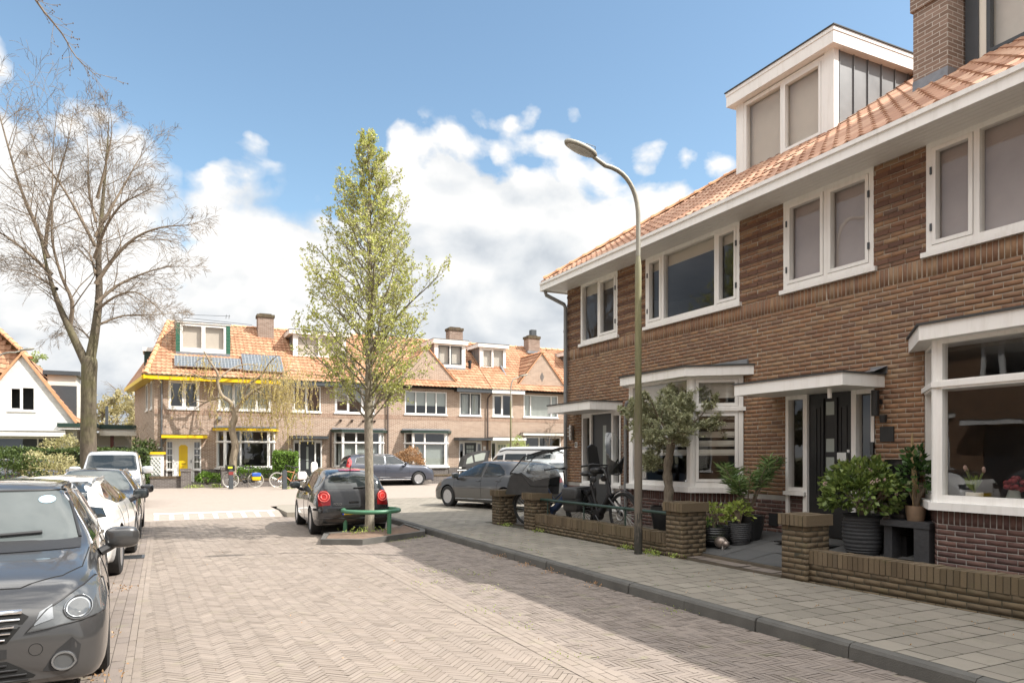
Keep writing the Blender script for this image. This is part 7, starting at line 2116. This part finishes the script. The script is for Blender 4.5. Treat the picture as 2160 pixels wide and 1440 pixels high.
weeds('kerb_weeds', '', [(1.2, 36.7, .1), (1.5, 36.6, .1), (2.3, 36.6, .1), (5.1, 33.7, .1)], 'leaf_lime', 50, .09, 36, .15)
street_lamp('street_lamp', 'slim grey lamp post at far left in front of the white house', -6.3, 36.4, .1, 6.2, .3 + PI, 1.2, None, .075)
street_lamp('street_lamp', 'slim pale lamp post in front of the far gabled house, right of the panelled door', 17.6, 36.4, .1, 6.2, PI, .6, None, .06)

# things on the window board of the bay nearest the viewer
pot('small pale pot with tulips on the window board of the nearest bay', (8.22, 5.02, 1.085), [(.06, 0), (.085, .06), (.085, .12)], M['cream'])
t = thing('tulips', 'pink tulips with broad green leaves in the nearest bay window', 'flowers', (8.22, 5.02, 1.19)); g = random.Random(6); pos, dr = [], []
mb = MB()
for k in range(7):
    a = g.random() * 6.3; e = Vector((math.cos(a) * .09, math.sin(a) * .09, g.uniform(.16, .30))); mb.tube([(0, 0, 0), tuple(e)], .004, 4, cap=False); pos += [Vector((0, 0, .02))] * 2; dr += [e + rvec(g) * .08, e + rvec(g) * .1]
    if k < 4: b = MB(); b.blob(tuple(e), (.02, .02, .03), (1, 1), 8, 6); b.build('flower', M['pinkbud'], t, smooth=60)
mb.build('stems', M['leaf_skim'], t, recalc=False); leaves_np('leaves', pos, dr, .2, M['leaf_skim'], t, .3, 3)
t = thing('red_flowers', 'bunch of red flowers on the window board of the nearest bay', 'flowers', (8.25, 4.62, 1.085)); g = random.Random(7); M['redfl'] = pm('red_petals', (.14, .012, .014), .7)
mb = MB(); mb.lathe([(.05, 0), (.07, .08), (.05, .16)], (0, 0, 0), 14); mb.build('vase', M['frost'], t, smooth=50)
mb = MB()
for k in range(16): v = rvec(g); mb.blob((v.x * .12, v.y * .14, .22 + v.z * .07), (.032, .032, .028), (1, 1), 8, 6)
mb.build('flowers', M['redfl'], t, smooth=60)

t = thing('drain_cover', 'small dark drain grate in the brick strip beside the parked cars', 'drain', (-.42, 12.95, .006)); mb = MB(); mb.box(-.17, .17, -.2, .2, 0, .006); mb.build('frame', M['anth2'], t)
for k in range(5): mb = MB(); mb.box(-.13, .13, -.16 + k * .075, -.13 + k * .075, .006, .009); mb.build('slot', M['dark'], t)
g = random.Random(61); P = []
for _ in range(70): y = g.uniform(4, 14); P.append((5.02 + g.random() * 1.6, 2.0 + .278 * round(y / .278) , .122))
weeds('joint_moss', '', P, 'leaf_hedge2', 5, .016, 37, .03)
weeds('pavement_litter', '', [(5.1 + g.random() * 1.5, g.uniform(3.5, 13), .126) for _ in range(60)], 'leaf_brown', 2, .022, 38, .05)
weeds('road_litter', '', [(g.uniform(0, 4.8), g.uniform(4.5, 13), .002) for _ in range(70)], 'leaf_brown', 1, .02, 39, .05)
# ------------------------------------------------------------------ bicycles
M['bikeblk'] = pm('bike_black', (.016, .016, .018), .35, var=.15); M['bikenavy'] = pm('bike_navy', (.025, .04, .085), .35, var=.12); M['bikeor'] = pm('bike_copper', (.50, .22, .10), .4, var=.1); M['saddle'] = pm('saddle_vinyl', (.018, .018, .018), .5, var=.2)
M['bagblk'] = pm('bag_canvas', (.035, .035, .036), .5, var=.4, scale=8, bump=.4, bscale=15); M['whitetyre'] = pm('pale_tyre', (.48, .46, .42), .8, var=.1)


def bicycle(label, loc, rot, frame='bikeblk', tyre='tyre', lean=0.0, R=.325, wb=1.05, step=True, motor=False, thick=.022, group='bicycles', name='bicycle', fender=True, down=.0, hb_h=1.0):
    """front towards +y, standing upright at the origin"""
    t = thing(name, label, 'bicycle', loc, rot, group); t.rotation_euler = (0, lean, rot)
    yf, yr = wb / 2, -wb / 2
    for y, nm in ((yf, 'f'), (yr, 'r')):
        mb = MB(); mb.tube([(0, y + R * math.cos(q) * .955, R + R * math.sin(q) * .955) for q in np.linspace(0, 2 * PI, 41)[:-1]], R * .062, 8, closed=True); w = mb.build('wheel', M[tyre], t, smooth=180)
        mb = MB(); mb.tube([(0, y + R * math.cos(q) * .875, R + R * math.sin(q) * .875) for q in np.linspace(0, 2 * PI, 41)[:-1]], .011, 6, closed=True); mb.build('rim', M['bikeblk' if tyre == 'tyre' else 'steel'], w, smooth=180)
        mb = MB()
        for k in range(24): q = 2 * PI * k / 24; mb.tube([(.02 * (-1) ** k, y + .025 * math.cos(q + 1), R + .025 * math.sin(q + 1)), (0, y + R * .87 * math.cos(q), R + R * .87 * math.sin(q))], .0022, 3, cap=False)
        mb.build('spokes', M['steel'], w, recalc=False)
        mb = MB(); mb.lathe([(.03, -.04), (.03, .04)], (0, y, R), 12, axis='x'); mb.build('hub', M['bikeblk'], w)
        if fender:
            mb = MB(); a0, a1 = (.35, 2.75) if y > 0 else (.3, 3.0); pts = [(y + R * 1.09 * math.cos(q), R + R * 1.09 * math.sin(q)) for q in np.linspace(a0, a1, 20)]
            for (p, q) in zip(pts[:-1], pts[1:]): mb.add([(-.028, p[0], p[1]), (.028, p[0], p[1]), (.028, q[0], q[1]), (-.028, q[0], q[1]), (0, p[0], p[1] + .012), (0, q[0], q[1] + .012)], [(0, 4, 5, 3), (4, 1, 2, 5)])
            mb.build('mudguard', M['bikeblk'], t, recalc=False)
    bb = Vector((0, -.08, .29)); st = Vector((0, -.24, .80)); hb = Vector((0, yf - .30, .62)); ht = Vector((0, yf - .345, .80)); fr = MB(); T = thick
    fr.tube([ht + Vector((0, -.008, .03)), hb], T * 1.05, 10); fr.tube([bb, st], T * .8, 10)
    if step: fr.tube([hb + Vector((0, -.0, .03)), Vector((0, .03, .36)), bb + Vector((0, -.02, .02))], [T * (1.9 if motor else 1.0)] * 3, 10)
    else: fr.tube([hb, bb], T, 10)
    if not motor and step: fr.tube([ht - Vector((0, 0, .04)), Vector((0, .0, .52)), bb.lerp(st, .35)], T * .75, 8)
    if not step: fr.tube([ht - Vector((0, 0, .02)), bb.lerp(st, .82)], T * .85, 8)
    for s in (-1, 1):
        fr.tube([bb + Vector((s * .03, 0, 0)), Vector((s * .06, yr, R))], T * .5, 6); fr.tube([bb.lerp(st, .85), Vector((s * .06, yr, R))], T * .45, 6)
    if motor: fr.lathe([(.085, -.055), (.085, .055)], tuple(bb), 18, axis='x')
    fr.build('frame', M[frame], t, smooth=60)
    fk = MB()
    for s in (-1, 1): fk.tube([hb + Vector((s * .05, .02, -.04)), Vector((s * .055, yf, R))], T * .6, 8)
    fk.tube([hb + Vector((-.05, .02, -.04)), hb + Vector((.05, .02, -.04))], T * .7, 8); fk.build('fork', M[frame], t, smooth=60)
    h = MB(); top = ht + Vector((0, -.04, hb_h - .82)); h.tube([ht, top], .014, 8); h.tube([top + Vector((-.29, -.17, .03)), top + Vector((-.24, -.04, .06)), top + Vector((-.07, .03, .03)), top + Vector((.07, .03, .03)), top + Vector((.24, -.04, .06)), top + Vector((.29, -.17, .03))], .012, 8); hd = h.build('handlebar', M['bikeblk'], t, smooth=60)
    for s in (-1, 1): g = MB(); g.tube([top + Vector((s * .275, -.13, .04)), top + Vector((s * .30, -.25, .02))], .018, 8); g.build('grip', M['saddle'], hd, smooth=60)
    s = MB(); s.tube([st, st + Vector((0, -.03, .12))], .014, 8); s.build('seat_post', M['steel'] if not motor else M['bikeblk'], t)
    s = MB(); sx = st + Vector((0, -.05, .15)); s.blob(tuple(sx + Vector((0, -.06, .01))), (.095, .10, .04), (.8, .9), 16, 8); s.blob(tuple(sx + Vector((0, .07, .0))), (.04, .14, .032), (.8, .9), 14, 8); s.build('saddle', M['saddle'], t, smooth=60)
    c = MB()
    for sd in (-1, 1): c.tube([(sd * .05, yr + .32, .69), (sd * .06, yr - .20, .70)], .006, 6); c.tube([(sd * .06, yr, R), (sd * .06, yr - .04, .70)], .005, 6); c.tube([(sd * .06, yr, R), (sd * .06, yr - .17, .70)], .005, 6)
    for k in range(4): c.tube([(-.06, yr + .22 - k * .13, .70), (.06, yr + .22 - k * .13, .70)], .005, 6)
    c.build('carrier', M['bikeblk'], t)
    g = MB(); g.lathe([(.09, -.004), (.09, .004)], (.05, bb.y, bb.z), 20, axis='x')
    for sd in (1, -1): g.tube([(sd * .06, bb.y, bb.z), (sd * .075, bb.y + sd * .12, bb.z - sd * .11)], .009, 6); g.box(sd * .12 - .045, sd * .12 + .045, bb.y + sd * .12 - .03, bb.y + sd * .12 + .03, bb.z - sd * .11 - .01, bb.z - sd * .11 + .01)
    g.box(.045, .06, yr + .02, bb.y + .09, bb.z - .05, bb.z + .08) if not motor else None
    g.build('crank', M['bikeblk'], t)
    k = MB(); k.tube([(-.05, bb.y - .06, bb.z - .06), (-.16, bb.y - .12, .01)], .01, 6); k.build('kickstand', M['bikeblk'], t)
    l = MB(); l.lathe([(.03, 0), (.035, .05)], (0, hb.y + .06, hb.z + .06), 10, axis='y'); l.build('headlight', M['steel'], t)
    return t, dict(yr=yr, yf=yf, ht=ht, top=top, st=st, R=R)


def pannier(label, tb, mat, x, y, z, dx, dy, dz, flap=None, double=True, group=None):
    """saddle bag hung over the carrier of bicycle tb"""
    t = thing('pannier_bag', label, 'bag', tb.location, tb.rotation_euler.z, group); t.rotation_euler = tb.rotation_euler; t.scale = tb.scale
    for s in ((-1, 1) if double else (1,)):
        b = MB(); b.blob((s * x, y, z), (dx, dy, dz), (.35, .35), 20, 12); b.build('bag', mat, t, smooth=60)
        if flap: b = MB(); b.blob((s * (x + .012), y, z + dz * .55), (dx, dy * 1.03, dz * .5), (.35, .35), 20, 10); b.build('flap', flap, t, smooth=60)
    b = MB(); b.box(-x, x, y - dy * .8, y + dy * .8, z + dz - .02, z + dz + .012); b.build('strap', flap or mat, t)
    return t


# black electric bicycle with child windscreen, behind the railing (front to the right in the picture)
sc = 1.0
p0, p1 = Vector((7.16, 11.75, 0)), Vector((7.30, 10.5, 0)); d = p1 - p0
tb, q = bicycle('black step-through electric bicycle with child seat frame on its handlebar, just behind the railing', ((p0.x + p1.x) / 2, (p0.y + p1.y) / 2, .205), math.atan2(d.y, d.x) - PI / 2, 'bikeblk', motor=True, thick=.030, lean=.05, group='bicycles at the shaded house', R=.34, wb=1.10, hb_h=1.10); tb.scale = (1.12,) * 3
pannier('black double saddlebag with a pale piped flap on the black electric bicycle', tb, M['bagblk'], .15, q['yr'] - .02, .52, .075, .20, .20, M['bagblk'])
ro = MB(); ro.tube([(.07, q['yf'] + .085 * math.cos(a), q['R'] + .085 * math.sin(a)) for a in np.linspace(0, 2 * PI, 25)[:-1]], .014, 6, closed=True); ro.build('brake_disc', M['steel'], tb)
cs = thing('child_seat', 'black front child seat on the handlebar of the black electric bicycle', 'child seat', tb.location, tb.rotation_euler.z); cs.rotation_euler = tb.rotation_euler; cs.scale = tb.scale
b = MB(); zt = q['top'].z; yt = q['top'].y
b.tube([(0, yt + .02, zt - .18), (0, yt - .04, zt - .06), (0, yt - .16, zt - .02)], .025, 8); b.blob((0, yt - .20, zt - .06), (.13, .12, .06), (.6, .6), 16, 8)
b.extrude([(-.12, yt - .31, zt - .06), (.12, yt - .31, zt - .06), (.10, yt - .36, zt + .32), (.0, yt - .37, zt + .37), (-.10, yt - .36, zt + .32)], (0, .03, 0)); b.blob((.11, yt - .2, zt - .2), (.025, .07, .05), (.7, .7), 10, 6); b.blob((-.11, yt - .2, zt - .2), (.025, .07, .05), (.7, .7), 10, 6); b.build('seat', M['black'], cs, smooth=50)
b = MB(); b.tube([(0, yt, zt), (0, yt + .2, zt + .02), (0, yt + .30, zt + .12)], .015, 6); o = b.build('screen_arm', M['black'], cs)
b = MB(); pts = []
for i in range(9):
    a = -1 + 2 * i / 8
    for (zz, yy, wd) in ((-.10, .30, .14), (.15, .33, .19), (.40, .28, .17), (.55, .20, .08)): pts.append((a * wd, yt + yy - .08 * a * a, zt + zz))
b.add(pts, [(i * 4 + j, (i + 1) * 4 + j, (i + 1) * 4 + j + 1, i * 4 + j + 1) for i in range(8) for j in range(3)]); b.build('windscreen', M['plastic'], cs, smooth=180, recalc=False)
b = MB(); b.tube([(-.14, yt + .22, zt - .10), (0, yt + .30, zt - .12), (.14, yt + .22, zt - .10)], .012, 6); b.extrude([(-.14, yt + .225, zt - .1), (.14, yt + .225, zt - .1), (.17, yt + .24, zt + .16), (0, yt + .31, zt + .05), (-.17, yt + .24, zt + .16)], (0, .008, 0)); b.build('screen_skirt', M['bagblk'], cs)
# navy long-tail bicycle with clear rain hood between the first two pillars
p0, p1 = Vector((6.88, 13.38, 0)), Vector((7.52, 12.30, 0)); d = p1 - p0
tn, q = bicycle('navy upright electric bicycle with thick slanting down tube, between the first two pillars', ((p0.x + p1.x) / 2, (p0.y + p1.y) / 2, .17), math.atan2(d.y, d.x) - PI / 2, 'bikenavy', motor=True, thick=.036, step=True, lean=.03, group='bicycles at the shaded house', R=.345, wb=1.2, hb_h=1.12); tn.scale = (1.04,) * 3
bt = MB(); bt.tube([(0, q['ht'].y - .01, .74), (0, .0, .52), (0, -.22, .86)], .018, 8); bt.build('top_tube', M['bikenavy'], tn, smooth=60)
hd_ = thing('rain_hood', 'clear plastic rain hood with black edges over the back of the navy bicycle', 'rain hood', tn.location, tn.rotation_euler.z); hd_.rotation_euler = tn.rotation_euler; hd_.scale = tn.scale
y0 = q['yr']
prof = [(y0 - .42, .62), (y0 - .28, 1.05), (y0 + .05, 1.38), (y0 + .52, 1.50), (y0 + .70, 1.44)]
def hood(w):
    V = []; 
    for (y, z) in prof: V += [(-w, y, z), (w, y, z)]
    return V
b = MB(); w = .21; b.add(hood(w), [(2 * i, 2 * i + 1, 2 * i + 3, 2 * i + 2) for i in range(4)])
for s in (-w, w): b.add([(s, y, z) for y, z in prof] + [(s, y0 + .60, .80), (s, y0 - .30, .66)], [(0, 1, 2, 3, 4, 5, 6)])
b.build('clear_cover', M['plastic'], hd_, recalc=False)
b = MB()
for s in (-w - .004, w + .004): b.add([(s, y0 - .40, .62), (s, y0 + .58, .62), (s, y0 + .62, .98), (s, y0 + .25, .90), (s, y0 - .02, 1.06), (s, y0 - .28, 1.0)], [(0, 1, 2, 3, 4, 5)])
b.add([(-w, y0 + .15, 1.405), (w, y0 + .15, 1.405), (w, y0 + .55, 1.505), (-w, y0 + .55, 1.505)], [(0, 1, 2, 3)])
b.build('dark_fabric', M['bagblk'], hd_, recalc=False)
b = MB()
for s in (-w, w): b.tube([(s, y, z) for y, z in prof[1:]], .013, 6); b.tube([(s, prof[1][0], prof[1][1]), (s, y0 - .02, 1.02), (s, y0 + .20, .80), (s, y0 + .58, .80)], .014, 6)
b.build('hood_frame', M['black'], hd_)
b = MB(); b.extrude([(-w, prof[3][0] - .25, 1.43), (w, prof[3][0] - .25, 1.43), (w + .02, prof[4][0] + .18, 1.56), (-w - .02, prof[4][0] + .18, 1.56)], (0, 0, -.02)); b.extrude([(-w, y0 - .30, 1.02), (w, y0 - .30, 1.02), (w, y0 + .08, .92), (-w, y0 + .08, .92)], (0, .02, .05)); b.build('hood_trim', M['bagblk'], hd_)
# two city bicycles in front of the sunlit row
tb, q = bicycle('black city bicycle with pale tyres, front crate and blue-yellow bag, left of the two', (3.42, 35.9, .1), math.radians(62 + 28), 'bikeblk', 'whitetyre', lean=-.06, group='city bicycles at the sunlit row', R=.36, wb=1.10)
pannier('bright blue and yellow saddlebag on the black city bicycle', tb, M['yellow'], .12, q['yr'] - .02, .52, .06, .20, .17, pm('blue_bag', (.03, .10, .42), .6), double=True)
t = thing('bicycle_crate', 'black crate with a yellow patch on the front of the black city bicycle', 'crate', tb.location, tb.rotation_euler.z); t.rotation_euler = tb.rotation_euler; yf = q['yf']
b = MB(); b.box(-.22, .22, yf - .16, yf + .22, .80, 1.06); b.build('crate', M['black'], t); b = MB(); b.box(-.232, -.222, yf - .06, yf + .14, .93, 1.02); b.box(.222, .232, yf - .06, yf + .14, .93, 1.02); b.build('patch', pm('neon_patch', (.62, .72, .05), .5), t)
tb, q = bicycle('copper-framed city bicycle with pale tyres and white saddlebag, right of the two', (5.45, 35.55, .1), math.radians(90 + 2), 'bikeor', 'whitetyre', lean=-.05, step=False, group='city bicycles at the sunlit row', R=.36, wb=1.12)
pannier('white saddlebag on the copper city bicycle', tb, M['white'], .12, q['yr'] - .02, .55, .06, .2, .18)
# cargo bicycle with black hood far off, and a blue bicycle next to it
tb, q = bicycle('blue bicycle beside the hooded cargo bicycle, far behind the grey hatchback', (18.1, 37.6, .2), math.radians(-80), 'bikenavy', group='bicycles far behind the grey hatchback', R=.36)
t = thing('cargo_bicycle', 'cargo bicycle with black windowed rain hood, between the dark blue estate and the grey hatchback', 'cargo bicycle', (15.75, 37.5, .22), 0)
b = MB(); b.box(-.55, .65, -.32, .32, .25, .75); b.build('cargo_box', M['bagblk'], t)
b = MB(); hp_ = [(-.75, .75), (-.62, 1.25), (-.2, 1.52), (.45, 1.66), (.95, 1.68), (.80, 1.2), (.72, .75)]
b.extrude([(x, -.33, z) for x, z in hp_], (0, .66, 0)); h_ = b.build('hood', M['bagblk'], t)
for P in ([(-.55, .92), (-.48, 1.22), (-.18, 1.40), (-.1, 1.0)], [(.0, 1.05), (-.06, 1.42), (.42, 1.54), (.65, 1.54), (.55, 1.15)]):
    b = MB(); b.poly([(x, -.336, z) for x, z in P]); b.build('window', M['frost'], h_, recalc=False)
for x in (-.6, 1.3):
    b = MB(); b.tube([(x + .3 * math.cos(a), 0, .3 + .3 * math.sin(a)) for a in np.linspace(0, 2 * PI, 31)[:-1]], .024, 6, closed=True); b.build('wheel', M['tyre'], t)
b = MB(); b.tube([(.6, 0, .35), (1.0, 0, .35), (1.3, 0, .3)], .025, 6); b.tube([(1.0, 0, .35), (1.08, 0, .95)], .02, 6); b.tube([(.7, 0, .4), (.78, 0, 1.1), (.95, 0, 1.15)], .016, 6); b.build('frame', M['bikenavy'], t)
b = MB(); b.blob((1.08, 0, 1.0), (.13, .08, .04), (.8, .8), 10, 6); b.build('saddle', M['saddle'], t)

t = thing('child_seat', 'white bicycle child seat standing in front of the charcoal door', 'child seat', (6.75, 36.2, .1)); b = MB(); b.blob((0, .05, .92), (.17, .06, .28), (.6, .7), 14, 8); b.blob((0, -.05, .70), (.16, .16, .06), (.6, .7), 14, 6); b.build('shell', M['white'], t, smooth=60)
b = MB(); b.tube([(0, 0, .68), (0, .05, .0)], .02, 6); b.box(-.12, .12, -.1, .12, .50, .60); b.build('mount', pm('red_mount', (.30, .03, .02), .5), t)
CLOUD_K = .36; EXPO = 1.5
# ------------------------------------------------------------------ sky, sun, camera
SUN_EL, SUN_AZ = math.radians(46.5), math.atan2(.792, -.61)     # azimuth from +Y (towards +X)
w = bpy.data.worlds.new('World'); SC.world = w; w.use_nodes = True
class WT(NT):
    def __init__(s, tree): s.t = tree; s.t.nodes.clear(); s.out = s.n('ShaderNodeOutputWorld')
t = WT(w.node_tree)
SKY_K = .078
sky = t.n('ShaderNodeTexSky', sky_type='NISHITA'); sky.sun_disc = False; sky.sun_elevation = SUN_EL; sky.sun_rotation = SUN_AZ
sky.altitude = 0; sky.air_density = 1.0; sky.dust_density = .5; sky.ozone_density = 1.3
d = t.n('ShaderNodeTexCoord').outputs['Generated']
sp = t.n('ShaderNodeSeparateXYZ'); t.l(d, sp.inputs[0])
az = t.math('ARCTAN2', sp.outputs[0], sp.outputs[1])            # radians, 0 = +Y
el = t.math('ARCSINE', sp.outputs[2])
# height of the cumulus tops by azimuth (outside the view set high, as added white fill)
TH = math.radians(25.9)
def ae(px, py):
    a = math.atan((px - 1080) / 1520); return a + TH, math.atan((960 - py) / 1520 * math.cos(a))
tops = [(-200, 150), (-60, 120), (20, 175), (60, 290), (120, 300), (240, 300), (330, 330), (375, 440), (430, 410), (540, 385), (610, 425), (680, 500), (760, 480), (835, 320), (900, 300), (1000, 285), (1150, 262), (1235, 290), (1262, 345), (1370, 365), (1470, 365), (1560, 400), (1700, 400), (2000, 350), (2300, 400)]
fc = t.n('ShaderNodeFloatCurve'); A0, A1 = -PI, PI
cm = fc.mapping; cv = cm.curves[0]
pts = [(0, 1.0), (.16, 1.1), (.30, .9), (.42, .55)] + [((ae(x, y)[0] - A0) / (A1 - A0), ae(x, y)[1]) for x, y in tops] + [(.76, .45), (.88, .7), (1, 1.0)]
cv.points[0].location = pts[0]; cv.points[1].location = pts[-1]
for p in pts[1:-1]: cv.points.new(*p)
for p in cv.points: p.handle_type = 'AUTO_CLAMPED'
cm.update()
t.l(t.math('DIVIDE', t.math('SUBTRACT', az, A0), A1 - A0), fc.inputs['Value'])
top = fc.outputs[0]
cvx = t.n('ShaderNodeCombineXYZ'); t.l(az, cvx.inputs[0]); t.l(t.math('MULTIPLY', el, 1.45), cvx.inputs[1]); cvx.inputs[2].default_value = .37
P = cvx.outputs[0]
def shifted(dx, dy):
    a = t.n('ShaderNodeVectorMath', operation='ADD'); t.l(P, a.inputs[0]); a.inputs[1].default_value = (dx, dy, 0); return a.outputs[0]
def billow(vec):
    n1 = t.noise(7.0, 10, .58, vec, .25); n2 = t.noise(2.6, 4, .5, vec)
    v = t.n('ShaderNodeTexVoronoi', feature='SMOOTH_F1'); v.inputs['Scale'].default_value = 22; v.inputs['Smoothness'].default_value = .6
    nn = t.noise(14, 4, .6, vec); sc = t.n('ShaderNodeVectorMath', operation='SCALE'); t.l(nn.outputs['Color'], sc.inputs[0]); sc.inputs['Scale'].default_value = .05
    ad = t.n('ShaderNodeVectorMath', operation='ADD'); t.l(vec, ad.inputs[0]); t.l(sc.outputs[0], ad.inputs[1]); t.l(ad.outputs[0], v.inputs['Vector'])
    b = t.math('MULTIPLY_ADD', n1.outputs[0], .75, t.math('MULTIPLY', n2.outputs[0], .45))
    return t.math('SUBTRACT', b, t.math('MULTIPLY', v.outputs['Distance'], .38))
B0 = billow(P)
B1 = billow(shifted(.016, .030))
big = t.noise(2.1, 3, .5, shifted(.9, .2))
depth = t.math('SUBTRACT', top, el)                                # >0 under the cloud top
edge = t.math('MULTIPLY_ADD', t.math('SUBTRACT', B0, .24), .29, t.math('MULTIPLY', t.math('SUBTRACT', big.outputs[0], .5), .22))
dens = t.math('SUBTRACT', t.math('ADD', depth, edge), t.math('MULTIPLY_ADD', t.math('MAXIMUM', t.math('MULTIPLY_ADD', depth, -1.0, -.025), 0.0), 1.2, .008))
wisp = t.noise(5.0, 8, .62, shifted(2.2, 5.1), .6)
soften = t.math('MULTIPLY_ADD', big.outputs[0], 90.0, -22.0)
soften = t.math('MINIMUM', t.math('MAXIMUM', soften, 26.0), 90.0)   # crisp heads here, ragged veils there
fac = t.math('MULTIPLY', dens, soften, clamp=True)
hole = t.noise(3.4, 6, .55, shifted(3.3, 1.9), .3)
hf = t.math('MULTIPLY_ADD', hole.outputs[0], -11.0, t.math('MULTIPLY_ADD', depth, 14.0, 6.9), clamp=True)
soft = t.math('MULTIPLY', fac, hf, clamp=True)
# broken cloud deck added overhead, out of view, to fill the shade
fill_deck_n = t.noise(1.6, 6, .55, d)
deck = t.math('MULTIPLY', t.math('MULTIPLY_ADD', el, 5.0, -3.6, clamp=True), t.math('MULTIPLY_ADD', fill_deck_n.outputs[0], 8.0, -3.0, clamp=True))
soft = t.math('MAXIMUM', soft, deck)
fill_boost = t.math('ABSOLUTE', t.math('SUBTRACT', az, TH))
fill_boost = t.math('MULTIPLY_ADD', el, 4.0, -2.3, clamp=True)  # added fill: clouds above the view are brightened to lift the shade
# light and shade in the clouds: lit on the sunward side, grey towards their bases
C0 = t.noise(4.2, 9, .52, shifted(7.1, 3.3), .35); C1 = t.noise(4.2, 9, .52, shifted(7.1 + .03, 3.3 + .055), .35)
relief = t.math('MULTIPLY_ADD', t.math('SUBTRACT', C0.outputs[0], C1.outputs[0]), 1.5, t.math('MULTIPLY', t.math('SUBTRACT', B0, B1), .55))
base_n = t.noise(1.25, 7, .5, shifted(1.3, .4), .5)
gr = t.math('MULTIPLY', t.math('MULTIPLY_ADD', depth, 4.0, -.22, clamp=True), t.math('MULTIPLY_ADD', base_n.outputs[0], 5.0, -1.9, clamp=True))
low = t.math('MULTIPLY_ADD', el, -7.0, .9, clamp=True)             # bright again near the horizon
gr = t.math('MULTIPLY', gr, t.math('MULTIPLY_ADD', low, -.55, 1.0))
lit = t.math('SUBTRACT', t.math('ADD', t.math('MULTIPLY', relief, 1.2), .98), t.math('MULTIPLY', gr, .66), clamp=True)
ccol = t.ramp(lit, [(0.0, (.42, .47, .54)), (.35, (.58, .63, .69)), (.65, (.82, .85, .88)), (.95, (1.06, 1.05, 1.03))])
b1 = t.n('ShaderNodeBackground'); b1.inputs['Strength'].default_value = SKY_K; t.l(t.mix(1.0, sky.outputs[0], (1.06, 1.10, 1.0), 'MULTIPLY'), b1.inputs[0])
b2 = t.n('ShaderNodeBackground'); t.l(t.math('MULTIPLY_ADD', fill_boost, CLOUD_K * 3.0, CLOUD_K), b2.inputs['Strength']); t.l(t.mix(fill_boost, ccol, (1.03, 1.0, .95)), b2.inputs[0])
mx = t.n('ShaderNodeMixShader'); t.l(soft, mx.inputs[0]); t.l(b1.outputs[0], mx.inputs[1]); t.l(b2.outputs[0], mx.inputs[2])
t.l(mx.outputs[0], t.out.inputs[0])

sl = bpy.data.lights.new('Sun', 'SUN'); sl.energy = 2.9; sl.angle = math.radians(.5); sl.color = (1.0, .95, .88)
so = bpy.data.objects.new('Sun', sl); COL.objects.link(so)
sd = Vector((math.sin(SUN_AZ) * math.cos(SUN_EL), math.cos(SUN_AZ) * math.cos(SUN_EL), math.sin(SUN_EL)))
so.rotation_euler = sd.to_track_quat('Z', 'Y').to_euler()

cd = bpy.data.cameras.new('Camera'); co = bpy.data.objects.new('Camera', cd); COL.objects.link(co)
co.location = (0, 0, 1.62); co.rotation_euler = (PI / 2, 0, -TH)
cd.sensor_width = 36; cd.lens = 1520 / 2160 * 36; cd.shift_y = 240 / 2160; cd.clip_end = 2000; cd.clip_start = .05
SC.camera = co
SC.view_settings.view_transform = 'Standard'; SC.view_settings.look = 'None'; SC.view_settings.gamma = 1; SC.view_settings.use_curve_mapping = False
SC.view_settings.exposure = EXPO
SC.render.engine = 'CYCLES'; SC.cycles.max_bounces = 8; SC.cycles.transparent_max_bounces = 16; SC.cycles.use_denoising = True
SC.cycles.caustics_reflective = False; SC.cycles.caustics_refractive = False
SC.cycles.sample_clamp_indirect = 6
